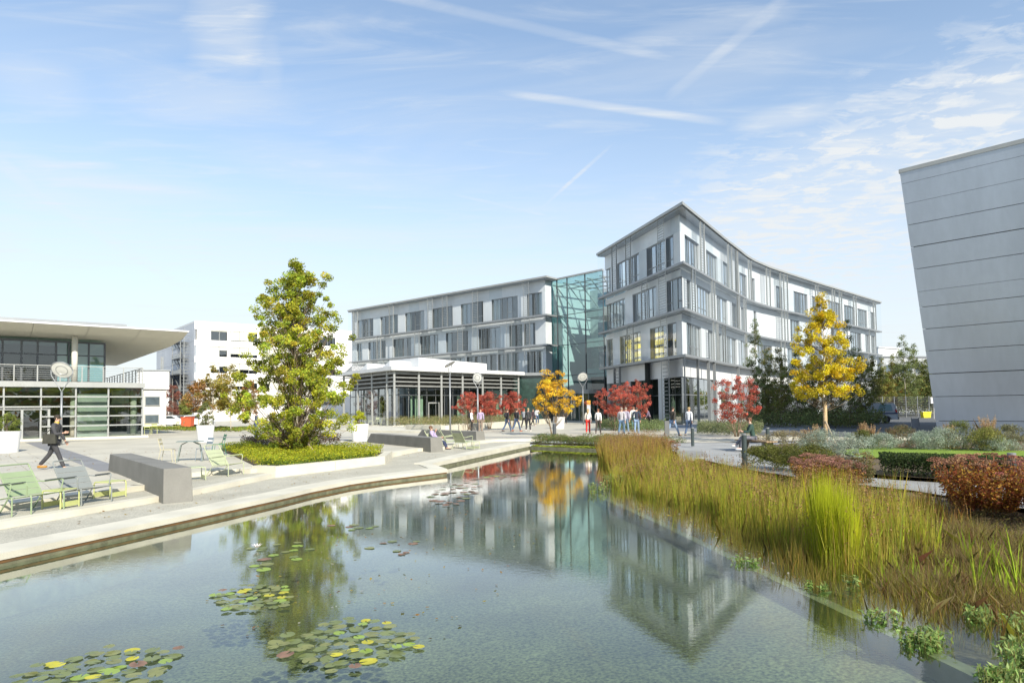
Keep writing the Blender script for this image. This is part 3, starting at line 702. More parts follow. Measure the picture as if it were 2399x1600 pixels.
# atrium between the wings
A0 = P(1304.5, 654.5, ZR)[:2]; A1 = P(1412, 632, ZR)[:2]; A0 = A0 + (A0 - A1) * .20
pA = PL([A0, A1], -1)
ax = [1304.5, 1306, 1330, 1372, 1412]; ts = [0] + [pA.s_of(x, 12) for x in ax[1:-1]] + [pA.len]
zz = [4.6, Z1 - .1, Z2, Z3, ZR - .1]
f = MB()
for t in ts: pA.strip(f, max(0, t - .05), min(pA.len, t + .05), -.12, .04, PL_Z, ZR - .1)
fo = f.build('mullion', DARKM, office)
f = MB()
for z in zz[:-1]: pA.strip(f, .06, pA.len - .06, -.1, .02, z - .04, z + .04)
f.build('transom', DARKM, office)
for a, b in zip(ts, ts[1:]):
    for z0, z1 in zip([PL_Z] + zz, zz):
        m_ = MB(); q0, q1 = pA.pt(a + .05, -.04), pA.pt(b - .05, -.04); m_.poly([(*q0, z0 + .04), (*q1, z0 + .04), (*q1, z1 - .04), (*q0, z1 - .04)]); m_.build('pane', TEAL, office)
mb = MB(); pA.strip(mb, 0, pA.len, -.25, .15, ZR - .1, ZR + .12); mb.build('roof', ALUL, office)
mb = MB(); q0, q1, q2, q3 = pA.pt(0, -.25), pA.pt(pA.len, -.25), pA.pt(pA.len, -12), pA.pt(0, -12); mb.poly([(*q0, ZR - .02), (*q1, ZR - .02), (*q2, ZR - .02), (*q3, ZR - .02)]); mb.build('glass_roof', OGLASS, office)
mb = MB(); pA.strip(mb, 0, .25, -9, -.2, PL_Z, ZR - .1); mb.build('end_wall', WPANEL, office)
mb = MB(); pA.strip(mb, .25, pA.len, -9.3, -9, Z1, ZR - .5); mb.build('atrium_wall', INT_PALE, office)
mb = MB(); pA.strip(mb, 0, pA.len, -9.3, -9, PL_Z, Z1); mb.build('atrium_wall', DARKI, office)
for z in (Z1, Z2, Z3):
    mb = MB(); pA.strip(mb, pA.len * .45, pA.len, -9, -3, z - .35, z + .9); mb.build('gallery', INT_PALE, office)
    mb = MB(); pA.strip(mb, pA.len * .5, pA.len - .3, -5.2, -5, z + 1.2, z + 3.4); mb.build('gallery_opening', mat('blue_recess', (.10, .22, .30), .7), office)
mb = MB()
for i in range(5):
    t0 = pA.len * (.02 + .22 * i); mb.tube([(*pA.pt(t0, -1.2), ZR - .5), (*pA.pt(min(pA.len, t0 + 1.9), -3.5), ZR - 4.5)], .09, 5)
    mb.tube([(*pA.pt(t0, -.6), ZR - .6), (*pA.pt(t0, -8.5), ZR - .6)], .11, 5)
for k in (-1.5, -4, -6.5): mb.tube([(*pA.pt(0, k), ZR - .75), (*pA.pt(pA.len, k), ZR - .75)], .1, 5)
for i in range(4): mb.tube([(*pA.pt(.4 + i * .9, -.9), Z3 + 1 - i * 1.5), (*pA.pt(2.3 + i * .5, -2.5), Z3 - 1.8 - i * 1.2)], .07, 5)
mb.build('truss', ALUL, office)
# entrance canopy and revolving door
ec = np.array(pA.pt(pA.s_of(1383, 3), .8)); 
mb = MB(); mb.lathe([(2.6, 0), (2.6, .55)], 28, (ec[0], ec[1], 4.05)); mb.build('entrance_canopy', ALUL, office, smooth=False)
mb = MB(); mb.lathe([(2.35, 0), (2.35, 3.6)], 24, (ec[0], ec[1], PL_Z + .01), cap=False); dr = mb.build('revolving_door', GREENG, office, smooth=True)
mb = MB()
for i in range(12): a = 2 * math.pi * i / 12; mb.tube([(ec[0] + 2.4 * math.cos(a), ec[1] + 2.4 * math.sin(a), PL_Z), (ec[0] + 2.4 * math.cos(a), ec[1] + 2.4 * math.sin(a), 4.06)], .05, 5)
for a in (.4, 1.97): mb.obox((ec[0], ec[1], 2.2), 2.2, .03, 1.7, a)
mb.build('door_post', ALUL, office)
# ------------------------------------------------------------------ restaurant pavilion (angular, with louvred screen)
def dirn(az): return np.array([math.sin(rad(az)), math.cos(rad(az))])
cafe = root('restaurant_pavilion', (-12.5, 70, PL_Z), 'low glass restaurant pavilion with louvred screens and white roof boxes, before the office wing', 'pavilion')
RC = np.array([-12.46, 70.]); RR = P(1219, 872, 6.75)[:2]; RLf = P(799, 874, 6.75)[:2]; RR2 = P(1300, 872, 6.7)[:2]
pc = PL([RLf, RC, RR], -1); sc_ = pc.c[1]
def rbox(nm, q, z0, z1, m_, b=cafe, parent=None):
    mb = MB(); mb.hexa([(*p[:2], z0) for p in q] + [(*p[:2], z1) for p in q]); return mb.build(nm, m_, parent or b)
mb = MB(); pc.strip(mb, 0, pc.len, -.5, .75, 6.35, 6.75); mb.build('fascia', WHITE, cafe)
mb = MB(); a = pc.pt(0, -.5); b = RC + (pc.pt(sc_, -.5) - RC); c = pc.pt(pc.len, -.5); dd = a + (c - b); mb.hexa([(*p, 6.3) for p in (a, b, c, dd)] + [(*p, 6.6) for p in (a, b, c, dd)]); mb.build('roof', WPANEL, cafe)
u1 = dirn(48); u2 = dirn(-43)
def skybox(px0, px1, ztop, back, depth, zt2=None):
    A = np.array(pc.pt(pc.s_of(px0, 7), back)); B = np.array(pc.pt(pc.s_of(px1, 7), back)); C_ = B + u2 * depth; D_ = A + u2 * depth
    mb = MB(); mb.hexa([(*p, 6.6) for p in (A, B, C_, D_)] + [(A[0], A[1], ztop), (B[0], B[1], zt2 or ztop), (C_[0], C_[1], (zt2 or ztop)), (D_[0], D_[1], ztop)]); return mb.build('roof_box', WHITE, cafe)
skybox(zL(830), zL(1590), 8.05, -1.6, 6, 7.75)
for x0, x1, zt in ((590, 790, 7.7), (375, 580, 7.7), (180, 350, 7.7), (30, 160, 7.7)):
    A = P(zL(x0), 850, 7.4)[:2] if False else None
    # sawtooth rooflights stepping back along the left side
    t = pc.s_of(zL(x0), 7, -2.); base = np.array(pc.pt(min(t, sc_ - .5), -1.4)); w_ = u1 * 7.5; l_ = u2 * 2.6
    mb = MB(); q = [base, base + w_, base + w_ + l_, base + l_]
    mb.add([(*q[0], 6.6), (*q[1], 6.6), (*q[2], 6.6), (*q[3], 6.6), (*q[0], zt), (*q[1], zt)], [(0, 3, 2, 1), (0, 1, 5, 4), (1, 2, 5), (2, 3, 4, 5), (3, 0, 4)])
    mb.build('rooflight', WHITE, cafe)
mb = MB(); pc.strip(mb, 0, pc.len, -.3, .55, PL_Z, .55); mb.build('plinth', CONC, cafe)
colx = [zL(x) for x in (110, 250, 392, 541, 612, 857, 1080, 1288, 1487, 1668, 1843)]
ct = [pc.s_of(x, 3.5, .1) for x in colx]
for t in ct:
    mb = MB(); p = pc.pt(t, .12); mb.tube([(*p, .55), (*p, 6.35)], .13, 10); mb.build('column', ALUL, cafe)
for a, b in zip([0] + ct, ct + [pc.len]):
    if b - a < .5: continue
    for k, z in enumerate((6.05, 5.62, 5.18, 4.72)):
        mb = MB(); pc.strip(mb, a + .1, b - .1, .0, .24, z - .05, z + .06); mb.build('louvre_blade', ALUL, cafe)
    mb = MB(); pc.strip(mb, a + .1, b - .1, -1.25, -1.1, 3.75, 3.87); mb.build('transom', ALU, cafe)
mb = MB(); pc.strip(mb, 0, pc.len, -1.5, -1.3, 4.55, 6.3); mb.build('dark_band', mat('dark_cladding', (.05, .05, .048), .7, var=.2), cafe)
mb = MB()
t = 0.
gts = sorted(set([round(x, 2) for x in np.linspace(0, sc_ - .1, 9)] + [round(x, 2) for x in np.linspace(sc_ + .1, pc.len, 15)]))
for a, b in zip(gts, gts[1:]):
    for z0, z1 in ((.55, 3.75), (3.87, 4.55)):
        f = MB(); q0, q1 = pc.pt(a + .03, -1.2), pc.pt(b - .03, -1.2); f.poly([(*q0, z0), (*q1, z0), (*q1, z1), (*q0, z1)]); f.build('pane', SKYG if a < sc_ else GREENG, cafe)
    pc.strip(mb, a - .03, a + .03, -1.26, -1.16, .55, 4.55)
mb.build('mullion', ALU, cafe)
rgc = random.Random(4); mb = MB()
for x0, x1 in ((770, 795), (815, 840), (850, 892), (1230, 1262), (1270, 1330), (1620, 1640), (1690, 1720)):
    pc.strip(mb, pc.s_of(zL(x0), 3, -1.7), pc.s_of(zL(x1), 3, -1.7), -1.75, -1.65, .56, 3.7)
mb.build('curtain', mat('green_white_curtain', (.62, .72, .60), .8, var=.15, scale=4, stretch=(4, 4, .2)), cafe)
mb = MB(); pc.strip(mb, 0, sc_, -7.2, -7, .55, 6.2); mb.build('inner_wall', mat('blue_grey_room', (.34, .42, .55), .8, var=.35, scale=.9), cafe)
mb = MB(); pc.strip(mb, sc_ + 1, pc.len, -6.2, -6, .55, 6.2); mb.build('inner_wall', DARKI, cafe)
for i in range(7):
    p = pc.pt(1.5 + i * 1.45, -3.5 - (i % 3)); mb = MB(); mb.lathe([(.05, .75), (.45, .35), (.5, 0), (.42, .02)], 12, (p[0], p[1], 3.0), cap=False); mb.tube([(p[0], p[1], 3.75), (p[0], p[1], 6)], .02, 4); mb.build('pendant_lamp', DARKM, cafe)
for i in range(6):
    p = pc.pt(1.5 + i * 1.8, -4 - (i % 2) * 1.5); mb = MB(); mb.obox((p[0], p[1], 2.1), .2, .2, 1.55, .7); mb.build('inner_column', DARKI, cafe)
ta, tb = pc.s_of(zL(945), 2, -1.15), pc.s_of(zL(1060), 2, -1.15); mb = MB()
pc.strip(mb, ta, ta + .14, -1.2, -1.05, .55, 3.0); pc.strip(mb, tb - .14, tb, -1.2, -1.05, .55, 3.0); pc.strip(mb, ta + .14, tb - .14, -1.2, -1.05, 2.86, 3.0); mb.build('door', ALUL, cafe)
# link from pavilion to the atrium (recessed, dark)
q = [RR + u2 * 1.2, RR2 + np.array([0, .5]), RR2 + u2 * 6, RR + u2 * 7]
rbox('link_roof', q, 6.35, 6.72, ALU); 
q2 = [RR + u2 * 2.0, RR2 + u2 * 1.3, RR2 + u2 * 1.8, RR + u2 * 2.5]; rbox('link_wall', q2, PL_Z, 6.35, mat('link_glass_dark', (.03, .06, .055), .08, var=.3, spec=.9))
# terrace steps before the pavilion
stp = root('terrace_steps', (0, 0, 0)); stp['kind'] = 'structure'
for i in range(3):
    a, b = P(795, 1008 - i * 2.2, PL_Z + .12 * i), P(1045, 1012 - i * 2.2, PL_Z + .12 * i); dd = np.array([0, 14.]) ; mb = MB()
    q = [a[:2], b[:2], b[:2] + dd * .6, a[:2] + dd]; mb.hexa([(*p, PL_Z) for p in q] + [(*p, PL_Z + .045 + .045 * i) for p in q]); mb.build('step', PAVE2 if i % 2 else CONC, stp)

# ------------------------------------------------------------------ left pavilion with big floating roof
lp = root('glass_pavilion', (-27, 48, PL_Z), 'two storey glass pavilion with balcony and far-reaching cream roof at the left', 'pavilion')
LA = np.array([-26.8, 48.]); lu = dirn(51); ln = np.array([lu[1], -lu[0]])          # ln points to the viewer
def LP(t, o): return LA + lu * t + ln * o
def lbox(nm, t0, t1, o0, o1, z0, z1, m_, parent=None, build=True, mb=None):
    mb = mb or MB(); q = [LP(t0, o1), LP(t1, o1), LP(t1, o0), LP(t0, o0)]; mb.hexa([(*p, z0) for p in q] + [(*p, z1) for p in q])
    return mb.build(nm, m_, parent or lp) if build else mb
def l_of(px, o, z):
    ts = np.linspace(-24, 6, 1200); xs = np.array([proj((*LP(t, o), z))[0] for t in ts]); return float(ts[int(np.argmin(abs(xs - px)))])
CREAM = mat('cream_roof_panel', (.66, .64, .55), .6, var=.03)
lbox('plinth', -26, .3, -22, .45, .2, PL_Z + .16, CONC)
lbox('balcony_slab', -26, .1, -14, .25, 4.0, 4.36, ALUL)
lbox('inner_floor', -26, -2.3, -14, -1.8, 4.36, 4.45, MIDI)
lbox('back_wall', -26, .0, -14.2, -14, PL_Z, 4.0, MIDI)
lbox('core_wall', -26, -8, -5.2, -5, .58, 4.0, DARKI); lbox('core_wall', -26, -4.6, -7.2, -7, 4.4, 7.4, DARKI)
lbox('core_wall', -2.1, -2.0, -12, -9, .58, 4.0, MIDI)
# coloured strips added inside for the striped pattern seen in the glass
cols = [(.42, .46, .10), (.20, .24, .42), (.35, .33, .12)]
for i in range(26): lbox('stripe_panel', -26 + i, -25.06 + i, -7.5, -.4, 3.86, 3.96, mat('stripe_tint_%d' % (i % 3), cols[i % 3], .7))
mull = [-26, -22.5, -19] + [l_of(x, 0, 2.4) for x in (8, 95, 177, 253)] + [-.04]
for x in mull: lbox('mullion', x - .05, x + .05, -.1, .08, .58, 4.0, ALUL)
for a, b in zip(mull, mull[1:]):
    for k, (z0, z1) in enumerate(((.58, 1.35), (1.35, 2.0), (2.0, 2.65), (2.65, 3.35), (3.35, 4.0))):
        if l_of(50, 0, 2) - 1.6 < (a + b) / 2 < l_of(50, 0, 2) + 2.2 and k < 2: continue
        m_ = MB(); q0, q1 = LP(a + .06, 0), LP(b - .06, 0); m_.poly([(*q0, z0 + .02), (*q1, z0 + .02), (*q1, z1 - .02), (*q0, z1 - .02)]); m_.build('pane', GREENG, lp)
    for z in (3.35, 2.68, 2.02, 1.36):
        if z < 2.5 and a < l_of(70, 0, 2): continue
        lbox('louvre_blade', a + .05, b - .05, .08, .30, z - .04, z + .05, ALUL)
wl0, wl1 = l_of(180, -.8, 2), l_of(252, -.8, 2); lbox('screen_wall', wl0, wl1, -.6, -.5, .58, 3.6, mat('pale_green_screen', (.56, .58, .55), .6, var=.08))
for px in (172, 312):
    t = l_of(px, -1.3, 2); mb = MB(); p = LP(t, -1.3); mb.tube([(*p, .58), (*p, 4.0)], .2, 12); mb.build('column', CONC, lp, smooth=True)
for px in (262, 272, 282, 292):
    t = l_of(px, -3, 3); lbox('hanging_panel', t, t + .28, -3.1, -3, 2.9, 3.9, INT_PALE)
d0 = l_of(50, .02, 2); 
for a in (d0 - 1.5, d0 - .05, d0 + 1.4): lbox('door_frame', a, a + .14, -.04, .12, .58, 2.62, ALUL)
lbox('door_frame', d0 - 1.36, d0 + 1.4, -.04, .12, 2.48, 2.64, ALUL)
for a in (d0 - 1.36, d0 + .09): m_ = MB(); q0, q1 = LP(a + .02, .03), LP(a + 1.28, .03); m_.poly([(*q0, .6), (*q1, .6), (*q1, 2.46), (*q0, 2.46)]); m_.build('door_pane', GREENG, lp)
# upper storey
UO = -2.0; ue = -2.1
um = [-26, -22, -18, -14.5] + [l_of(x, UO, 6) for x in (6, 50, 88, 131, 161, 208)] + [ue - .05]
um = sorted(um)
lbox('top_frame', -26, ue, UO - .1, UO + .06, 7.2, 7.34, DARKM); lbox('base_frame', -26, ue, UO - .1, UO + .06, 4.36, 4.5, DARKM)
for x in um: lbox('mullion', x - .06, x + .06, UO - .1, UO + .06, 4.5, 7.2, DARKM)
for a, b in zip(um, um[1:]):
    lbox('transom', a + .06, b - .06, UO - .08, UO + .04, 6.3, 6.38, DARKM)
    for z0, z1 in ((4.5, 6.3), (6.38, 7.2)):
        m_ = MB(); q0, q1 = LP(a + .06, UO), LP(b - .06, UO); m_.poly([(*q0, z0), (*q1, z0), (*q1, z1), (*q0, z1)]); m_.build('pane', TEAL, lp)
# side of the upper storey going back
for k in range(4):
    m_ = MB(); q0, q1 = LP(ue, UO - k * 3), LP(ue, UO - (k + 1) * 3 + .08); m_.poly([(*q0, 4.4), (*q1, 4.4), (*q1, 7.3), (*q0, 7.3)]); m_.build('pane', TEAL, lp)
for px in (175,):
    t = l_of(px, -.45, 6); mb = MB(); p = LP(t, -.45); mb.tube([(*p, 4.36), (*p, 7.5)], .19, 14); mb.build('column', mat('cream_column', (.62, .61, .54), .6), lp, smooth=True)
# roof: thin edge, sloping soffit in panels
T1_, OE = 2.55, 2.0
for i in range(12):
    t1 = T1_ - i * 3.05; t0 = t1 - 3.03
    def pq(t, o, z): p = LP(t, o); return (p[0], p[1], z)
    e = 1.6 if i == 0 else 0
    mb = MB(); mb.add([pq(t0, OE, 8.02), pq(t1, OE, 8.02), pq(t1 - .0, .2, 7.66), pq(t0, .2, 7.66)], [(3, 2, 1, 0)]); mb.build('soffit_panel', CREAM, lp)
    for j in range(4):
        o0 = .19 - j * 4.; o1 = o0 - 3.97 if j else o0 - 3.97; zA = 7.66 - (.2 if j == 0 else .2); z0_ = 7.66 if j == 0 else 7.42; z1_ = 7.42
        mb = MB(); mb.add([pq(t0, o0, z0_), pq(t1, o0, z0_), pq(t1, o1, z1_), pq(t0, o1, z1_)], [(3, 2, 1, 0)]); mb.build('soffit_panel', CREAM, lp)
def rb(t0, t1, o0, o1, z0, z1, nm, m_): return lbox(nm, t0, t1, o0, o1, z0, z1, m_)
rb(-34, T1_ + .05, -30, OE + .05, 8.03, 8.13, 'roof', WHITE)
mb = MB()
a = [LP(T1_, OE), LP(T1_, -30)]
mb.add([(*LP(T1_, OE), 8.03), (*LP(T1_, -30), 8.03), (*LP(T1_ - .02, -30), 7.42), (*LP(T1_ - .02, .2), 7.62)], [(0, 1, 2, 3)]); mb.build('verge', CREAM, lp)
for o0 in (-21.8, -27.8, -30.0): 
    mb = MB(); e_ = 5.98 if o0 > -29 else 2.18; q = [LP(-34, o0), LP(T1_, o0), LP(T1_, o0 + e_), LP(-34, o0 + e_)]; mb.add([(*p, 7.42) for p in q], [(0, 3, 2, 1)] ); mb.build('soffit_panel', CREAM, lp)
rb(-34, -1.2, -18, .9, 8.15, 8.45, 'roof_upstand', ALU)
# railing
rl = lambda t, o, z: (*LP(t, o), z)
rt = np.arange(-25, .0, 1.25)
for t in list(rt) + [-.05]: lbox('railing_post', t - .03, t + .03, .10, .16, 4.36, 5.42, ALUL)
mb = MB()
for z in (4.55, 4.7, 4.85, 5.0, 5.15, 5.3): mb.tube([rl(-25, .13, z), rl(-.05, .13, z)], .012, 4)
mb.build('railing_wire', ALUL, lp)
mb = MB(); mb.tube([rl(-25, .13, 5.44), rl(-.02, .13, 5.44), rl(-.02, -18, 5.44)], .03, 6); mb.build('handrail', ALUL, lp)
for k in range(13): lbox('railing_post', -.08, -.02, -1.4 * k - 1.2, -1.4 * k - 1.14, 4.36, 5.42, DARKM)
mb = MB()
for z in (4.6, 4.8, 5.0, 5.2): mb.tube([rl(-.05, .1, z), rl(-.05, -18, z)], .012, 4)
mb.build('railing_wire', ALU, lp)
lbox('side_wall', -.1, .0, -14, -.1, .58, 4.0, GREENG) if False else None
for k in range(5):
    m_ = MB(); q0, q1 = LP(-.02, -.1 - k * 2.8), LP(-.02, -2.84 - k * 2.8); m_.poly([(*q0, .6), (*q1, .6), (*q1, 4.0), (*q0, 4.0)]); m_.build('pane', GREENG, lp)

# ------------------------------------------------------------------ white office block with fire stairs
blk = root('office_block', (-63, 131, PL_Z), 'white five storey block with ribbon windows, behind the big green-yellow tree', 'office building')
BC = np.array(P(456, 749.5, 20.5)[:2]); bu = dirn(52.5); bl = dirn(-39.5)
pb = PL([BC + bl * 34, BC, BC + bu * 52], -1); sb = pb.c[1]
mb = MB(); q = [BC + bl * 34, BC, BC + bu * 52, BC + bu * 52 + bl * 34]; mb.hexa([(*p, PL_Z) for p in q] + [(*p, 20.3) for p in q])
# the walls are strips so that windows sit in real openings
mb = MB(); mb.hexa([(*p, 20.0) for p in q] + [(*p, 20.35) for p in q]); mb.build('roof', WHITE, blk)
BW = mat('block_render', (.78, .76, .74), .7, var=.03, scale=.3); BWS = mat('block_side_grey', (.50, .53, .58), .6, var=.05, scale=.4)  # side face in a darker, bluer grey than the front
lev = [(17.2, 20.1), (13.9, 16.0), (10.6, 12.7), (7.3, 9.4), (4.0, 6.1), (1.0, 2.8)]
wz = [(16.6, 18.7), (13.3, 15.4), (10.0, 12.1), (6.7, 8.8), (3.4, 5.5)]
zprev = 20.02
for z0, z1 in wz: mb = MB(); pb.strip(mb, sb, pb.len, -.4, 0, z1, zprev); mb.build('wall_band', BW, blk); zprev = z0
mb = MB(); pb.strip(mb, sb, pb.len, -.4, 0, PL_Z, zprev); mb.build('wall_band', BW, blk)
mb = MB(); pb.strip(mb, sb + 1, pb.len, -3.2, -3, PL_Z, 20); mb.build('inner_wall', MIDI, blk)
wpx = [(492, 532), (538, 602), (608, 672), (678, 742), (748, 785)]; rgb = random.Random(3)
wt = [(pb.s_of(a, 14, 0, sb), pb.s_of(b, 14, 0, sb)) for a, b in wpx]
for z0, z1 in wz:
    cur = sb + .4
    for a, b in wt + [(pb.len, pb.len)]:
        mb = MB(); pb.strip(mb, cur, a, -.4, -.003, z0, z1); mb.build('wall_panel', BW, blk)
        if a == b: break
        cur = b; n = max(2, round((b - a) / 1.7)); f = MB()
        pb.strip(f, a, b, -.3, -.2, z0, z0 + .08); pb.strip(f, a, b, -.3, -.2, z1 - .08, z1)
        for i in range(n + 1): t = a + (b - a) * i / n; pb.strip(f, t - .04, t + .04, -.31, -.19, z0, z1)
        fo = f.build('window', ALUL, blk)
        for i in range(n):
            m_ = MB(); p0, p1 = pb.pt(a + (b - a) * i / n + .04, -.26), pb.pt(a + (b - a) * (i + 1) / n - .04, -.26); m_.poly([(*p0, z0 + .08), (*p1, z0 + .08), (*p1, z1 - .08), (*p0, z1 - .08)]); m_.build('pane', WGLASS, fo)
            h = rgb.choice((.35, .6, .65, .7, 1.)) if z1 < 17 else rgb.choice((.1, .8, .9))
            m_ = MB(); pb.strip(m_, a + (b - a) * i / n + .05, a + (b - a) * (i + 1) / n - .05, -.18, -.14, z1 - (z1 - z0) * h, z1); m_.build('roller_shutter', mat('cream_shutter', (.60, .60, .52), .7) if rgb.random() < .75 or z1 < 17 else YELLOWI, fo)  # the yellow ones share the self-glowing room colour
for i in range(5):
    z0 = PL_Z + i * 4.; z1 = min(20.02, z0 + 3.96)
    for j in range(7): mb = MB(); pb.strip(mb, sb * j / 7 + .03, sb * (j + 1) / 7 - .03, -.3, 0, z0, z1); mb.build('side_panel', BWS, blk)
for z0 in (4.6, 7.9, 11.2, 14.5, 17.8):
    mb = MB(); a = pb.s_of(402, z0, .1, 0, sb); b = pb.s_of(424, z0, .1, 0, sb); pb.strip(mb, min(a, b), max(a, b), 0, .12, z0 - 1.9, z0); mb.build('window', WGLASS if False else mat('side_window_dark', (.10, .13, .17), .15, spec=.8), blk)
# outside stairs: landings, flights and cage ring by ring
sx = pb.s_of(426, 10, .5, 0, sb)
for i in range(5):
    z = 3.2 + i * 3.3; mb = MB(); pb.strip(mb, sx - 3.4, sx + 3.0, .1, 1.9, z, z + .12); mb.build('stair_landing', ALU, blk)
    mb = MB()
    for t in np.linspace(sx - 3.4, sx + 3.0, 8): mb.tube([(*pb.pt(t, 1.85), z), (*pb.pt(t, 1.85), z + 1.1)], .03, 4)
    mb.tube([(*pb.pt(sx - 3.4, 1.85), z + 1.1), (*pb.pt(sx + 3, 1.85), z + 1.1)], .035, 4); mb.build('stair_railing', ALUL, blk)
    if i < 4:
        mb = MB(); p0, p1 = pb.pt(sx - 3.0, 1.2), pb.pt(sx + 2.4, 1.2)
        for s_ in (-.35, .35): mb.tube([(*(pb.pt(sx + 2.4, 1.2 + s_)), z + .1), (*(pb.pt(sx - 2.6, 1.2 + s_)), z + 3.3)], .09, 4)
        for k in range(11):
            f_ = (k + .5) / 11; q_ = pb.pt(sx + 2.4 - 5 * f_, 1.2); mb.obox((q_[0], q_[1], z + .1 + 3.2 * f_), .45, .15, .02, .7)
        mb.build('stair_flight', ALU, blk)
mb = MB()
for t in (sx - 3.3, sx + 2.9, sx + 5.6): mb.tube([(*pb.pt(t, 1.7), PL_Z), (*pb.pt(t, 1.7), 17.6 if t < sx + 4 else 18.8)], .07, 5)
for i in range(24): z = 2.5 + i * .68; c = pb.pt(sx + 4.9, 1.1); mb.tube([(c[0] + .75 * math.cos(a), c[1] + .75 * math.sin(a), z) for a in np.linspace(0, 2 * math.pi, 9)[:-1]], .025, 4, closed=True)
mb.build('caged_ladder', ALUL, blk)

# simple far houses (walls, roof, window parts)
def house(label, px0, px1, dist, ztop, az, depth, wins=(), col=WHITE, roofm=ALU, kind='building', name='building', storeys=None, sill=None):
    A = np.array(D(px0, dist, 0)[:2]); d_ = dirn(az); t = 1.
    for t in np.linspace(.5, 260, 3000):
        if proj((*(A + d_ * t), 3.))[0] >= px1: break
    Bp = A + d_ * t; bk = np.array([-d_[1], d_[0]]) * depth; r_ = root(name, (A[0], A[1], PL_Z), label, kind)
    q = [A, Bp, Bp + bk, A + bk]; mb = MB(); mb.hexa([(*p, PL_Z) for p in q] + [(*p, ztop - .25) for p in q]); mb.build('wall', col, r_)
    mb = MB(); e = d_ * .25; n_ = bk / np.linalg.norm(bk) * .25; q = [A - e - n_, Bp + e - n_, Bp + e + bk + n_, A - e + bk + n_]; mb.hexa([(*p, ztop - .25) for p in q] + [(*p, ztop) for p in q]); mb.build('roof', roofm, r_)
    for f0, f1, z0, z1 in wins:
        a = A + d_ * t * f0; b = A + d_ * t * f1; n_ = -bk / np.linalg.norm(bk)
        mb = MB(); q = [a + n_ * .01, b + n_ * .01, b + n_ * .09, a + n_ * .09]; q = [a + n_ * .09, b + n_ * .09, b + n_ * .01, a + n_ * .01]
        mb.hexa([(*p, z0) for p in q] + [(*p, z1) for p in q]); fo = mb.build('window', ALUL, r_)
        k = max(1, round(np.linalg.norm(b - a) / 1.6))
        for i in range(k):
            g0 = a + (b - a) * (i + .06) / k + n_ * .1; g1 = a + (b - a) * (i + .94) / k + n_ * .1; mb = MB(); mb.poly([(*g0, z0 + .1), (*g1, z0 + .1), (*g1, z1 - .1), (*g0, z1 - .1)]); mb.build('pane', mat('far_pane', (.09, .12, .14), .08, var=.2, spec=1.), fo)
    return r_
house('small cream annex with two shuttered windows beside the glass pavilion', 336, 389, 74, 5.1, 50, 12, [(.05, .72, 2.95, 4.05), (.05, .68, 1.0, 2.0)], mat('cream_render', (.68, .66, .60), .7, var=.04), WHITE)
house('long white hall with curved-edge grey roof behind the cream annex', 322, 396, 128, 10.6, 62, 20, [(.1, .3, 3.5, 5), (.4, .62, 3.5, 5), (.72, .92, 3.5, 5)], WHITE, ALU)
house('distant white low block right of the golden tree', 2062, 2110, 150, 15.2, 60, 16, [(.05, .95, 7, 9), (.05, .95, 3, 5)], WHITE, WHITE)
house('distant grey low building behind the birches at the right', 2070, 2185, 138, 12.2, 78, 16, [(.05, .3, 8.5, 10.4), (.35, .6, 8.5, 10.4), (.65, .95, 8.5, 10.4)], mat('grey_render', (.42, .44, .46), .7), ALU)
house('far pale building seen under the big tree', 780, 800, 190, 14, 60, 20, [], WHITE, ALU)
ex = root('roof_flues', D(378, 131, 10.55), 'pair of thin flues rising from the white hall roof', 'flues')
for k in (0, 1.2): mb = MB(); p = D(377 + k * 3.2, 131, 10.55); mb.tube([p, (p[0], p[1], 13.2)], .12, 6); mb.build('flue', ALUL, ex)

# ------------------------------------------------------------------ leaning metal hall at the right
mh = root('metal_hall', (25, 38, PL_Z), 'silver grey metal clad hall leaning outwards at the right edge', 'building')
BRUSH = mat('brushed_metal_panel', (.43, .485, .565), .30, .5, var=.08, scale=.22, var2=.03, scale2=3, stretch=(1.2, 1.2, .35))  # soft vertical sheen is put into the colour as stretched noise
a0 = np.array(P(2197, 1017, PL_Z)); dep0 = a0[1]
md = dirn(-42); right = -md
def mpt(t, z):     # t metres towards the viewer's right, z level; the edge leans out to the left with height
    bx = a0[:2] + right * t; return bx
def top_at(px, py, yd): d = ray(px, py); k = yd / d[1]; p = CAM + d * k; return p
tp = top_at(2108, 405, dep0 * .985); lean = (tp - a0)                   # from the base corner to the top corner
ys_ = [1023, 985.6, 929.6, 876, 822, 771.6, 720, 684, 631.6, 580, 528, 479, 432, 405.6]
zl = []
for y_ in ys_:
    lo, hi = -1., 22.
    for _ in range(40):
        m_ = (lo + hi) / 2; q_ = a0 + lean * ((m_ - a0[2]) / lean[2])
        if proj(q_)[1] > y_: lo = m_
        else: hi = m_
    zl.append(lo)
Lm = 46
nrm_m = np.array([-md[1] * -1, -md[0]]) ; nrm_m = np.array([right[1], -right[0]]);
if nrm_m @ (-a0[:2]) < 0: nrm_m = -nrm_m
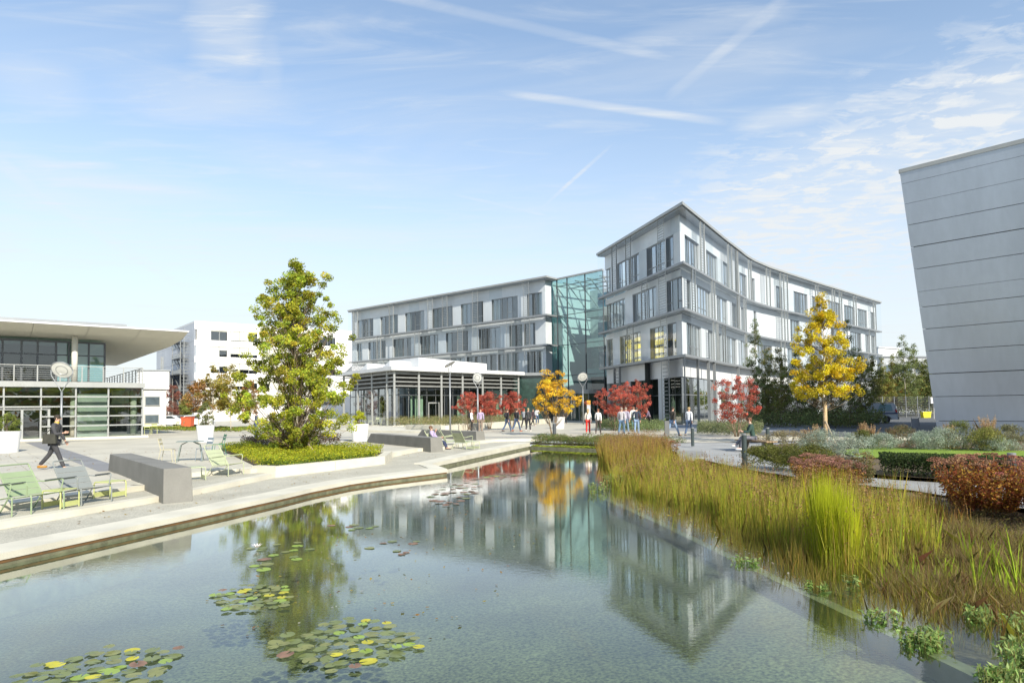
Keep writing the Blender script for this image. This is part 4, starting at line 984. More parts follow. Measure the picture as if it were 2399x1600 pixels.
for k in range(len(zl) - 1):
    z0, z1 = zl[k], zl[k + 1]; gap = .022 if k in (0, 2, 3, 5, 8, 9) else .008
    c0 = a0 + lean * ((z0 - a0[2]) / lean[2]); c1 = a0 + lean * ((z1 - a0[2]) / lean[2])
    off = nrm_m * (-.5); i0 = np.array([c0[0], c0[1]]); i1 = np.array([c1[0], c1[1]])
    for s_ in range(1):
        A_, B_ = i0, i0 + right * Lm; C_, D_ = i1 + right * Lm, i1; o_ = -nrm_m * .12
        mb = MB(); mb.hexa([(*A_, z0 + gap), (*B_, z0 + gap), (*(B_ + o_), z0 + gap), (*(A_ + o_), z0 + gap), (*D_, z1 - gap), (*C_, z1 - gap), (*(C_ + o_), z1 - gap), (*(D_ + o_), z1 - gap)])
        mb.build('metal_panel', BRUSH, mh)
c0 = a0 + lean * ((zl[0] - a0[2]) / lean[2]); c1 = a0 + lean * ((zl[-1] - a0[2]) / lean[2])
o_ = -nrm_m * .14; bkk = -nrm_m * 24; s2 = right * .12
mb = MB(); mb.hexa([(*(p[:2]), z) for p, z in ((c0[:2] + o_ + s2, zl[0]), (c0[:2] + o_ + right * Lm, zl[0]), (c0[:2] + bkk + right * Lm, zl[0]), (c0[:2] + bkk + s2, zl[0]))] + [(*(p[:2]), z) for p, z in ((c1[:2] + o_ + s2, zl[-1] - .1), (c1[:2] + o_ + right * Lm, zl[-1] - .1), (c1[:2] + bkk + right * Lm, zl[-1] - .1), (c1[:2] + bkk + s2, zl[-1] - .1))])
mb.build('core', mat('dark_joint', (.05, .05, .055), .8), mh)
mb = MB(); mb.hexa([(*p, zl[-1] - .02) for p in (c1[:2] - right * .05 + nrm_m * .04, c1[:2] + right * Lm + nrm_m * .04, c1[:2] + right * Lm + bkk, c1[:2] - right * .05 + bkk)] + [(*p, zl[-1] + .2) for p in (c1[:2] - right * .05 + nrm_m * .04, c1[:2] + right * Lm + nrm_m * .04, c1[:2] + right * Lm + bkk, c1[:2] - right * .05 + bkk)]); mb.build('parapet', ALUL, mh)
# ------------------------------------------------------------------ trees
def crown_cards(name, parent, rg, cen, crad, nleaf, size, cols, wts=None, jit=.16, core=None, up=.35, cjit=.22, asp=.75, material=None, kind=None):
    """leaf faces in clumps; every clump and every leaf gets its own tone"""
    nc = len(cen); idx = np.repeat(np.arange(nc), nleaf) if np.isscalar(nleaf) else np.repeat(np.arange(nc), nleaf)
    n = len(idx); g = rg.normal(0, 1, (n, 3)); g /= np.linalg.norm(g, axis=1, keepdims=True); g *= rg.random((n, 1)) ** .45
    pos = cen[idx] + g * (crad[idx][:, None] if hasattr(crad, '__len__') else crad) * np.array([1, 1, .8])
    ctr = core if core is not None else cen.mean(0)
    out = pos - ctr; out /= np.linalg.norm(out, axis=1, keepdims=True) + 1e-6
    V = leafquads(rg, pos, size, up, out * .7, asp)
    pal = palette(rg, n, cols, wts, jit); cj = 1 + rg.normal(0, cjit, (nc, 1)); cpal = palette(rg, nc, cols, wts, .08)
    t = np.clip(pal * .55 + cpal[idx] * .45, 0, 1) * np.clip(cj[idx], .55, 1.5)
    return cards(name, V, np.clip(t, .004, .9), parent, material, kind)
def tree(label, base, H, prof, seed, cols, cat='tree', nclump=120, per=90, crad=.3, leaf=.12, trunk=.10, bark=BARK, wts=None, group=None, h0=None, extra=(), lobes=.28, name='tree', multi=1, up_angle=1.1, gap=.0, dens=1., lean=0., jit=.16, cjit=.22, hollow=.35):
    """prof: [(height, crown radius)] along the crown; extra: clump centres added by hand"""
    rg = np.random.default_rng(seed); r_ = root(name, base, label, cat, group); B = np.array(base)
    hs = np.array([p[0] for p in prof], float); rs = np.array([p[1] for p in prof], float)
    cen = []; ph = rg.random(8) * 6.28
    while len(cen) < nclump:
        h = hs[0] + (hs[-1] - hs[0]) * rg.random(); R = np.interp(h, hs, rs)
        if rg.random() > (R / rs.max()) ** 1.1 + .04: continue
        a = rg.random() * 6.283; lob = 1 + lobes * (math.sin(3 * a + ph[0] + h * 1.3) * .6 + math.sin(5 * a + ph[1] - h * 2.1) * .4 + math.sin(2.2 * h + ph[2]) * .3)
        q = rg.random() ** hollow; rr = max(0, R * lob - crad * .5) * q
        cen.append((math.cos(a) * rr + lean * h, math.sin(a) * rr, h))
    cen = np.array(cen); cen[:, :2] += 0
    cen = np.vstack([cen + B, np.array(extra, float).reshape(-1, 3)]) if len(extra) else cen + B
    cr = crad * rg.uniform(.6, 1.25, len(cen))
    # trunk and limbs
    top = B + np.array([lean * H, 0, H * .93]); mb = MB()
    stems = []
    for k in range(multi):
        a = 6.28 * k / multi + ph[3]; s_ = 0 if multi == 1 else .35 * rs.max()
        tp = top + np.array([math.cos(a) * s_, math.sin(a) * s_, -(H * .25 if multi > 1 else 0)])
        bs = B + np.array([math.cos(a), math.sin(a), 0]) * (.10 if multi > 1 else 0)
        pts = [bs + (tp - bs) * f + np.array([math.sin(f * 5 + k + ph[4]), math.cos(f * 4 + k), 0]) * .025 * H * f * (1 - f) for f in np.linspace(0, 1, 8)]
        mb.tube(pts, [trunk * (1.15 if f == 0 else 1) * (1 - .86 * f) for f in np.linspace(0, 1, 8)], 8); stems.append(pts)
    tr_ = mb.build('trunk', bark, r_, smooth=True); mb = MB()
    for c in cen:
        pts = min(stems, key=lambda p: np.linalg.norm(p[4][:2] - c[:2])); dxy = math.hypot(c[0] - B[0], c[1] - B[1]); zb = max(B[2] + (h0 or hs[0]) * .55, c[2] - dxy * up_angle - .2)
        f = min(.97, max(0, (zb - pts[0][2]) / max(.1, pts[-1][2] - pts[0][2]))) * 7; i = min(6, int(f)); s0 = pts[i] + (pts[i + 1] - pts[i]) * (f - i)
        mid = s0 * .45 + c * .55 + np.array([0, 0, -.06 * dxy]); mb.tube([s0, mid, c], [max(.010, trunk * .16), .008, .005], 4, cap=False)
    mb.build('branches', BARK, r_)
    crown_cards('crown', r_, rg, cen, cr, int(per * dens), leaf, cols, wts, jit=jit, cjit=cjit, core=B + np.array([0, 0, (hs[0] + hs[-1]) / 2]))
    return r_
YG = [(.46, .48, .04), (.30, .40, .045), (.54, .48, .045), (.52, .33, .045), (.16, .28, .045)]
bt = np.array(G(692, 1062, .47)); Db = bt[1]
def bx(px, py, dd=0.): r = ray(px, py); k = (Db + dd) / r[1]; return CAM + r * k
ex_ = []
rgx = np.random.default_rng(5)
for pts in ([(686, 622), (684, 640), (690, 660), (672, 648), (700, 668)], [(628, 662), (634, 680), (644, 700), (655, 718)], [(614, 700), (625, 716), (640, 735)], [(597, 725), (603, 742), (612, 760), (622, 775)],
            [(762, 645), (770, 652), (755, 668), (748, 690), (765, 700)], [(728, 645), (735, 660), (730, 690), (725, 715)], [(783, 735), (790, 750), (780, 770), (770, 790)], [(775, 715), (765, 740)],
            [(800, 830), (790, 845), (776, 860), (762, 872)], [(836, 882), (826, 896), (818, 908), (806, 924), (795, 938)], [(590, 790), (600, 805), (615, 815)], [(575, 835), (585, 850), (600, 862)], [(556, 878), (566, 885), (580, 900)],
            [(560, 935), (575, 940), (590, 950)], [(800, 985), (785, 1000), (770, 1015)], [(575, 985), (590, 1005), (610, 1020)], [(640, 1040), (665, 1045), (735, 1040), (700, 1035)]):
    for p in pts: ex_.append(bx(*p, rgx.uniform(-.4, .5)))
tree('big green and yellow maple in its low planter, tallest tree on the plaza', tuple(bt), 8.0, [(.28, 1.35), (1.0, 1.95), (2.0, 2.15), (3.0, 2.1), (4.2, 1.75), (5.2, 1.55), (6.2, 1.35), (7.0, .9), (7.9, .2)],
     11, YG, nclump=480, per=125, crad=.245, leaf=.082, trunk=.11, bark=PALEBARK, wts=[.28, .30, .18, .07, .17], extra=ex_, lobes=.42, up_angle=1.6, hollow=.55, cjit=.26)
ORY = [(.55, .36, .02), (.62, .44, .03), (.40, .26, .02), (.48, .42, .03)]
gb = D(1932, 29.5, PL_Z)
tree('golden yellow tree with burlap wrapped trunk beside the road', gb, 6.7, [(2.05, .9), (2.3, 1.6), (3.2, 1.5), (4.2, 1.35), (5.2, 1.05), (6.0, .7), (6.7, .2)], 21, [(.74, .58, .03), (.64, .48, .02), (.50, .52, .04), (.74, .46, .03)],
     nclump=190, per=125, crad=.22, leaf=.07, trunk=.065, bark=PALEBARK, wts=[.4, .2, .25, .15], lobes=.36, h0=2.6, up_angle=.5)
mb = MB(); mb.tube([(gb[0], gb[1], PL_Z), (gb[0] + .01, gb[1], 2.35)], [.095, .085], 10); o = mb.build('burlap_wrap', mat('burlap', (.52, .38, .22), .95, var=.2, scale=12, bump=.5, bscale=60), None, smooth=True); o.parent = bpy.data.objects['tree.001']; o.location = -Vector(gb)
def stake(label, p0, p1, r=.04): mb = MB(); mb.tube([p0, p1], r, 8); return tag(mb.build('tree_stake', mat('stake_wood', (.42, .34, .24), .9, var=.2)), label, 'stake')
stake('slanting timber stake propping the golden tree', D(1958, 27.6, .42), (gb[0] - .02, gb[1] - .1, 1.45))
stake('slanting timber stake at the foot of the big maple', G(742, 1066, .45), bx(722, 1040, -.3))
yb = G(1297, 1020); tree('small yellow tree with bare grey stems near the pond head', yb, 4.2, [(1.4, 1.1), (2.0, 1.75), (2.8, 1.6), (3.5, 1.2), (4.2, .45)], 31, [(.78, .50, .04), (.84, .58, .05), (.66, .36, .03)], nclump=90, per=60, crad=.25, leaf=.10, trunk=.05, multi=3, h0=1.0, lobes=.3, bark=BARK, hollow=.45)
RED = [(.50, .09, .07), (.60, .16, .11), (.38, .07, .055), (.58, .22, .13)]
def acer(label, px, dist, z0, w_, zt, zb, seed, lift=0.):
    b = D(px, dist, z0); return tree(label, b, zt - z0, [(zb - z0, w_ * .55), ((zb + zt) / 2 - z0 - .2, w_), (zt - z0 - .4, w_ * .72), (zt - z0, w_ * .25)], seed, RED, nclump=95, per=75, crad=.22, leaf=.075, trunk=.035, multi=4, h0=.3, lobes=.3, bark=BARK, group='red Japanese maples', up_angle=.8, hollow=.5)
acer('red maple at the left end of the café planting, left of the lamp', 1100, 53.5, .55, 1.6, 3.5, 1.75, 41)
acer('red maple in the café planting, directly right of the lamp', 1146, 54, .55, 1.35, 3.6, 1.75, 42)
acer('red maple at the right end of the café planting', 1199, 55, .55, 1.4, 3.5, 1.7, 43)
acer('left half of the red maple pair before the building entrance', 1440, 50, PL_Z, 1.8, 3.8, 1.5, 44)
acer('right half of the red maple pair before the building entrance', 1487, 51, PL_Z, 1.6, 4.3, 1.5, 45)
acer('bright red maple standing before the dark birch grove', 1724, 38.2, PL_Z, 1.75, 3.9, 1.35, 46)
GRN = [(.18, .23, .08), (.22, .27, .09), (.12, .16, .06), (.28, .30, .10)]; GRN2 = [(.20, .26, .06), (.25, .27, .07), (.15, .19, .05), (.34, .24, .06)]
grove = [(1772, 55, 9.4, 1.25, 0, 'tallest pointed dark green birch at the left end of the grove'), (1800, 57, 7.2, 1.3, 1, 'lighter feathery birch second from the left in the grove'), (1830, 54, 7.0, 1.5, 0, 'dark birch with a pale trunk left of the golden tree'),
         (1868, 56, 6.8, 1.6, 0, 'dark birch just behind the left side of the golden crown'), (1905, 58, 6.6, 1.6, 0, 'dark birch hidden behind the golden tree trunk'), (1948, 57, 7.0, 1.6, 0, 'dark birch just right of the wrapped trunk'),
         (1990, 52, 9.0, 1.35, 0, 'tall narrow dark birch rising right of the golden crown'), (2018, 60, 7.0, 1.3, 1, 'light green birch above the parked van bonnet'), (2046, 62, 6.6, 1.2, 1, 'light green birch at the right end of the grove above the van')]
for i, (px, dd, zt, R, k, lb) in enumerate(grove):
    tree(lb, D(px, dd, PL_Z), zt - .4, [(1.2, R * .75), (2.5, R), (4.2, R * .95), ((zt - .4) * .8, R * .62), (zt - .4, .2)], 60 + i, GRN2 if k or i in (2, 5) else GRN, nclump=120, per=62, crad=.30, leaf=.09, trunk=.06, bark=PALEBARK, group='birches of the dark grove', lobes=.45, up_angle=1.6, h0=1.5, hollow=.6)
far = [(2068, 88, 8.6, 1.5, 1, 'light wispy birch at the left end of the fence row'), (2094, 99, 9.6, 1.6, 1, 'feathery mid green tree second row behind the mesh fence'), (2085, 92, 6.6, 1.6, 2, 'small orange tinted tree behind the mesh fence'), (2105, 96, 8.4, 1.7, 1, 'green tree left of centre behind the mesh fence'), (2122, 90, 12.3, 1.9, 0, 'tallest slender birch behind the mesh fence'), (2145, 94, 10.6, 1.6, 0, 'second tallest birch behind the mesh fence'),
       (2166, 95, 8.2, 1.9, 1, 'round green tree behind the mesh fence near the metal hall'), (2184, 93, 10.9, 1.5, 0, 'pointed dark tree touching the leaning metal wall')]
for i, (px, dd, zt, R, k, lb) in enumerate(far):
    tree(lb, D(px, dd, PL_Z), zt - .4, [(1.6, R), (3.5, R * 1.1), ((zt - .4) * .7, R * .7), (zt - .4, .15)], 80 + i, [GRN, GRN2, [(.40, .20, .03), (.2, .18, .03)]][k], nclump=110, per=60, crad=.48, leaf=.15, trunk=.07, bark=PALEBARK, group='trees behind the mesh fence', lobes=.25, h0=1.5, hollow=.6)
RUST = [(.42, .20, .07), (.36, .26, .07), (.30, .24, .08), (.50, .22, .08)]
for i, (px, dd, zt, R, zb, cols, lb) in enumerate([(465, 66, 5.6, 1.5, 2.2, RUST, 'rust brown young tree on a pale stem behind the white pot'), (499, 64, 6.1, 1.7, 2.3, [(.34, .30, .07), (.42, .24, .08), (.24, .24, .06)], 'olive and orange young tree, middle one of the three by the white block'),
        (541, 60, 6.0, 1.7, 2.2, [(.36, .32, .05), (.44, .30, .05), (.22, .24, .05)], 'yellowing young tree partly hidden by the big maple'), (405, 92, 5.4, 2.2, 1.4, [(.26, .10, .07), (.34, .13, .09), (.2, .1, .07)], 'dark red brown tree under the fire stairs'), (585, 74, 5.2, 1.6, 2.0, RUST, 'small orange tree glimpsed left of the big maple trunk'),
        (436, 88, 3.9, 1.0, 1.2, GRN2, 'little green tree beside the parked white cars')]):
    tree(lb, D(px, dd, PL_Z), zt, [(zb - .4, R * .6), (zb + .8, R), (zt - 1, R * .75), (zt, .3)], 100 + i, cols, nclump=60, per=55, crad=.42, leaf=.16, trunk=.06, bark=PALEBARK, group='young autumn trees by the white block', h0=1.8)
# ------------------------------------------------------------------ planting
def cover(name, poly, n, zf, h, size, cols, seed, wts=None, mound=.5, up=.6, kind='stuff', asp=.6, jit=.2, freq=1.3):
    """ground cover: leaf faces from the soil up to an uneven top"""
    rg = np.random.default_rng(seed); xs_ = [p[0] for p in poly]; ys_ = [p[1] for p in poly]; pts = []
    while len(pts) < n:
        q = rg.random((n * 2, 2)) * [max(xs_) - min(xs_), max(ys_) - min(ys_)] + [min(xs_), min(ys_)]
        pts += [p for p in q if inpoly(p[0], p[1], poly)]
    p = np.array(pts[:n]); ph = rg.random(4) * 6; mnd = 1 - mound + mound * (.5 + .25 * np.sin(p[:, 0] * freq * 2.1 + p[:, 1] * freq + ph[0]) + .25 * np.sin(p[:, 1] * freq * 2.9 - p[:, 0] * freq * 1.3 + ph[1]) + .2 * np.sin(p[:, 0] * freq * 6 + ph[2]) * np.sin(p[:, 1] * freq * 6.7 + ph[3]))
    z0 = np.array([zf(a, b) if callable(zf) else zf for a, b in p]); z = z0 + h * mnd * rg.random(n) ** .5
    t = palette(rg, n, cols, wts, jit); k = np.sin(p[:, 0] * 2.3 + ph[1]) * np.sin(p[:, 1] * 1.9 + ph[2]); t *= (1 + .22 * k)[:, None]
    return cards(name, leafquads(rg, np.column_stack([p, z]), size, up, asp=asp), np.clip(t, .004, .9), None, None, kind)
TB = [(-7.9, 20.75), (-7.2, 20.65), (-4.95, 24.3), (-5.3, 27.3), tuple(G(800, 1047)[:2]), tuple(G(700, 1040)[:2]), tuple(G(545, 1043)[:2]), tuple(G(513, 1052)[:2])]
sheet('planter_soil', TB, [], .445, SOIL)
pk = root('planter_kerb', (0, 0, 0)); pk['kind'] = 'structure'
stones('kerb_stone', [(-8.2, 20.85), (-7.28, 20.36), (-4.70, 24.42), (-4.98, 27.4)], 2.4, .30, .50, .12, CONC, pk)
YC = [(.42, .44, .015), (.33, .38, .02), (.50, .46, .03), (.22, .30, .03)]
tbf = [TB[0], TB[1], TB[2], TB[3], tuple(G(800, 1052)[:2]), tuple(G(640, 1062)[:2]), tuple(G(575, 1050)[:2]), TB[7]]
cover('ground_cover', tbf, 26000, .44, .42, .055, YC, 201, mound=.55)
cover('ground_cover', [(-7.9, 20.9), (-7.2, 20.8), (-5.1, 24.3), (-5.4, 26.0), (-6.5, 24.6), (-8.6, 22.6)], 8000, .44, .22, .05, [(.12, .20, .03), (.18, .24, .03)], 202)
cover('ground_cover', [tuple(G(x, y)[:2]) for x, y in ((560, 1044), (700, 1041), (800, 1046), (790, 1052), (700, 1054), (600, 1056))], 9000, .44, .75, .07, [(.10, .075, .05), (.15, .10, .07), (.10, .13, .04), (.22, .12, .08)], 203)
# bed at the head of the pond
fb = [(1.0, 36.75), (1.8, 38.5), (6.4, 34.9), (8.6, 32.6), (7.0, 31.6), (5.0, 33.3)]
sheet('pond_head_soil', fb, [], .2, SOIL)
cover('pond_head_planting', fb, 26000, .2, .62, .075, [(.10, .17, .04), (.16, .22, .06), (.22, .26, .08), (.30, .22, .12)], 204, mound=.6, up=.2, asp=.35)
cover('pond_head_planting', [(1.0, 36.5), (5.0, 33.1), (5.2, 33.5), (1.2, 36.9)], 4500, .06, .16, .06, [(.42, .48, .05), (.34, .42, .05)], 205)
# planter by the café: pale wall, mixed perennials
cp = [G(905, 1001)[:2], G(1044, 1013)[:2], G(1290, 991)[:2], G(1290, 986)[:2], G(1000, 992)[:2]]
pwk = root('cafe_planter_wall', (0, 0, 0)); pwk['kind'] = 'structure'
stones('wall_stone', [tuple(cp[1]), tuple(cp[2])], 3., .4, .95, .3, CONC, pwk); stones('wall_stone', [tuple(G(950, 1010)[:2]), tuple(cp[1])], 3., .4, .95, .3, CONC, pwk)
cover('cafe_planting', [G(900, 1000)[:2], G(950, 1007)[:2], (cp[1][0] - .2, cp[1][1] + .6), (G(1240, 994)[:2]), G(1230, 990)[:2], G(940, 993)[:2]], 22000, .6, 1.05, .13, [(.22, .24, .07), (.30, .25, .12), (.14, .20, .06), (.36, .28, .16)], 206, mound=.6, up=0, asp=.3)
cover('entrance_planting', [G(1398, 1008)[:2], G(1560, 1014)[:2], G(1562, 1002)[:2], G(1400, 999)[:2]], 14000, PL_Z, .85, .11, [(.12, .18, .06), (.20, .26, .10), (.26, .30, .14)], 207, mound=.6, asp=.45)
cover('entrance_planting', [G(1632, 1018)[:2], G(1780, 1022)[:2], G(1790, 1008)[:2], G(1640, 1006)[:2]], 15000, PL_Z, .8, .10, [(.14, .18, .06), (.22, .26, .12), (.30, .30, .18)], 208, mound=.6, asp=.45)
cover('woodland_floor', [D(1740, 52, 0)[:2], D(2020, 48, 0)[:2], D(2080, 60, 0)[:2], D(1760, 66, 0)[:2]], 16000, PL_Z, 1.6, .16, GRN + [(.16, .13, .06)], 209, mound=.7)
cover('fence_planting', [D(2062, 92, 0)[:2], D(2210, 92, 0)[:2], D(2220, 104, 0)[:2], D(2062, 104, 0)[:2]], 22000, PL_Z, 6.0, .24, GRN2 + GRN, 210, mound=.5)
cover('back_lawn', [D(330, 68, 0)[:2], D(560, 58, 0)[:2], D(600, 66, 0)[:2], D(330, 78, 0)[:2]], 12000, PL_Z, .35, .12, [(.22, .34, .04), (.16, .26, .04), (.35, .26, .06)], 211, mound=.5)
cover('far_treeline', [(-250, 240), (250, 240), (260, 300), (-250, 300)], 16000, 0, 11, 2.0, GRN + GRN2, 212, mound=.5)
cover('far_treeline', [(-220, -60), (240, -60), (250, -95), (-220, -95)], 14000, 0, 13, 2.2, GRN + GRN2 + RUST[:1], 213, mound=.55)
# hedge, shrubs, perennials on the right
def bush(name, label, c, rx, ry, h, n, size, cols, seed, cat='shrub', group=None, stems=0, scol=(.12, .08, .05), plume=None, up=.2, asp=.5, jit=.2, base=.0, wts=None, squash=1.):
    rg = np.random.default_rng(seed); r_ = root(name, c, label, cat, group); C_ = np.array(c)
    k = max(8, n // 60); a = rg.random(k) * 6.28; q = rg.random(k) ** .5; hh = rg.random(k) ** .7
    sh = np.sqrt(np.clip(1 - (hh * 2 - .75) ** 2 * .8, .05, 1)) if squash else 1
    cen = C_ + np.column_stack([np.cos(a) * q * rx * sh, np.sin(a) * q * ry * sh, base + hh * (h - base) * .92])
    cr = np.full(k, min(rx, ry, h) * .28)
    crown_cards('foliage', r_, rg, cen, cr, max(20, n // k), size, cols, wts, jit=jit, cjit=.2, up=up, asp=asp)
    if stems:
        mb = MB()
        for i in range(stems): a_ = rg.random() * 6.28; q_ = rg.random() ** .5; t_ = np.array([math.cos(a_) * rx * q_, math.sin(a_) * ry * q_, h * rg.uniform(.6, .95)]); b_ = np.array([math.cos(a_) * rx * q_ * .35, math.sin(a_) * ry * q_ * .35, 0]); mb.tube([C_ + b_, C_ + b_ * .4 + t_ * .6, C_ + t_], [.012, .009, .005], 4, cap=False)
        mb.build('stems', mat('stem_%d%d%d' % tuple(int(x * 99) for x in scol), scol, .9, var=.2), r_)
    return r_
hc = [(9.35, 16.75), (12.6, 13.6), (17.5, 9.6), (18.4, 10.9), (13.3, 15.0), (9.9, 18.0)]
rgh = np.random.default_rng(77); hr = root('hedge', (11, 15.5, .3), 'clipped dark box hedge along the path below the lawn', 'hedge')
pts = []
while len(pts) < 60000:
    q = rgh.random((60000, 2)) * [9.2, 8.6] + [9.3, 9.5]; pts += [p for p in q if inpoly(p[0], p[1], hc)]
p = np.array(pts[:60000]); z = .3 + .62 * rgh.random(60000) ** .4
cards('foliage', leafquads(rgh, np.column_stack([p, z]), .05, .5), np.clip(palette(rgh, 60000, [(.045, .075, .02), (.07, .10, .025), (.03, .055, .015)], None, .2), .004, 1), hr)
SILV = [(.36, .42, .33), (.28, .35, .27), (.42, .46, .38)]; OLV = [(.16, .17, .03), (.11, .13, .03), (.22, .21, .04), (.07, .09, .02)]
def gz(px, py, z): return tuple(P(px, py, z))
for i, (px, py, w_, h, lb) in enumerate([(1800, 1092, .85, .62, 'rounded olive box shrub right behind the bench, leftmost of its row'), (1850, 1096, .95, .66, 'olive box shrub in the middle of the row by the path'), (1905, 1100, .95, .7, 'olive brown box shrub at the right end of the row, left of the sedum')]):
    bush('box_shrub', lb, gz(px, py, .38), w_, .8, h, 5200, .045, OLV, 300 + i, group='box shrubs by the path')
for i, (px, py, w_, h, lb) in enumerate([(1925, 1068, .95, .95, 'pale silver lavender bush left of the stake'), (1985, 1074, 1.05, .85, 'silver green bush right of the golden tree stake'), (2068, 1052, .7, .62, 'small silver cushion at the left end of the lawn'), (2162, 1052, .6, .7, 'small silver bush behind the lawn, middle'), (2208, 1054, .95, .85, 'largest silver bush behind the lawn near the metal hall'), (2335, 1056, .8, .55, 'flat silver bush behind the lawn at far right')]):
    bush('silver_bush', lb, gz(px, py, .42), w_, .7, h, 4600, .06, SILV, 320 + i, group='silver bushes of the garden', asp=.3, up=.6)
for i, (px, py, w_, h, c_, lb) in enumerate([(1845, 1050, 1.6, .75, [(.26, .24, .12), (.34, .28, .18)], 'straw coloured low grass bush behind the box shrubs'), (2110, 1046, .8, .9, [(.16, .20, .06), (.26, .22, .12), (.2, .1, .08)], 'green and maroon perennial clump behind the lawn'), (2250, 1050, 1.1, 1.1, [(.24, .26, .08), (.18, .22, .06)], 'tall yellow green perennial clump with pink blooms'), (2370, 1052, 1.1, .95, [(.2, .22, .1), (.26, .24, .14)], 'grey green perennial clump at the right border'), (2025, 1048, .7, .7, [(.12, .15, .04), (.2, .2, .06)], 'dark green clump at the corner of the lawn'), (2310, 1056, .8, .9, [(.22, .24, .06), (.30, .28, .08)], 'olive clump under the feather grass by the metal hall')]):
    bush('perennial_clump', lb, gz(px, py, .42), w_, .6, h, 4200, .06, c_, 340 + i, group='perennials around the lawn', asp=.35, up=.1, stems=14, scol=(.2, .16, .08))
# feather grasses: leaning straw plumes
def blades(rg, base, h, w, lean, cols, ctip=None, seg=3, droop=.25):
    n = len(base); a = rg.random(n) * 6.283; d = np.column_stack([np.cos(a), np.sin(a)]) * (lean * rg.random((n, 1)) ** .7)
    H = h * (.45 + .65 * rg.random(n) ** .8) * (1 + .16 * np.sin(base[:, 0] * 3.1 + base[:, 1] * 2.3) + .14 * np.sin(base[:, 1] * 5.3 - base[:, 0] * 4.1)); kink = rg.random(n) < (.07 if w < .02 and lean < .3 else 0); w = w * rg.uniform(.5, 1.5, n); V = np.zeros((n, seg * 2, 3)); fa = rg.random(n) * 3.14; wd = np.column_stack([np.cos(fa), np.sin(fa), np.zeros(n)])
    for s_ in range(seg):
        f = s_ / (seg - 1); ww = (w * (1 - f) ** .7 * .5 + w * .03)[:, None]
        c = base.copy(); c[:, :2] += d * (H * f ** 1.7)[:, None]; c[:, 2] += H * (f - droop * f ** 3 * np.linalg.norm(d, axis=1)) - np.where(kink, H * .55 * max(0, f - .45), 0); c[:, :2] += np.where(kink, 1., 0)[:, None] * d * (H * 1.2 * max(0, f - .45))[:, None]
        V[:, s_] = c - wd * ww; V[:, 2 * seg - 1 - s_] = c + wd * ww
    return V
def bladeobj(name, rg, base, h, w, lean, cols, parent=None, kind='stuff', wts=None, tip=None, seg=3, jit=.18):
    V = blades(rg, base, h, w, lean, cols, seg=seg); n = len(base); c = palette(rg, n, cols, wts, jit); t = np.repeat(c[:, None, :], seg * 2, 1)
    if tip is not None:
        m_ = rg.random(n) < tip[1]; tc_ = palette(rg, n, tip[0], None, .15)
        for s_ in range(seg):
            f = (s_ / (seg - 1)) ** 1.3
            for k in (s_, 2 * seg - 1 - s_): t[:, k] = np.where(m_[:, None], c * (1 - f) + tc_ * f, c)
    return cards(name, V, np.clip(t, .004, .9), parent, None, kind)
for i, (px, py, h, w_, lb) in enumerate([(1893, 1046, .85, .45, 'straw feather grass left of the golden tree trunk'), (1912, 1044, .9, .3, 'single upright feather grass just left of the wrapped trunk'), (2042, 1046, 1.0, .6, 'large fan of straw feather grass before the road'), (2225, 1050, .95, .5, 'feather grass before the corner of the metal hall'), (2312, 1052, 1.15, .6, 'tallest fan of feather grass before the metal wall'), (2022, 1042, .8, .3, 'small feather grass beside the large fan')]):
    c = np.array(gz(px, py, .42)); r_ = root('feather_grass', tuple(c), lb, 'grass', 'feather grasses'); rg = np.random.default_rng(400 + i)
    b_ = np.tile(c, (900, 1)); b_[:, :2] += rg.normal(0, .12, (900, 2)); bladeobj('leaves', rg, b_, h * .7, .012, .5, [(.26, .24, .07), (.34, .28, .12)], r_, None)
    b_ = np.tile(c, (90, 1)); b_[:, :2] += rg.normal(0, .08, (90, 2)); V = blades(rg, b_, h, .012, w_ * .55, None, seg=4)
    tips = (V[:, 3] + V[:, 4]) / 2; mid = (V[:, 2] + V[:, 5]) / 2; n = 90 * 46; ii = np.repeat(np.arange(90), 46); f = rg.random((n, 1)) ; pos = mid[ii] * (1 - f) + tips[ii] * f + rg.normal(0, .012, (n, 3)) * (1.4 - f)
    cards('plume', leafquads(rg, pos, .055, 1.5, asp=.25), np.clip(palette(rg, n, [(.52, .36, .20), (.60, .44, .26)], None, .12), 0, 1), r_)
    bladeobj('stalks', rg, b_, h, .012, w_ * .5, [(.42, .32, .16)], r_, None)
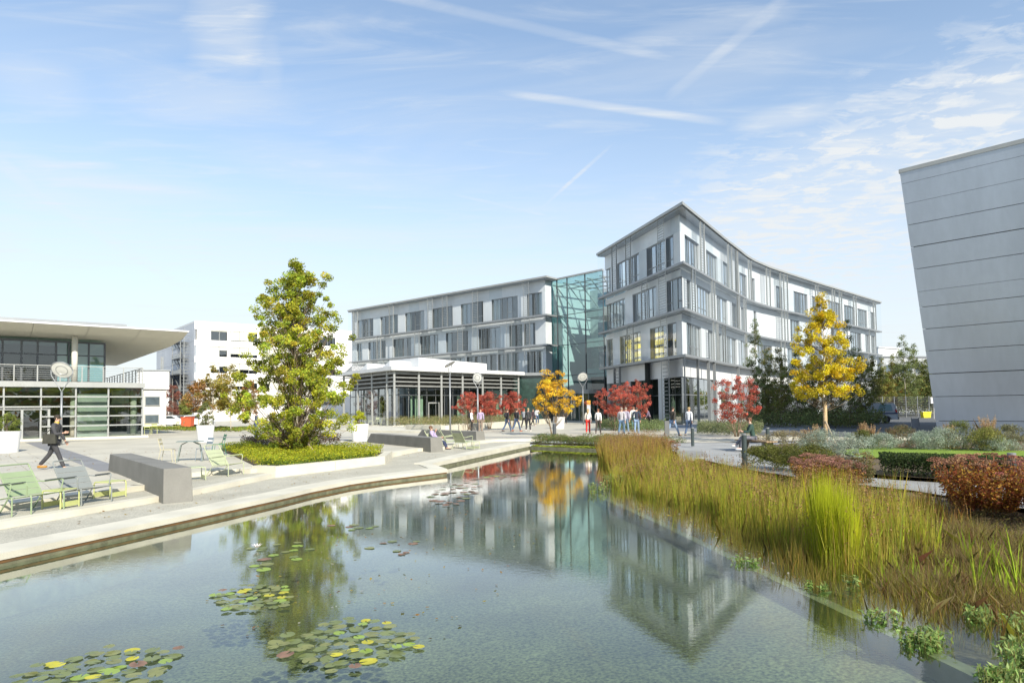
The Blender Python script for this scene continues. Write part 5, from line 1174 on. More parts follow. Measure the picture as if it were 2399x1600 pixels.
# stonecrop: many stems with flat brown-pink heads
def sedum(label, c, rx, ry, h, n, seed, cols, leafc, group='stonecrop clumps'):
    rg = np.random.default_rng(seed); r_ = root('stonecrop_clump', c, label, 'shrub', group); C_ = np.array(c); mb = MB(); hd = []
    for i in range(n):
        a = rg.random() * 6.28; q = rg.random() ** .5; t = C_ + np.array([math.cos(a) * rx * q, math.sin(a) * ry * q, h * rg.uniform(.66, 1.06) * (1 - .14 * q * q)]); b = C_ + np.array([math.cos(a) * rx * q * .6, math.sin(a) * ry * q * .6, 0])
        mb.tube([b, b * .4 + t * .6 + np.array([0, 0, .02]), t], [.008, .006, .004], 4, cap=False); hd.append((t, b))
    mb.build('stems', mat('sedum_stem', (.28, .12, .06), .9, var=.3), r_)
    m = 110; ii = np.repeat(np.arange(n), m); T = np.array([x[0] for x in hd]); Bq = np.array([x[1] for x in hd]); g = rg.normal(0, 1, (n * m, 3)); g /= np.linalg.norm(g, axis=1, keepdims=True); R = rg.uniform(.05, .10, n)[ii][:, None]
    pos = T[ii] + g * R * [1, 1, .38] + [0, 0, .0]; pos[:, 2] = np.maximum(pos[:, 2], T[ii][:, 2] - .01); ct = palette(rg, n, cols, None, .14)[ii] * (1 + rg.normal(0, .16, (n * m, 1)))
    cards('flower_heads', leafquads(rg, pos, .020, .8, asp=1.), np.clip(ct, .004, .9), r_, LEAFM)
    f = rg.random(n * 60) ** .8; ii = np.repeat(np.arange(n), 60); pos = Bq[ii] * (1 - f[:, None]) + T[ii] * (f[:, None] * .94) + rg.normal(0, .035, (n * 60, 3)); cards('leaves', leafquads(rg, pos, .05, .4, asp=.6), np.clip(palette(rg, n * 60, leafc, None, .2), .004, .9), r_)
    return r_
SD = [(.30, .15, .11), (.36, .19, .14), (.24, .12, .08)]; SDL = [(.20, .08, .03), (.30, .14, .03), (.14, .10, .03), (.38, .22, .04)]
sedum('brown pink stonecrop mass beside the path, left one of two', (7.55, 15.9, .26), .75, 1.0, .62, 110, 501, SD, SDL)
sedum('brown pink stonecrop behind the tall sedge, in the path bend', (7.9, 17.4, .3), .7, .7, .58, 70, 502, SD, SDL)
sedum('large dark red stonecrop before the hedge at the right edge', (8.7, 12.3, .25), .85, .8, .98, 130, 503, [(.30, .12, .09), (.34, .17, .11), (.30, .20, .10)], [(.22, .05, .02), (.30, .10, .02), (.16, .06, .03), (.45, .28, .04)])
sedum('red stonecrop cut by the right frame edge', (9.3, 11.3, .28), .6, .6, .72, 70, 504, [(.30, .13, .09), (.34, .19, .12)], [(.22, .07, .02), (.30, .14, .03)])
sedum('single brown stonecrop standing tall at the hedge corner', (8.55, 16.2, .3), .22, .22, .75, 14, 505, [(.20, .16, .06)], [(.14, .13, .04)])
sedum('small brown stonecrop by the near concrete slab', (6.3, 27.6, .2), .6, .5, .65, 40, 506, [(.34, .16, .10), (.30, .14, .08)], [(.26, .12, .04), (.2, .16, .05)])
cover('bank_cover', [(6.7, 20), (7.4, 16.9), (8.3, 14.9), (8.7, 12.4), (8.9, 9), (9.4, 5), (7.6, 5), (7.2, 11), (6.6, 15), (5.9, 19.5)], 30000, zbank, .22, .04, [(.20, .14, .05), (.14, .10, .05), (.24, .22, .05), (.12, .14, .04), (.30, .20, .10)], 220, mound=.7, asp=.35, freq=2.2)
cover('bank_cover', [(5.6, 21), (6.6, 20.6), (6.6, 25), (6.4, 30), (5.6, 30), (5.6, 25)], 14000, zbank, .30, .045, [(.30, .28, .05), (.22, .22, .04), (.28, .18, .05)], 221, mound=.6)
# ------------------------------------------------------------------ reeds and water plants
def scatter(rg, poly, n, zf, clump=0, cr=.12):
    xs_ = [p[0] for p in poly]; ys_ = [p[1] for p in poly]; lo = np.array([min(xs_), min(ys_)]); hi = np.array([max(xs_), max(ys_)]); out = []
    cc = None
    if clump: cc = lo + rg.random((clump, 2)) * (hi - lo)
    while len(out) < n:
        q = (cc[rg.integers(0, clump, n)] + rg.normal(0, cr, (n, 2))) if clump else lo + rg.random((n, 2)) * (hi - lo)
        out += [p for p in q if inpoly(p[0], p[1], poly)]
    p = np.array(out[:n]); return np.column_stack([p, [zf(a, b) for a, b in p]])
RG1 = [(.46, .50, .04), (.32, .42, .04), (.58, .53, .07), (.44, .31, .09), (.18, .25, .04)]; OR1 = [(.48, .27, .07), (.42, .22, .08), (.50, .34, .10)]
zr = lambda x, y: min(zbank(x, y), .1) - .03
def wx(px, py): return tuple(P(px, py, 0)[:2])
def seedheads(poly, n, z0, z1, seed):
    rgs = np.random.default_rng(seed); p = scatter(rgs, poly, n, zr, 140, .14); p[:, 2] += z0 + (z1 - z0) * rgs.random(n); k = 7; q = np.repeat(p, k, 0) + rgs.normal(0, 1, (n * k, 3)) * [.008, .008, .03]
    cards('seed_heads', leafquads(rgs, q, .03, .2, asp=.5), np.clip(palette(rgs, n * k, [(.34, .20, .09), (.44, .28, .13), (.24, .13, .06)], None, .2), 0, 1), None, None, 'stuff')
rg = np.random.default_rng(600)
p1 = [wx(1424, 1120), wx(1440, 1152), wx(1500, 1162), wx(1560, 1180), wx(1640, 1205), (5.9, 14.2), (6.4, 18), (6.0, 21), (5.8, 24.5), (4.6, 25), (3.3, 21)]
bladeobj('reed_bed', rg, scatter(rg, p1, 15000, zr, 230, .12), .74, .0075, .24, RG1, wts=[.27, .22, .2, .17, .14], tip=(OR1, .45))
p2 = [(3.4, 26.5), (3.3, 21.5), (5.8, 24.5), (6.4, 28), (5.6, 31.5), (4.1, 31.2)]
bladeobj('reed_bed', rg, scatter(rg, p2, 9000, zr, 170, .18), 1.05, .010, .24, [(.44, .34, .05), (.52, .42, .06), (.36, .40, .04), (.40, .24, .07), (.28, .36, .04)], tip=(OR1, .7))
p3 = [wx(1640, 1200), wx(1730, 1235), wx(1840, 1290), wx(1960, 1345), wx(2050, 1345), (6.0, 9.3), (6.6, 11.5), (6.3, 14.2)]
bladeobj('reed_bed', rg, scatter(rg, p3, 12500, zr, 190, .10), .92, .0065, .20, RG1, wts=[.30, .22, .22, .16, .10], tip=(OR1, .3))
seedheads(p1, 1500, .45, .85, 611); seedheads(p2, 2200, .7, 1.2, 612); seedheads(p3, 1300, .5, 1.0, 613)
p3b = [wx(1880, 1290), wx(1925, 1330), wx(2010, 1340), wx(2010, 1300)]
bladeobj('reed_bed', rg, scatter(rg, p3b, 3600, zr, 45, .09), 1.35, .0075, .15, [(.50, .52, .02), (.42, .48, .02)], jit=.12)
p4 = [wx(1500, 1165), wx(1640, 1240), wx(1760, 1300), wx(1900, 1375), wx(2060, 1440), wx(2200, 1470), wx(2399, 1520), wx(2500, 1420), wx(2300, 1330), wx(2000, 1290), wx(1700, 1205)]
bladeobj('sparse_sedge', rg, scatter(rg, p4, 4200, zr, 200, .14), .46, .0055, .35, [(.28, .24, .04), (.34, .20, .05), (.36, .36, .04), (.20, .14, .05)])
p5 = [wx(2050, 1380), wx(2200, 1450), wx(2399, 1500), wx(2560, 1480), (8.2, 7.5), (8.4, 9.5), (7.2, 12), (6.2, 10.5)]
bladeobj('dry_grass', rg, scatter(rg, p5, 14000, zbank, 260, .15), .42, .006, .8, [(.28, .17, .08), (.40, .32, .16), (.22, .17, .05), (.34, .36, .05), (.18, .09, .05)])
bladeobj('russet_sedge', rg, scatter(rg, [(6.3, 13.5), (7.0, 11.5), (7.9, 11.4), (7.7, 13.6), (7.0, 16.0), (6.4, 16)], 2600, zbank, 90, .12), .62, .008, .28, [(.40, .18, .06), (.46, .26, .08), (.38, .34, .05)], tip=(OR1, .6))
irs = [(2075, 1372, .62), (2115, 1345, .72), (2150, 1350, .85), (2185, 1368, .55), (2210, 1352, .8), (2245, 1372, .62), (2290, 1388, .95), (2315, 1395, .8), (2360, 1400, .95), (2392, 1408, 1.0), (2270, 1330, .7), (2020, 1330, .95), (2048, 1318, 1.05), (2385, 1360, .9), (2335, 1352, .7)]
for i, (px, py, h) in enumerate(irs):
    c = np.array(P(px, py, 0)); c[2] = zr(c[0], c[1]); rgi = np.random.default_rng(700 + i); n = int(rgi.integers(7, 14)); b_ = np.tile(c, (n, 1)); b_[:, :2] += rgi.normal(0, .03, (n, 2))
    o = bladeobj('sword_leaf_plant', rgi, b_, h * .82, .026, .34, [(.30, .42, .03), (.40, .50, .04), (.24, .34, .03)], None, None, seg=5)
    tag(o, ['short sword leaved clump at the left end of its row', 'sword leaved clump second from the left in its row', 'upright sword leaved clump third from the left in its row', 'smallest sword leaved clump, low among dry sedge', 'narrow sword leaved clump right of the smallest one', 'low sword leaved clump in the middle of the bank', 'tall sword leaved clump above the pale herb tufts', 'sword leaved clump fanning right beside a taller one', 'tall sword leaved clump before the red stonecrop', 'tallest sword leaved clump at the right frame edge', 'sword leaved clump set back on the dry bank', 'sword leaved clump joining the bright sedge', 'tall sword leaved clump inside the bright sedge edge', 'sword leaved clump behind the tallest at the frame edge', 'sword leaved clump set back under the red stonecrop'][i], 'water plant', 'sword leaved clumps in the shallows')
def waterherb(label, px, py, w_, h, n, seed, group='leafy herbs growing out of the pond'):
    c = np.array(P(px, py, 0)); rgi = np.random.default_rng(seed); r_ = root('water_herb', tuple(c), label, 'water plant', group); mb = MB(); pos = []; 
    for i in range(n):
        a = rgi.random() * 6.28; q = rgi.random() ** .5 * w_; b = c + np.array([math.cos(a) * q, math.sin(a) * q * .6, -.1]); t = b + np.array([rgi.normal(0, .03), rgi.normal(0, .03), .1 + h * rgi.uniform(.5, 1)]); mb.tube([b, t], [.004, .003], 4, cap=False)
        for k in range(9): f = .3 + .7 * k / 8; pos.append(b + (t - b) * f + rgi.normal(0, .018, 3) * [1, 1, .5])
    mb.build('stems', mat('herb_stem', (.22, .20, .06), .8), r_); pos = np.array(pos)
    cards('leaves', leafquads(rgi, pos, .062, 1.0, asp=.42), np.clip(palette(rgi, len(pos), [(.30, .42, .12), (.38, .48, .18), (.22, .34, .08)], None, .14), 0, 1), r_)
hb = [(2165, 1508, .20, .15, 60, 'dense pale green herb tuft standing alone over the sunken wall'), (2345, 1598, .16, .14, 45, 'pale herb tuft cut by the bottom edge over the sunken wall'), (2040, 1452, .05, .12, 6, 'small herb sprig in open water left of the dense tuft'), (2062, 1456, .05, .10, 7, 'small herb sprig pair beside the sunken wall'), (2095, 1460, .04, .14, 6, 'upright herb sprig just left of the dense tuft'),
      (2290, 1452, .14, .14, 26, 'herb tuft among the sedge above the dense tuft'), (2385, 1480, .15, .16, 36, 'herb tuft at the right frame edge'), (1925, 1385, .05, .1, 7, 'herb sprig left of the sparse sedge'), (1895, 1372, .04, .08, 5, 'tiny herb sprig at the pond side of the sedge'), (1730, 1318, .05, .12, 7, 'lone herb sprig above the sunken wall, mid pond'), (1765, 1322, .06, .10, 9, 'second lone herb sprig above the sunken wall'),
      (1400, 1152, .22, .26, 26, 'yellow green herb at the inner corner of the sunken wall'), (1440, 1140, .3, .36, 40, 'yellow green herbs in front of the far reeds'), (2000, 1378, .06, .16, 10, 'herb sprig at the foot of the bright sedge'), (2390, 1560, .12, .16, 26, 'herb tuft low at the right frame edge'), (2370, 1530, .1, .14, 16, 'thin herb tuft near the right frame edge')]
for i, (px, py, w_, h, n, lb) in enumerate(hb): waterherb(lb, px, py, w_, h, n, 800 + i)
# water lilies: every pad a piece of its plant
padm = [mat('pad_green', (.17, .20, .06), .4, var=.15, scale=6), mat('pad_olive', (.22, .23, .07), .4, var=.2, scale=6), mat('pad_yellow', (.48, .44, .03), .5, var=.15, scale=9), mat('pad_fresh', (.26, .36, .05), .4, var=.1, scale=6), mat('pad_brown', (.24, .14, .09), .6, var=.3, scale=8)]
padmesh = {}
def padgeo(k, m_):
    if (k, m_.name) in padmesh: return padmesh[(k, m_.name)]
    rgi = random.Random(k); n = 16; vs = [(0, 0, .004)]; a0_ = .22
    for i in range(n + 1): a = a0_ + (6.283 - 2 * a0_) * i / n; r = 1 + rgi.uniform(-.05, .05); vs.append((r * math.cos(a), r * .97 * math.sin(a), .006 + rgi.uniform(0, .05) * .25))
    mb = MB(); mb.add(vs, [(0, i, i + 1) for i in range(1, n + 1)]); padmesh[(k, m_.name)] = mb.mesh('pad', m_); return padmesh[(k, m_.name)]
def lily(label, polypx, n, r0, wts, seed, mind=1.35):
    rgi = random.Random(seed); poly = [wx(*p) for p in polypx]; xs_ = [p[0] for p in poly]; ys_ = [p[1] for p in poly]; c = (sum(xs_) / len(xs_), sum(ys_) / len(ys_), .0)
    r_ = root('water_lily', c, label, 'water lily', 'water lilies on the pond'); pl_ = []; tries = 0
    while len(pl_) < n and tries < 6000:
        tries += 1; x = rgi.uniform(min(xs_), max(xs_)); y = rgi.uniform(min(ys_), max(ys_)); r = r0 * rgi.uniform(.75, 1.2)
        if not inpoly(x, y, poly): continue
        if any((x - a) ** 2 + (y - b) ** 2 < ((r + q) * mind / 1.5) ** 2 for a, b, q in pl_): continue
        pl_.append((x, y, r))
    for i, (x, y, r) in enumerate(pl_):
        m_ = rgi.choices(padm, wts)[0]; o = link('lily_pad', padgeo(rgi.randrange(5), m_), r_); o.location = (x - c[0], y - c[1], .004 + .0006 * i); o.scale = (r, r * rgi.uniform(.82, 1), .15 * rgi.random() + .08); o.rotation_euler = (rgi.uniform(-.03, .03), rgi.uniform(-.03, .03), rgi.uniform(0, 6.28))
lily('large water lily with many green and yellow pads, nearest in the middle', [(625, 1505), (700, 1490), (800, 1455), (860, 1448), (960, 1485), (985, 1520), (880, 1560), (760, 1590), (735, 1560), (640, 1530)], 105, .070, [4, 4, 1.8, .6, .25], 1)
lily('large water lily cut by the bottom edge at the left', [(30, 1598), (90, 1565), (180, 1540), (270, 1520), (420, 1525), (400, 1560), (330, 1620), (180, 1640), (40, 1640)], 84, .070, [4, 4, 1.6, .6, .25], 2)
lily('middle sized water lily in the reflection of the big maple', [(500, 1395), (560, 1375), (660, 1370), (685, 1400), (665, 1425), (600, 1430), (530, 1432)], 66, .068, [4, 3, .8, 1.2, .2], 3)
lily('loose row of small pads beyond the middle lily', [(560, 1300), (600, 1275), (700, 1268), (745, 1290), (700, 1310), (600, 1316)], 12, .09, [3, 3, .3, 3, .3], 4)
lily('brownish pads floating right of the tree reflection', [(860, 1285), (900, 1268), (1000, 1265), (1020, 1285), (940, 1300)], 8, .08, [1, 2, .2, .2, 4], 5)
lily('far brown lily patch in the reflection of the lamp', [(1000, 1175), (1030, 1140), (1090, 1125), (1130, 1140), (1110, 1170), (1040, 1190)], 34, .11, [1, 1, .2, .2, 5], 6)
lily('farthest brown lily patch near the coping corner', [(1100, 1125), (1180, 1108), (1230, 1112), (1180, 1122)], 18, .12, [1, 1, .2, .2, 5], 7)
lily('few thin brown pads near the far tree reflection', [(770, 1230), (880, 1222), (880, 1238), (790, 1245)], 7, .09, [1, 1, .2, 1, 3], 8)
lily('three bright single pads near the left of the tree reflection', [(555, 1325), (640, 1298), (650, 1325), (600, 1345)], 4, .09, [1, 1, .2, 4, .1], 9)
fl = bx(602, 1284) if False else P(602, 1284, .03); mb = MB()
for i in range(10): a = i * .628; mb.add([(fl[0], fl[1], .03), (fl[0] + .05 * math.cos(a - .25), fl[1] + .05 * math.sin(a - .25), .07), (fl[0] + .09 * math.cos(a), fl[1] + .09 * math.sin(a), .1), (fl[0] + .05 * math.cos(a + .25), fl[1] + .05 * math.sin(a + .25), .07)], [(0, 1, 2, 3)])
tag(mb.build('lily_flower', mat('petal_white', (.8, .72, .7), .6)), 'single white water lily flower near the left reflection edge', 'flower')

def litter(name, polys, n, z, size, cols, seed):
    rgl = np.random.default_rng(seed); pts = []
    for poly in polys: pts.append(scatter(rgl, poly, n // len(polys), z))
    p = np.vstack(pts); p[:, 2] += .012; return cards(name, leafquads(rgl, p, size, 6., asp=.8), np.clip(palette(rgl, len(p), cols, None, .2), .004, .9), None, None, 'stuff')
AUT = [(.36, .22, .04), (.28, .13, .05), (.42, .32, .05), (.20, .11, .05)]
litter('fallen_leaves', [[(-9.0, 12), (-8.0, 11.9), (-6.3, 17), (-4.9, 21), (-5.2, 23), (-7.6, 19)], [(-6, 28), (-3, 27), (-1.5, 33), (-4, 31)]], 240, lambda x, y: zp(x, y) + .004, .05, AUT, 901)
litter('fallen_leaves', [[(-16, 21), (-11, 21), (-9, 30), (-16, 34), (-24, 30)]], 420, PL_Z if False else (lambda x, y: PL_Z + .01), .06, AUT, 902)
litter('floating_leaves', [[wx(300, 1500), wx(1100, 1500), wx(1300, 1200), wx(900, 1180)], [wx(1450, 1175), wx(2000, 1440), wx(1850, 1330), wx(1600, 1200)]], 420, lambda x, y: .0, .045, AUT + [(.5, .5, .4)], 903)
# ------------------------------------------------------------------ concrete benches
def bench(label, p_near, p_far, w_, h, z0, z1, slope=.35, joints=0):
    a = np.array(p_near[:2], float); b = np.array(p_far[:2], float); d = b - a; Ln = np.linalg.norm(d); d /= Ln; n_ = np.array([d[1], -d[0]])
    r_ = root('concrete_bench', (*a, z0), label, 'bench', 'monolithic concrete benches'); k = joints + 1; top = z0 + h
    for i in range(k):
        f0, f1 = i / k, (i + 1) / k; g = .006
        s0, s1 = Ln * f0 + (g if i else 0), Ln * f1 - (g if i < k - 1 else 0)
        def q(s_, side, z): return (*(a + d * s_ + n_ * w_ / 2 * side), z)
        e = 0.06 * h / .5 if i == 0 else 0; e1 = slope if i == k - 1 else 0; t_ = .93
        mb = MB(); mb.hexa([q(s0, -1, z0 - .01), q(s0, 1, z0 - .01), q(s1, 1, z0 - .01), q(s1, -1, z0 - .01), q(s0 + e, -t_, top), q(s0 + e, t_, top), q(s1 - e1, t_, top), q(s1 - e1, -t_, top)])
        mb.build('block', BENCH, r_, bevel=.012)
bench('massive grey concrete bench stepping down to the pond, nearest the viewer', (-7.55, 15.0), (-12.4, 20.9), .62, .78, .16, .4, .28)
bench('long grey concrete bench with two joints behind which the man reclines', (-3.42, 30.0), (-8.0, 37.2), .62, .66, .26, .4, .9, 3)
bench('far grey concrete bench behind the pale green lounge chairs', (-1.8, 37.7), (-6.1, 43.2), .62, .64, .28, .4, .9, 2)
for lb, q in (('flat grey stone slab among the reeds, left one', [(1494, 1062), (1552, 1060), (1560, 1072), (1500, 1073)]), ('flat grey stone slab at the reed edge beside the path', [(1584, 1057), (1645, 1056), (1662, 1070), (1592, 1073)])):
    pts = [P(x, y, .34)[:2] for x, y in q][::-1]; mb = MB(); mb.prism([tuple(p) for p in pts], .05, .34); tag(mb.build('stone_slab', mat('slab_stone', (.26, .26, .25), .85, var=.15, scale=3)), lb, 'stone slab')
mb = MB(); mb.prism([(-8.75, 20.75), (-8.1, 20.5), (-7.85, 21.1), (-8.5, 21.5)], .1, .4235); mb.build('corner_stone', CONC, st)
# ------------------------------------------------------------------ planters with and without shrubs
def pot(label, px, py, shrub=None, seed=0, z=PL_Z, dist=None):
    c = G(px, py, z) if dist is None else D(px, dist, z); r_ = root('white_planter', c, label, 'plant pot', 'tall white plant pots'); mb = MB()
    mb.lathe([(.40, 0), (.41, .01), (.51, .97), (.515, 1.0), (.47, 1.0), (.465, .92)], 36, c, cap=True); mb.build('pot', WHITEP, r_, smooth=False)
    mb = MB(); mb.lathe([(.01, .91), (.47, .915)], 20, c, cap=False); mb.build('pot_soil', SOIL, r_)
    if shrub:
        cols, h, w_, lb = shrub; bush('pot_shrub', lb, (c[0], c[1], c[2] + .93), w_, w_, h, 2600, .075, cols, seed, cat='potted plant', stems=8)
pot('white planter with a rounded green shrub, cut by the left frame edge', 18, 1060, ([(.20, .24, .05), (.28, .32, .07), (.13, .18, .04)], .95, .5, 'rounded green shrub growing in the leftmost white planter'), 900)
pot('white planter with a thin olive shrub behind the blue grey chair', 481, 1035, ([(.16, .20, .06), (.24, .24, .10)], 1.5, .45, 'tall loose olive shrub growing in the planter by the chairs'), 901)
pot('white planter with a yellow leaved plant before the café', 843, 1034, ([(.50, .50, .03), (.38, .44, .04)], .85, .42, 'bright yellow green shrub in the planter before the café'), 902)
pot('white planter beside the small yellow tree', 1310, 1004)
# ------------------------------------------------------------------ garden chairs and low tables (slatted metal)
CH = {k: mat('chair_' + k, c, .5, .1, var=.04) for k, c in dict(sage=(.30, .38, .22), grey=(.26, .28, .27), lime=(.52, .55, .22), pale=(.46, .50, .32), beige=(.52, .48, .33), blue=(.22, .27, .31), green=(.06, .22, .13), yellow=(.70, .70, .05)).items()}
def rtube(mb, pts, r, n=6, rc=.05):
    P_ = [Vector(p) for p in pts]; out = [P_[0]]
    for a, b, c in zip(P_, P_[1:], P_[2:]):
        u_ = (a - b); v_ = (c - b); k = min(rc, u_.length * .45, v_.length * .45); s0 = b + u_.normalized() * k; s1 = b + v_.normalized() * k
        out += [s0, (s0 + s1) * .25 + b * .5, s1]
    mb.tube(out + [P_[-1]], r, n)
def slat(m_, a, b, w_, th, up, par):      # flat bar from a to b (along x) of width vector w_
    mb = MB(); a = Vector(a); b = Vector(b); w_ = Vector(w_) / 2; u_ = Vector(up) * th
    mb.hexa([a - w_, b - w_, b + w_, a + w_, a - w_ + u_, b - w_ + u_, b + w_ + u_, a + w_ + u_]); mb.build('slat', m_, par, world=False)
def lounge(label, m_, loc, rz, group='low slatted lounge chairs'):
    r_ = root('lounge_chair', loc, label, 'lounge chair', group, rz); W = .34
    for s in (-1, 1):
        x = s * W; mb = MB(); rtube(mb, [(x, .36, 0), (x, .36, .36), (x, -.18, .27), (x * .93, -.52, .86)], .014); mb.build('side_frame', m_, r_, world=False)
        mb = MB(); rtube(mb, [(x, -.22, .27), (x, -.42, 0)], .014); mb.build('leg', m_, r_, world=False)
        mb = MB(); rtube(mb, [(x * 1.02, .26, .33), (x * 1.12, .30, .60), (x * 1.12, -.20, .54), (x * 1.0, -.33, .55)], .012); mb.build('arm_frame', m_, r_, world=False)
        mb = MB(); mb.box(x * 1.12 - .024, -.14, .565, x * 1.12 + .024, .20, .585) if False else mb.hexa([(x * 1.12 - .026, -.16, .552), (x * 1.12 + .026, -.16, .552), (x * 1.12 + .026, .24, .60), (x * 1.12 - .026, .24, .60), (x * 1.12 - .026, -.16, .572), (x * 1.12 + .026, -.16, .572), (x * 1.12 + .026, .24, .62), (x * 1.12 - .026, .24, .62)]); mb.build('armrest', DARKM if m_ in (CH['sage'], CH['grey']) else m_, r_, world=False)
    mb = MB(); rtube(mb, [(-W * .93, -.52, .84), (-W * .9, -.535, .90), (W * .9, -.535, .90), (W * .93, -.52, .84)], .014); mb.build('top_rail', m_, r_, world=False)
    for i in range(4):
        f = (i + .5) / 4; y = -.20 - .27 * f; z = .30 + .46 * f; slat(m_, (-W, y, z), (W, y, z), (0, -.058, .106), .012, (0, .87, .48), r_)
    for i in range(5):
        f = (i + .5) / 5; y = .35 - .51 * f; z = .352 - .085 * f; slat(m_, (-W, y, z), (W, y, z), (0, -.094, -.016), .012, (0, -.1, 1), r_)
    return r_
def lowtable(label, m_, loc, rz, group='low slatted side tables'):
    r_ = root('low_table', loc, label, 'side table', group, rz)
    for s in (-1, 1):
        mb = MB(); x = s * .23; rtube(mb, [(x, .21, 0), (x, .21, .36), (x, -.21, .36), (x, -.21, 0)], .014, rc=.06); mb.build('leg_frame', m_, r_, world=False)
    for i in range(5): y = -.17 + i * .085; slat(m_, (-.23, y, .362), (.23, y, .362), (0, .072, 0), .01, (0, 0, 1), r_)
    mb = MB(); mb.box(-.21, .195, .03, .21, .205, .13); mb.build('lower_panel', m_, r_, world=False)
    mb = MB(); mb.box(-.21, -.205, .03, .21, -.195, .13); mb.build('lower_panel', m_, r_, world=False)
def side_chair(label, m_, loc, rz, group='upright slatted garden chairs'):
    r_ = root('garden_chair', loc, label, 'chair', group, rz); W = .2
    for s in (-1, 1):
        x = s * W; mb = MB(); rtube(mb, [(x, -.26, 0), (x, -.17, .45), (x * .95, -.27, .86)], .012); mb.build('rear_frame', m_, r_, world=False)
        mb = MB(); rtube(mb, [(x, -.17, .45), (x, .18, .45), (x, .22, 0)], .012); mb.build('front_frame', m_, r_, world=False)
    for z in (.66, .80): slat(m_, (-W, -.17 - .1 * (z - .45) / .41, z), (W, -.17 - .1 * (z - .45) / .41, z), (0, -.02, .09), .01, (0, 1, .2), r_)
    for i in range(5): y = -.13 + i * .075; slat(m_, (-W, y, .455), (W, y, .455), (0, .06, 0), .01, (0, 0, 1), r_)
    return r_
def dtable(label, m_, loc, rz, group='slatted bistro tables', w_=.38):
    r_ = root('bistro_table', loc, label, 'table', group, rz)
    for sx_ in (-1, 1):
        for sy_ in (-1, 1): mb = MB(); rtube(mb, [(sx_ * (w_ - .02), sy_ * (w_ - .02), 0), (sx_ * (w_ - .14), sy_ * (w_ - .14), .6), (sx_ * .1, sy_ * .1, .70)], .014); mb.build('leg', m_, r_, world=False)
    for i in range(7): y = -w_ + w_ * 2 * (i + .5) / 7; slat(m_, (-w_, y, .715), (w_, y, .715), (0, w_ * 2 / 7 * .9, 0), .012, (0, 0, 1), r_)
def place(pl_, pr_, z):   # chair from the two front feet on the picture survey
    a = P(*pl_, z); b = P(*pr_, z); c = (a + b) / 2; f = (b - a)[:2]; f /= np.linalg.norm(f); fw = np.array([-f[1], f[0]]) ; fw = fw if fw @ np.array([1, -1.]) > 0 else -fw
    rz = math.atan2(fw[1], fw[0]) - math.pi / 2; c = c[:2] - fw * .36; return (c[0], c[1], z), rz
TZ = .298
l, r = place((81, 1203), (142, 1193), TZ); lounge('sage green lounge chair facing the pond between a low table and the frame edge', CH['sage'], l, r)
l2, r2 = place((196, 1185), (256, 1176), TZ); lounge('grey lounge chair facing the pond between two lime low tables', CH['grey'], l2, r2)
l3 = (l[0] - (l2[0] - l[0]) * .92, l[1] - (l2[1] - l[1]) * .95, TZ); lounge('sage green lounge chair cut off by the left frame edge', CH['sage'], l3, r + .05)
lowtable('lime low table standing between the sage and the grey lounge chair', CH['lime'], ((l[0] + l2[0]) / 2 + .05, (l[1] + l2[1]) / 2 - .05, TZ), r + .1)
t2 = P(262, 1166, TZ); lowtable('lime low table right of the grey lounge chair, by the concrete bench', CH['lime'], (t2[0] - .1, t2[1] + .1, TZ), r2 + .15)
l4, r4 = place((529, 1116), (566, 1112), TZ); lounge('pale green lounge chair before the planter of the big maple', CH['pale'], l4, r4 + .25)
t3 = P(458, 1124, TZ); lowtable('pale low table just right of the nearest concrete bench', CH['pale'], tuple(t3), -.9)
tb_ = G(446, 1080); dtable('grey green bistro table with curved legs by the white planter', mat('chair_sea', (.20, .25, .22), .5), tb_, .4, w_=.45)
side_chair('beige garden chair turned towards the bistro table, left side', CH['beige'], G(392, 1082), -1.35)
side_chair('blue grey garden chair on the far side of the bistro table', CH['blue'], G(478, 1080), 2.5)
side_chair('dark green garden chair partly behind the yellow ground cover', CH['green'], G(512, 1066), 2.2)
c1 = P(1085, 1050, .28); lounge('pale lime lounge chair facing the pond, right of the reclining man', CH['pale'], tuple(c1), -1.15 + .5)
c2 = P(1060, 1050, .28); lounge('pale lime lounge chair half hidden behind the reclining man', CH['pale'], (c2[0] - .2, c2[1] + .8, .28), -1.3)
c3 = P(1108, 1052, .28); lowtable('pale green footrest right of the far lounge chair', CH['pale'], tuple(c3), -.6)
k = 0
for px, py, lab in ((806, 997, 'bright yellow garden chair under the café roof, behind the planter'), (868, 996, 'pale garden chair at the café front, second column'), (882, 996, 'pale garden chair at the café front, right of its twin')):
    side_chair(lab, CH['yellow'] if k == 0 else CH['pale'], (P(px, py, .58)[0], P(px, py, .58)[1], .565), .8 + k, 'chairs by the café and the annex'); k += 1
for px, py, lab in ((790, 996, 'pale bistro table at the café front left of the yellow chair'), (900, 996, 'small pale bistro table near the café corner column')): dtable(lab, CH['pale'], (P(px, py, .58)[0], P(px, py, .58)[1], .565), .3, 'tables at the café front')
for px, py, lab in ((345, 1018, 'lime garden chair beside the corner of the glass pavilion'), (362, 1016, 'lime garden chair facing the annex table'), (412, 1008, 'lime yellow garden chair on the lawn edge'), (425, 1006, 'lime garden chair right of its yellow twin')):
    side_chair(lab, CH['lime'], G(px, py), rnd.uniform(0, 6), 'chairs by the café and the annex')
dtable('lime bistro table before the cream annex', CH['lime'], G(383, 1014), .5, 'tables by the annex')
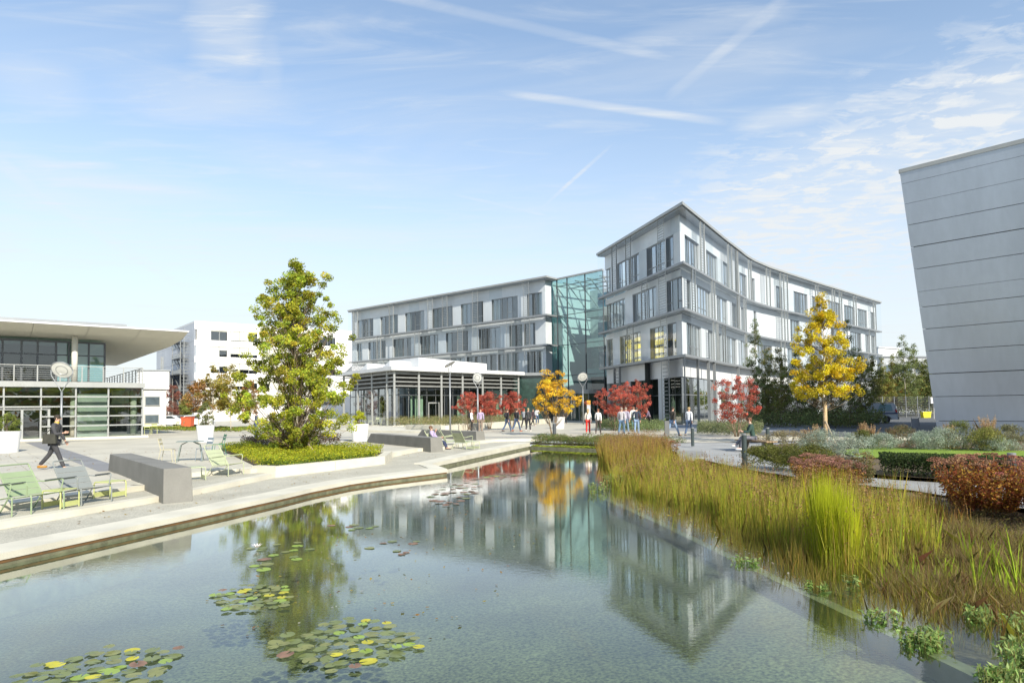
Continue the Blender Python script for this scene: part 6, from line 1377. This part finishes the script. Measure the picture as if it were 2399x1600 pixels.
# ------------------------------------------------------------------ lamps: pole, fork and round reflector
def lamp(label, px, py, z_disc, rdisc, az, tilt, z=PL_Z, dist=None, pole=.055):
    c = G(px, py, z) if dist is None else D(px, dist, z); r_ = root('plaza_lamp', c, label, 'lamp', 'plaza lamps with round reflector'); zf = z_disc - rdisc * 2.3
    mb = MB(); mb.tube([c, (c[0], c[1], zf)], [pole * 1.25, pole], 10); mb.build('pole', ALU, r_, smooth=True)
    side = Vector((math.cos(az), math.sin(az), 0)); fwd = Vector((-math.sin(az), math.cos(az), 0)); ctr = Vector((c[0], c[1], z_disc)); nrm_ = (fwd * math.cos(tilt) + Vector((0, 0, math.sin(tilt)))).normalized(); v_ = side.cross(nrm_)
    mb = MB()
    for s in (-1, 1): rtube(mb, [Vector((c[0], c[1], zf - .02)), Vector((c[0], c[1], zf)) + side * s * .07 + Vector((0, 0, .12)), ctr + side * s * rdisc * 1.02 - Vector((0, 0, rdisc * .55)), ctr + side * s * rdisc * 1.04], .026)
    mb.build('fork', ALU, r_, smooth=True)
    ring = [ctr + (side * math.cos(t) + v_ * math.sin(t)) * rdisc for t in np.linspace(0, 2 * math.pi, 29)[:-1]]
    mb = MB(); mb.tube(ring, .03, 6, closed=True); mb.build('ring', ALU, r_, smooth=True)
    mb = MB(); n = 28; vs = [ctr + nrm_ * .02 - nrm_ * 0] + [p + nrm_ * .012 for p in ring] + [ctr - nrm_ * .05] + [p - nrm_ * .012 for p in ring]
    mb.add(vs, [(0, 1 + i, 1 + (i + 1) % n) for i in range(n)] + [(n + 1, n + 2 + (i + 1) % n, n + 2 + i) for i in range(n)] + [(1 + i, n + 2 + i, n + 2 + (i + 1) % n, 1 + (i + 1) % n) for i in range(n)]); mb.build('reflector', mat('lamp_reflector', (.66, .66, .62), .35), r_)
    mb = MB(); mb.tube([ctr + (side * math.cos(t) + v_ * math.sin(t)) * rdisc * .55 - nrm_ * .03 for t in np.linspace(0, 2 * math.pi, 21)[:-1]], .02, 5, closed=True); mb.build('lamp_ring', ALUL, r_)
lamp('plaza lamp behind the walking man, before the glass pavilion', 144, 1040, 4.72, .55, rad(10), rad(38), dist=38)
lamp('plaza lamp with disc seen edge-on, before the café', 1055, 1016, 5.45, .40, rad(78), rad(60))
lamp('plaza lamp with round disc above the red maples', 1120, 1013, 4.55, .36, rad(-20), rad(12))
lamp('plaza lamp before the building entrance', 1366, 992, 5.45, .50, rad(5), rad(32), dist=70)
# ------------------------------------------------------------------ bollards, stele, litter bin, signs
def bollard(label, px, py, h, r, z, m_=DARKM, group='dark bollards', dist=None):
    c = G(px, py, z) if dist is None else D(px, dist, z); r_ = root('bollard', c, label, 'bollard', group); mb = MB(); mb.lathe([(r, 0), (r, h - .06)], 16, c); mb.build('post', m_, r_, smooth=False)
    mb = MB(); mb.lathe([(r * .7, h - .06), (r * .7, h - .045)], 16, c); mb.lathe([(r, h - .045), (r, h)], 16, c); mb.build('cap', ALU, r_)
GB = mat('bollard_green_grey', (.06, .08, .08), .45, .2)
bollard('thick dark bollard under the small yellow tree', 1299, 1023, .84, .11, PL_Z)
bollard('slim dark bollard before the white jacket walker', 1623, 1045, .84, .07, .42, GB)
bollard('tallest bollard, beside the seated person on the path', 1745, 1098, 1.06, .075, .30, GB)
bollard('bollard half hidden by the olive shrubs', 1799, 1044, .8, .08, .42, GB)
bollard('bollard among the stonecrops at the right frame edge', 2375, 1190, 1.0, .07, .28, GB)
sc_c = G(1563, 1027); mb = MB(); mb.box(sc_c[0] - .13, sc_c[1] - .06, PL_Z, sc_c[0] + .13, sc_c[1] + .06, PL_Z + .98); tag(mb.build('stele', mat('stele_grey', (.13, .135, .135), .6), bevel=.01), 'dark grey stele left of the man in the brown sweater', 'stele')
et = D(1379, 71, PL_Z); er = root('info_totem', et, 'slim information totem with an orange head before the revolving door', 'totem')
mb = MB(); mb.box(et[0] - .19, et[1] - .08, PL_Z, et[0] + .19, et[1] + .08, 2.5); mb.build('panel', mat('totem_grey', (.42, .44, .48), .5), er); mb = MB(); mb.box(et[0] - .195, et[1] - .085, 2.5, et[0] + .195, et[1] + .085, 2.95); mb.build('head', mat('totem_orange', (.75, .36, .03), .5), er)
sg = D(2143, 41, PL_Z); sr = root('sign_board', sg, 'small grey sign board on two legs beside the road', 'sign'); mb = MB(); mb.box(sg[0] - .22, sg[1] - .02, PL_Z + .3, sg[0] + .2, sg[1] + .02, PL_Z + .85); mb.build('board', mat('totem_grey', (.42, .44, .48), .5), sr)
mb = MB(); mb.box(sg[0] + .2, sg[1] - .02, PL_Z, sg[0] + .23, sg[1] + .02, PL_Z + .9); mb.box(sg[0] - .25, sg[1] - .02, PL_Z, sg[0] - .22, sg[1] + .02, PL_Z + .9); mb.build('leg', ALUL, sr)
yb_ = D(2168, 82, PL_Z); r_ = root('grit_bin', yb_, 'yellow grit bin with lid by the mesh fence', 'bin'); mb = MB(); mb.hexa([(yb_[0] + x, yb_[1] + y, z) for z, k in ((PL_Z, .42), (PL_Z + .62, .5)) for x, y in ((-k, -.3), (k, -.3), (k, .3), (-k, .3))]); mb.build('body', mat('bin_yellow', (.75, .68, .03), .5), r_); mb = MB(); mb.box(yb_[0] - .54, yb_[1] - .34, PL_Z + .63, yb_[0] + .54, yb_[1] + .34, PL_Z + .75); mb.build('lid', mat('bin_yellow', (.75, .68, .03), .5), r_)
wb = D(2188, 76, PL_Z); mb = MB(); mb.box(wb[0] - .35, wb[1] - .02, 2.2, wb[0] + .35, wb[1] + .02, 2.9); mb.tube([(wb[0], wb[1] + .04, PL_Z), (wb[0], wb[1] + .04, 2.9)], .03, 6); tag(mb.build('notice_sign', WHITEP), 'white notice sign at the metal hall corner', 'sign')
# mesh fence: every panel and post its own part
fr_ = root('mesh_fence', D(2060, 84, PL_Z), 'tall grey mesh fence behind the parked van', 'fence'); fa = np.array(D(2040, 84, 0)[:2]); fbq = np.array(D(2230, 86, 0)[:2])
for i in range(8):
    a = fa + (fbq - fa) * i / 7; mb = MB(); mb.tube([(*a, PL_Z), (*a, 3.15)], .05, 6); mb.build('post', ALU, fr_)
    if i < 7:
        b = fa + (fbq - fa) * (i + 1) / 7; mb = MB()
        for z in np.linspace(.6, 3.05, 9): mb.tube([(*(a + (b - a) * .03), z), (*(a + (b - a) * .97), z)], .012, 3)
        for f in np.linspace(.05, .95, 12): mb.tube([(*(a + (b - a) * f), .6), (*(a + (b - a) * f), 3.05)], .008, 3)
        mb.build('mesh_panel', ALU, fr_)
# ------------------------------------------------------------------ vehicles
CARG = mat('car_glass', (.03, .04, .045), .06, var=.1, spec=1.); TYRE = mat('tyre', (.03, .03, .03), .8); RIM = mat('rim', (.22, .22, .23), .4, .6)
def extr(prof, w0, taper=None):   # side profile (x,z) extruded across y, with tumblehome above the belt
    mb = MB(); n = len(prof)
    for s in (-1, 1): mb.v += [(x, s * (w0 - (max(0, z - .95) * .16)), z) for x, z in prof]
    mb.f += [tuple(range(n)), tuple(range(2 * n - 1, n - 1, -1))] + [((i + 1) % n, i, n + i, n + (i + 1) % n) for i in range(n)]; mb.mi += [0] * (n + 2); return mb
def wheels(r_, xs_, w0, R):
    for x in xs_:
        for s in (-1, 1):
            mb = MB(); prof = [(R * .55, -.1), (R * .96, -.1), (R, -.06), (R, .06), (R * .96, .1), (R * .55, .1)]; n = 20
            vs = [(x + a * math.cos(6.283 * j / n), s * (w0 - .1) + b, R + a * math.sin(6.283 * j / n)) for a, b in prof for j in range(n)]
            mb.add(vs, [(i * n + j, i * n + (j + 1) % n, (i + 1) * n + (j + 1) % n, (i + 1) * n + j) for i in range(5) for j in range(n)]); wo_ = mb.build('wheel', TYRE, r_, world=False, smooth=True)
            mb = MB(); y = s * (w0 - .02); vs = [(x, y + s * .015, R)] + [(x + R * .58 * math.cos(6.283 * j / n), y - s * .02, R + R * .58 * math.sin(6.283 * j / n)) for j in range(n)]; mb.add(vs, [(0, 1 + j, 1 + (j + 1) % n) for j in range(n)]); mb.build('rim', RIM, wo_, world=False)
def van():
    c = D(2030, 62, PL_Z); rz = rad(178); r_ = root('parked_van', c, 'silver delivery van with a blue stripe parked before the mesh fence', 'van', None, rz); VAN = mat('van_silver', (.60, .63, .66), .35, .1, var=.03)
    prof = [(-2.35, .35), (-2.42, .62), (-2.38, 1.05), (-2.22, 1.72), (-2.05, 1.86), (.3, 1.88), (.75, 1.74), (1.5, 1.12), (2.2, .96), (2.42, .72), (2.42, .35), (1.95, .3), (1.88, .52), (1.7, .66), (1.46, .68), (1.24, .58), (1.14, .32), (-.98, .32), (-1.06, .55), (-1.26, .68), (-1.5, .68), (-1.72, .56), (-1.8, .34)]
    extr(prof, .88).build('body', VAN, r_, world=False)
    wheels(r_, (1.55, -1.38), .88, .32)
    for s in (-1, 1):
        y0 = s * .895; f = lambda z: s * (.888 - max(0, z - .95) * .16)
        def pan(nm, pts, m_): mb = MB(); mb.add([(x, f(z) , z) for x, z in pts], [tuple(range(len(pts)))] if s < 0 else [tuple(reversed(range(len(pts))))]); return mb.build(nm, m_, r_, world=False)
        pan('side_window', [(1.30, 1.16), (.42, 1.16), (.40, 1.66), (.72, 1.64)], CARG)
        pan('side_graphic', [(-.55, 1.14), (-1.95, 1.14), (-1.85, 1.72), (-.85, 1.72)], mat('van_graphic', (.25, .38, .40), .4))
        pan('side_stripe', [(1.9, .86), (-2.36, .86), (-2.36, .96), (1.9, .96)], mat('van_blue', (.02, .05, .16), .4))
        pan('tail_light', [(-2.18, 1.0), (-2.36, 1.0), (-2.30, 1.28), (-2.18, 1.28)], mat('tail_red', (.55, .03, .02), .3))
    mb = MB(); mb.add([(-2.40, -.7, 1.12), (-2.40, .7, 1.12), (-2.27, .62, 1.66), (-2.27, -.62, 1.66)], [(0, 3, 2, 1)]); mb.build('rear_window', CARG, r_, world=False)
    mb = MB(); mb.add([(1.52, -.76, 1.14), (1.52, .76, 1.14), (.80, .66, 1.745), (.80, -.66, 1.745)], [(0, 1, 2, 3)]); mb.build('windscreen', CARG, r_, world=False)
    mb = MB(); mb.box(-2.50, -.86, .34, -2.38, .86, .58); mb.build('bumper', DARKM, r_, world=False)
van()
def car(label, px, dist, rz, col):
    c = D(px, dist, PL_Z); r_ = root('parked_car', c, label, 'car', 'cars parked by the white block', rz)
    prof = [(-2.0, .3), (-2.1, .6), (-2.05, .92), (-1.55, .98), (-1.1, 1.38), (.2, 1.42), (.95, .98), (1.85, .84), (2.05, .6), (2.05, .3)]; extr(prof, .85).build('body', col, r_, world=False); wheels(r_, (1.3, -1.3), .85, .3)
    for s in (-1, 1): mb = MB(); f = lambda z: s * (.856 - max(0, z - .95) * .16); mb.add([(x, f(z), z) for x, z in ((.75, 1.02), (-1.35, 1.02), (-1.05, 1.32), (.2, 1.34))], [(0, 1, 2, 3)]); mb.build('side_window', CARG, r_, world=False)
CW = mat('car_white', (.72, .73, .74), .3, var=.02); CS = mat('car_silver', (.45, .46, .48), .3, .4, var=.02)
car('white car left of the little green tree under the fire stairs', 404, 84, .1, CW); car('silver car right of the little green tree under the fire stairs', 442, 85, -.1, CS); car('white car glimpsed behind the orange container', 460, 82, .2, CW)
oc = D(440, 74, PL_Z); r_ = root('waste_container', oc, 'orange red waste container on the lawn by the parked cars', 'container'); mb = MB(); mb.hexa([(oc[0] + x, oc[1] + y, z) for z, k in ((PL_Z + .1, .5), (PL_Z + 1.15, .58)) for x, y in ((-k, -.4), (k, -.4), (k, .4), (-k, .4))]); mb.build('body', mat('container_red', (.62, .12, .05), .6), r_); mb = MB(); mb.box(oc[0] - .6, oc[1] - .44, PL_Z + 1.16, oc[0] + .6, oc[1] + .44, PL_Z + 1.26); mb.build('lid', mat('container_red', (.62, .12, .05), .6), r_)
# timber bench for the seated person on the right
sb_c = np.array([9.95, 27.2]); sd = np.array([.25, -.97]); r_ = root('timber_bench', (sb_c[0], sb_c[1], .33), 'timber bench with concrete feet on the path edge', 'bench'); sn = np.array([.97, .25])
for i in range(4):
    o_ = sb_c + sn * (-.2 + i * .13); mb = MB(); q = [o_ + sd * 1.1 - sn * .055, o_ + sd * 1.1 + sn * .055, o_ - sd * 1.1 + sn * .055, o_ - sd * 1.1 - sn * .055]; mb.hexa([(*p, .73) for p in q] + [(*p, .78) for p in q]); mb.build('plank', mat('bench_timber', (.30, .21, .12), .8, var=.25, scale=6), r_)
for k_ in (-.8, .8): o_ = sb_c + sd * k_; mb = MB(); mb.obox((o_[0], o_[1], .52), .22, .06, .205, math.atan2(sn[1], sn[0])); mb.build('foot', BENCH, r_)
# ------------------------------------------------------------------ people: one skin-grown body each, clothes as shells over it
def skin(name, verts, edges, radii, sub=1, rootv=0, mats=(), parent=None, matfn=None):
    me = bpy.data.meshes.new(name); me.from_pydata([tuple(v_) for v_ in verts], edges, []); o = bpy.data.objects.new(name + '_src', me); COL.objects.link(o)
    sm = o.modifiers.new('skin', 'SKIN'); sm.use_smooth_shade = True
    for i, r in enumerate(radii): d = me.skin_vertices[0].data[i]; d.radius = (r, r) if not hasattr(r, '__len__') else r; d.use_root = (i == rootv)
    ss = o.modifiers.new('sub', 'SUBSURF'); ss.levels = sub; ss.render_levels = sub
    dg = bpy.context.evaluated_depsgraph_get(); m2 = bpy.data.meshes.new_from_object(o.evaluated_get(dg)); m2.name = name
    bpy.data.objects.remove(o); bpy.data.meshes.remove(me)
    for q in mats: m2.materials.append(q)
    for p in m2.polygons: p.use_smooth = True
    return link(name, m2, parent)
cloth = {}
def CL(c, k='cloth'):
    key = 'cloth_%d_%d_%d' % tuple(int(x * 100) for x in c)
    return mat(key, c, .85, var=.15, scale=9)
SKINM = mat('skin', (.55, .34, .25), .6, var=.05); SHOE = mat('shoe_black', (.03, .03, .03), .5)
def hand(mb, w_, d, s):
    """palm with four unequal bent fingers and a thumb leaving its side"""
    w_ = Vector(w_); d = Vector(d).normalized(); sd_ = d.cross(Vector((1, 0, 0))); sd_ = sd_.normalized() if sd_.length > .2 else Vector((0, 1, 0)); cl = sd_.cross(d)
    e = w_ + d * .085; mb.tube([w_ - d * .01, w_ + d * .04, e], [.022, .036, .030], 8)
    for i, (o_, l_) in enumerate(((-.027, .062), (-.009, .074), (.009, .070), (.026, .054))):
        b = e + sd_ * o_ - d * .006; m_ = b + d * l_ * .5 + cl * s * .006; mb.tube([b, m_, m_ + d * l_ * .42 + cl * s * -.022], [.0092, .0085, .0065], 5)
    t = w_ + d * .03 - sd_ * .028; mb.tube([t, t - sd_ * .022 + d * .028, t - sd_ * .018 + d * .058], [.011, .010, .008], 5)
def person(label, loc, az, H=1.76, top=(.1, .1, .1), legs=(.08, .1, .16), shoe=None, hair=(.05, .035, .02), long_hair=False, pose='walk', ph=.35, fem=False, bag=None, arms=None, sleeve=True, group='people walking across the plaza', hem=.0, bend=0., bald=False, collar=None, headturn=0., seath=.40):
    k = H / 1.76; rz = -az; r_ = root('person', loc, label, 'person', group, rz); sw = .165 if fem else .19; J = {}
    V_ = lambda x, y, z: Vector((x * k, y * k, z * k))
    hz = .94; J['pel'] = V_(0, 0, hz); lean = bend
    up = lambda h, x=0, y=0: V_(x, y + math.sin(lean) * h, hz + math.cos(lean) * h)
    if pose == 'sit': hz = seath
    J['pel'] = V_(0, 0, hz); J['waist'] = up(.14); J['chest'] = up(.36); J['nb'] = up(.53); J['neck'] = up(.58, 0, .01); J['head'] = up(.68, 0, .025); J['crown'] = up(.765, 0, .01)
    for s, n_ in ((-1, 'l'), (1, 'r')):
        J['hip' + n_] = V_(s * .085, 0, hz - .03); J['sh' + n_] = up(.475, s * sw)
        if pose == 'walk' or pose == 'stand':
            a = ph * s if pose == 'walk' else .04 * s; kb = .28 if (s < 0 and pose == 'walk') else .05
            kn = J['hip' + n_] + V_(s * .012, math.sin(a) * .43, -math.cos(a) * .43); an = kn + V_(0, math.sin(a - kb) * .42, -math.cos(a - kb) * .42)
            dz = 0; J['kn' + n_] = kn; J['an' + n_] = an; J['toe' + n_] = an + V_(s * .02, .16, -.05 + (0 if s > 0 else .0))
        else:
            J['kn' + n_] = J['hip' + n_] + V_(s * .05, .43, .03 + (.02 if s > 0 else .0)); J['an' + n_] = J['kn' + n_] + V_(0, .16 if s > 0 else .10, -(hz - .10)) if seath < .45 else J['kn' + n_] + V_(-s * .03, .22 if s > 0 else .08, -.32 if s > 0 else -.42); J['toe' + n_] = J['an' + n_] + V_(0, .17, -.035)
        aa = -ph * .8 * s if pose == 'walk' else 0
        e = J['sh' + n_] + V_(s * .045, math.sin(aa) * .28, -math.cos(aa) * .28); w_ = e + V_(s * .0, math.sin(aa + .35) * .25, -math.cos(aa + .35) * .25)
        if arms and n_ in arms: e = J['sh' + n_] + V_(*arms[n_][0]); w_ = e + V_(*arms[n_][1])
        J['el' + n_] = e; J['wr' + n_] = w_
    if pose == 'cross':
        pass
    low = min(J['anl'].z, J['anr'].z) - .085 * k
    if pose in ('walk', 'stand'):
        for n_ in J: J[n_] = J[n_] - Vector((0, 0, low))
    if pose == 'sitcross':
        hz = .47
    names = ['pel', 'waist', 'chest', 'nb', 'neck', 'head', 'crown', 'hipl', 'knl', 'anl', 'toel', 'hipr', 'knr', 'anr', 'toer', 'shl', 'ell', 'wrl', 'shr', 'elr', 'wrr']
    ix = {n_: i for i, n_ in enumerate(names)}
    E_ = [('pel', 'waist'), ('waist', 'chest'), ('chest', 'nb'), ('nb', 'neck'), ('neck', 'head'), ('head', 'crown'), ('pel', 'hipl'), ('hipl', 'knl'), ('knl', 'anl'), ('anl', 'toel'), ('pel', 'hipr'), ('hipr', 'knr'), ('knr', 'anr'), ('anr', 'toer'), ('nb', 'shl'), ('shl', 'ell'), ('ell', 'wrl'), ('nb', 'shr'), ('shr', 'elr'), ('elr', 'wrr')]
    R = dict(pel=(.125, .10), waist=(.11, .085), chest=(.135, .095), nb=(.08, .065), neck=.048, head=(.072, .088), crown=(.066, .08), hipl=.088, hipr=.088, knl=.056, knr=.056, anl=.036, anr=.036, toel=.032, toer=.032, shl=.055, shr=.055, ell=.040, elr=.040, wrl=.026, wrr=.026)
    if fem: R.update(pel=(.125, .10), waist=(.09, .07), chest=(.115, .09), shl=.045, shr=.045)
    sc = lambda r, f, a=0: tuple((q * f + a) * k for q in (r if hasattr(r, '__len__') else (r, r)))
    skin('body', [J[n_] for n_ in names], [(ix[a], ix[b]) for a, b in E_], [sc(R[n_], .94) for n_ in names], 2, 0, [SKINM], r_)
    nt_ = ['waist', 'pel', 'chest', 'nb', 'shl', 'ell', 'wrl', 'shr', 'elr', 'wrr']; 
    if not sleeve: pass
    JT = dict(J); hemv = J['pel'] - Vector((0, 0, (.04 + hem) * k)); JT['pel'] = hemv
    for n_ in 'lr': JT['wr' + n_] = J['el' + n_].lerp(J['wr' + n_], .88 if sleeve else .1)
    et_ = [('waist', 'pel'), ('waist', 'chest'), ('chest', 'nb'), ('nb', 'shl'), ('shl', 'ell'), ('ell', 'wrl'), ('nb', 'shr'), ('shr', 'elr'), ('elr', 'wrr')]; i2 = {n_: i for i, n_ in enumerate(nt_)}
    skin('top', [JT[n_] for n_ in nt_], [(i2[a], i2[b]) for a, b in et_], [sc(R[n_], 1.06, .014) for n_ in nt_], 2, 0, [CL(top)], r_)
    nl = ['pel', 'hipl', 'knl', 'anl', 'hipr', 'knr', 'anr']; i3 = {n_: i for i, n_ in enumerate(nl)}; el_ = [('pel', 'hipl'), ('hipl', 'knl'), ('knl', 'anl'), ('pel', 'hipr'), ('hipr', 'knr'), ('knr', 'anr')]
    skin('trousers', [J[n_] for n_ in nl], [(i3[a], i3[b]) for a, b in el_], [sc(R[n_], 1.02, .012 if n_[:2] != 'an' else .022) for n_ in nl], 2, 0, [CL(legs)], r_)
    sm_ = mat('shoe_%d' % int((shoe or (.03, .03, .03))[0] * 100), shoe or (.03, .03, .03), .5)
    for n_ in 'lr':
        a = J['an' + n_]; t = J['toe' + n_]; d = (t - a); d.z = 0; d = d.normalized() if d.length > 0 else Vector((0, 1, 0)); h_ = a - Vector((0, 0, .03 * k)); pit = -.0
        mb = MB(); hl = a - d * .055 * k - Vector((0, 0, .05 * k)); mb.tube([hl, hl + d * .10 * k, hl + d * .2 * k, hl + d * .262 * k], [.040 * k, .044 * k, .042 * k, .022 * k], 8); mb.build('shoe', sm_, r_, smooth=True, world=False)
    hd = J['head']; c = hd + Vector((0, .004, .035)) * k; mb = MB(); ha = Vector((math.sin(headturn), math.cos(headturn), 0))
    mb.ball(hd + (ha * .098 + Vector((0, 0, .01))) * k, .013 * k, .02 * k, .02 * k, 6, 5)
    for s in (-1, 1): mb.ball(hd + (Vector((ha.y * s, -ha.x * s, 0)) * .076 + Vector((0, 0, .01))) * k, .012 * k, .02 * k, .03 * k, 6, 5)
    hand(mb, J['wrl'], J['wrl'] - J['ell'], -1); hand(mb, J['wrr'], J['wrr'] - J['elr'], 1); mb.build('face_and_hands', SKINM, r_, smooth=True, world=False)
    mb = MB()
    for s in (-1, 1): mb.ball(hd + (ha * .086 + Vector((ha.y * s, -ha.x * s, 0)) * .03 + Vector((0, 0, .035))) * k, .009 * k, n=5, k=4)
    mb.ball(hd + (ha * .088 + Vector((0, 0, -.042))) * k, .022 * k, .008 * k, .006 * k, 6, 4); mb.build('eyes_and_mouth', mat('eye_dark', (.08, .04, .03), .4), r_, world=False)
    if not bald:
        mb = MB(); hc_ = c - ha * .022 * k; mb.ball(hc_ + Vector((0, 0, .018 * k)), .086 * k, .098 * k, .092 * k, 12, 8)
        if long_hair: mb.tube([hc_ - ha * .04 * k, hc_ - ha * .075 * k - Vector((0, 0, .14 * k)), hc_ - ha * .085 * k - Vector((0, 0, .30 * k))], [.075 * k, .07 * k, .03 * k], 8)
        mb.build('hair', mat('hair_%d_%d' % (int(hair[0] * 100), int(hair[1] * 100)), hair, .7, var=.25, scale=20, bump=.5, bscale=80), r_, smooth=True, world=False)
    if collar: mb = MB(); mb.lathe([(.068, 0), (.074, .045)], 12, tuple(J['neck'] + Vector((0, 0, -.03)))); mb.build('collar', CL(collar), r_, world=False)
    if bag:
        kind_, col = bag; mb = MB()
        if kind_ == 'pack': b = J['chest'] + V_(0, -.17, -.02); mb.ball(b, .15 * k, .09 * k, .21 * k, 12, 8); mb.tube([b + V_(.1, .06, .17), J['shr'] + V_(-.06, .03, .05), J['chest'] + V_(.12, .1, -.05)], .014, 5); mb.tube([b + V_(-.1, .06, .17), J['shl'] + V_(.06, .03, .05), J['chest'] + V_(-.12, .1, -.05)], .014, 5)
        else: b = J['pel'] + V_(.22, -.02, .10); mb.hexa([tuple(b + V_(x, y, z)) for z, q in ((-.17, 1), (.13, .9)) for x, y in ((-.06, -.19 * q), (.06, -.19 * q), (.06, .19 * q), (-.06, .19 * q))]); mb.tube([b + V_(0, -.15, .12), J['shl'] + V_(.04, -.05, .04), J['shl'] + V_(.05, .05, .03), b + V_(0, .15, .12)], .016, 5)
        mb.build('backpack' if kind_ == 'pack' else 'shoulder_bag', CL(col), r_, world=False, bevel=0.01 if kind_ != 'pack' else 0)
    return r_
GP = 'people on the plaza'
JE = (.07, .11, .19); LJ = (.22, .31, .45); BLK = (.025, .025, .03); WH = (.72, .72, .72)
person('man in a dark grey suit with yellow collar, shoulder bag and tan shoes walking right', G(126, 1101), rad(80), 1.80, (.055, .055, .06), (.05, .05, .055), (.42, .20, .03), (.04, .03, .02), pose='walk', ph=.42, bag=('shoulder', (.045, .045, .035)), hem=.16, group=GP, collar=(.55, .45, .04), bend=.10, arms={'r': ((.05, .10, -.26), (0, .23, .04)), 'l': ((-.04, .05, -.28), (0, .12, -.22))})
person('man in a black jacket with a dark backpack standing before the café planting', G(1105, 1013), rad(100), 1.72, WH, (.10, .09, .08), bag=('pack', BLK), pose='stand', group=GP, hair=(.3, .2, .14))
person('bald man in a lilac shirt and khaki trousers seen from behind', G(1126, 1014), rad(15), 1.75, (.42, .34, .50), (.26, .20, .16), (.06, .04, .03), pose='stand', group=GP, bald=True)
person('walker in a black jacket and jeans with backpack, left of two in jeans', G(1189, 1012), rad(60), 1.76, BLK, JE, bag=('pack', BLK), ph=.34, group=GP, hair=(.12, .07, .04))
person('walker in a hooded black jacket and jeans, right of two in jeans', G(1211, 1011), rad(40), 1.80, (.03, .03, .035), JE, (.35, .1, .05), ph=.38, group=GP)
person('blond person in a dark jacket and black trousers with white shoes', G(1238, 1010), rad(20), 1.78, (.05, .055, .06), BLK, (.7, .7, .7), (.42, .32, .15), ph=.22, group=GP)
person('person in a grey jacket walking behind the blond one', G(1228, 1002), rad(30), 1.70, (.30, .32, .36), BLK, ph=.3, group=GP, hair=(.2, .1, .06))
person('dark dressed person next to the man in the white shirt', G(1249, 998), rad(120), 1.70, (.05, .03, .04), (.04, .04, .045), (.6, .5, .5), ph=.25, group=GP, hair=(.10, .05, .03))
person('man in a white shirt and jeans walking towards the viewer', G(1259, 994), rad(190), 1.82, (.72, .74, .80), JE, ph=.28, group=GP, hair=(.2, .14, .1), arms={'l': ((-.06, .1, -.24), (.02, .16, .16))})
person('person in black half hidden behind the white planter', G(1325, 992), rad(200), 1.75, BLK, BLK, pose='stand', group=GP)
person('woman in a white top and red trousers with long fair hair', G(1378, 1016), rad(10), 1.68, (.74, .70, .64), (.62, .03, .02), (.5, .3, .25), (.40, .28, .13), True, ph=.22, fem=True, group=GP)
person('woman in a white top and dark trousers with auburn hair', G(1402, 1017), rad(20), 1.70, WH, (.06, .05, .045), (.03, .03, .03), (.22, .08, .04), ph=.32, fem=True, group=GP)
person('man in a pale grey shirt and blue jeans behind the far reeds', G(1457, 1021), rad(25), 1.78, (.46, .44, .46), (.10, .17, .26), (.06, .05, .05), (.28, .22, .18), ph=.33, group=GP)
person('man in a lilac grey shirt half hidden by the pale shirt man', G(1467, 1016), rad(30), 1.76, (.36, .33, .42), (.18, .26, .36), ph=.25, group=GP, hair=(.3, .25, .2))
person('man in a navy jacket and light jeans behind the far reeds', G(1492, 1019), rad(15), 1.76, (.035, .045, .07), LJ, (.3, .12, .08), ph=.25, group=GP, hair=(.06, .05, .04))
person('person in a white top half hidden behind the navy jacket man', G(1485, 1010), rad(185), 1.78, (.68, .72, .72), (.1, .2, .18), pose='stand', group=GP, hair=(.2, .1, .06))
person('stooping man in a mauve sweater and black trousers by the red maple', D(1522, 52, PL_Z), rad(-80), 1.76, (.17, .13, .19), BLK, ph=.2, group=GP, bend=.35, hair=(.3, .15, .1))
person('man in a dark brown sweater and light jeans striding right', G(1577, 1021), rad(60), 1.84, (.055, .05, .04), LJ, (.2, .15, .1), (.04, .03, .025), ph=.5, group=GP)
person('blond person in a white jacket and jeans right of the brown sweater man', G(1615, 1022), rad(40), 1.74, (.74, .76, .80), JE, (.1, .1, .1), (.42, .30, .14), ph=.3, fem=True, group=GP, hem=.1)
person('person in blue jeans hidden behind the big maple', G(600, 1027), rad(60), 1.75, (.10, .12, .16), JE, pose='stand', group=GP)
# seated figures: pelvis sits on the seat, feet on the ground
def seated(label, seat, az, zground, **k_):
    return person(label, (seat[0], seat[1], zground), az, pose='sit', **k_)
c0_ = P(1036, 1052, .28); lounge('pale lime lounge chair on which the man in the lilac shirt reclines', CH['pale'], (c0_[0] - .25, c0_[1] + .1, .28), rad(-100) )
pm = seated('man in a lilac shirt and navy trousers reclining on a lounge chair, on the phone', (c0_[0] - .34, c0_[1] + .1, 0), rad(100), .22, H=1.78, top=(.46, .38, .58), legs=(.03, .04, .09), shoe=(.02, .02, .02), hair=(.16, .09, .05), bend=-.35, group='seated people', arms={'r': ((.05, .14, -.20), (-.03, .10, .26)), 'l': ((-.03, .16, -.24), (.05, .24, .0))})
person('seated person in a dark green jacket and grey trousers with white shoes', (9.85, 27.15, .36), rad(-78), 1.78, (.035, .075, .06), (.17, .17, .20), (.75, .75, .75), (.16, .06, .03), pose='sit', seath=.53, bend=.18, group='seated people', arms={'r': ((.02, .12, -.24), (-.06, .22, .02)), 'l': ((-.02, .12, -.24), (.06, .22, .02))})
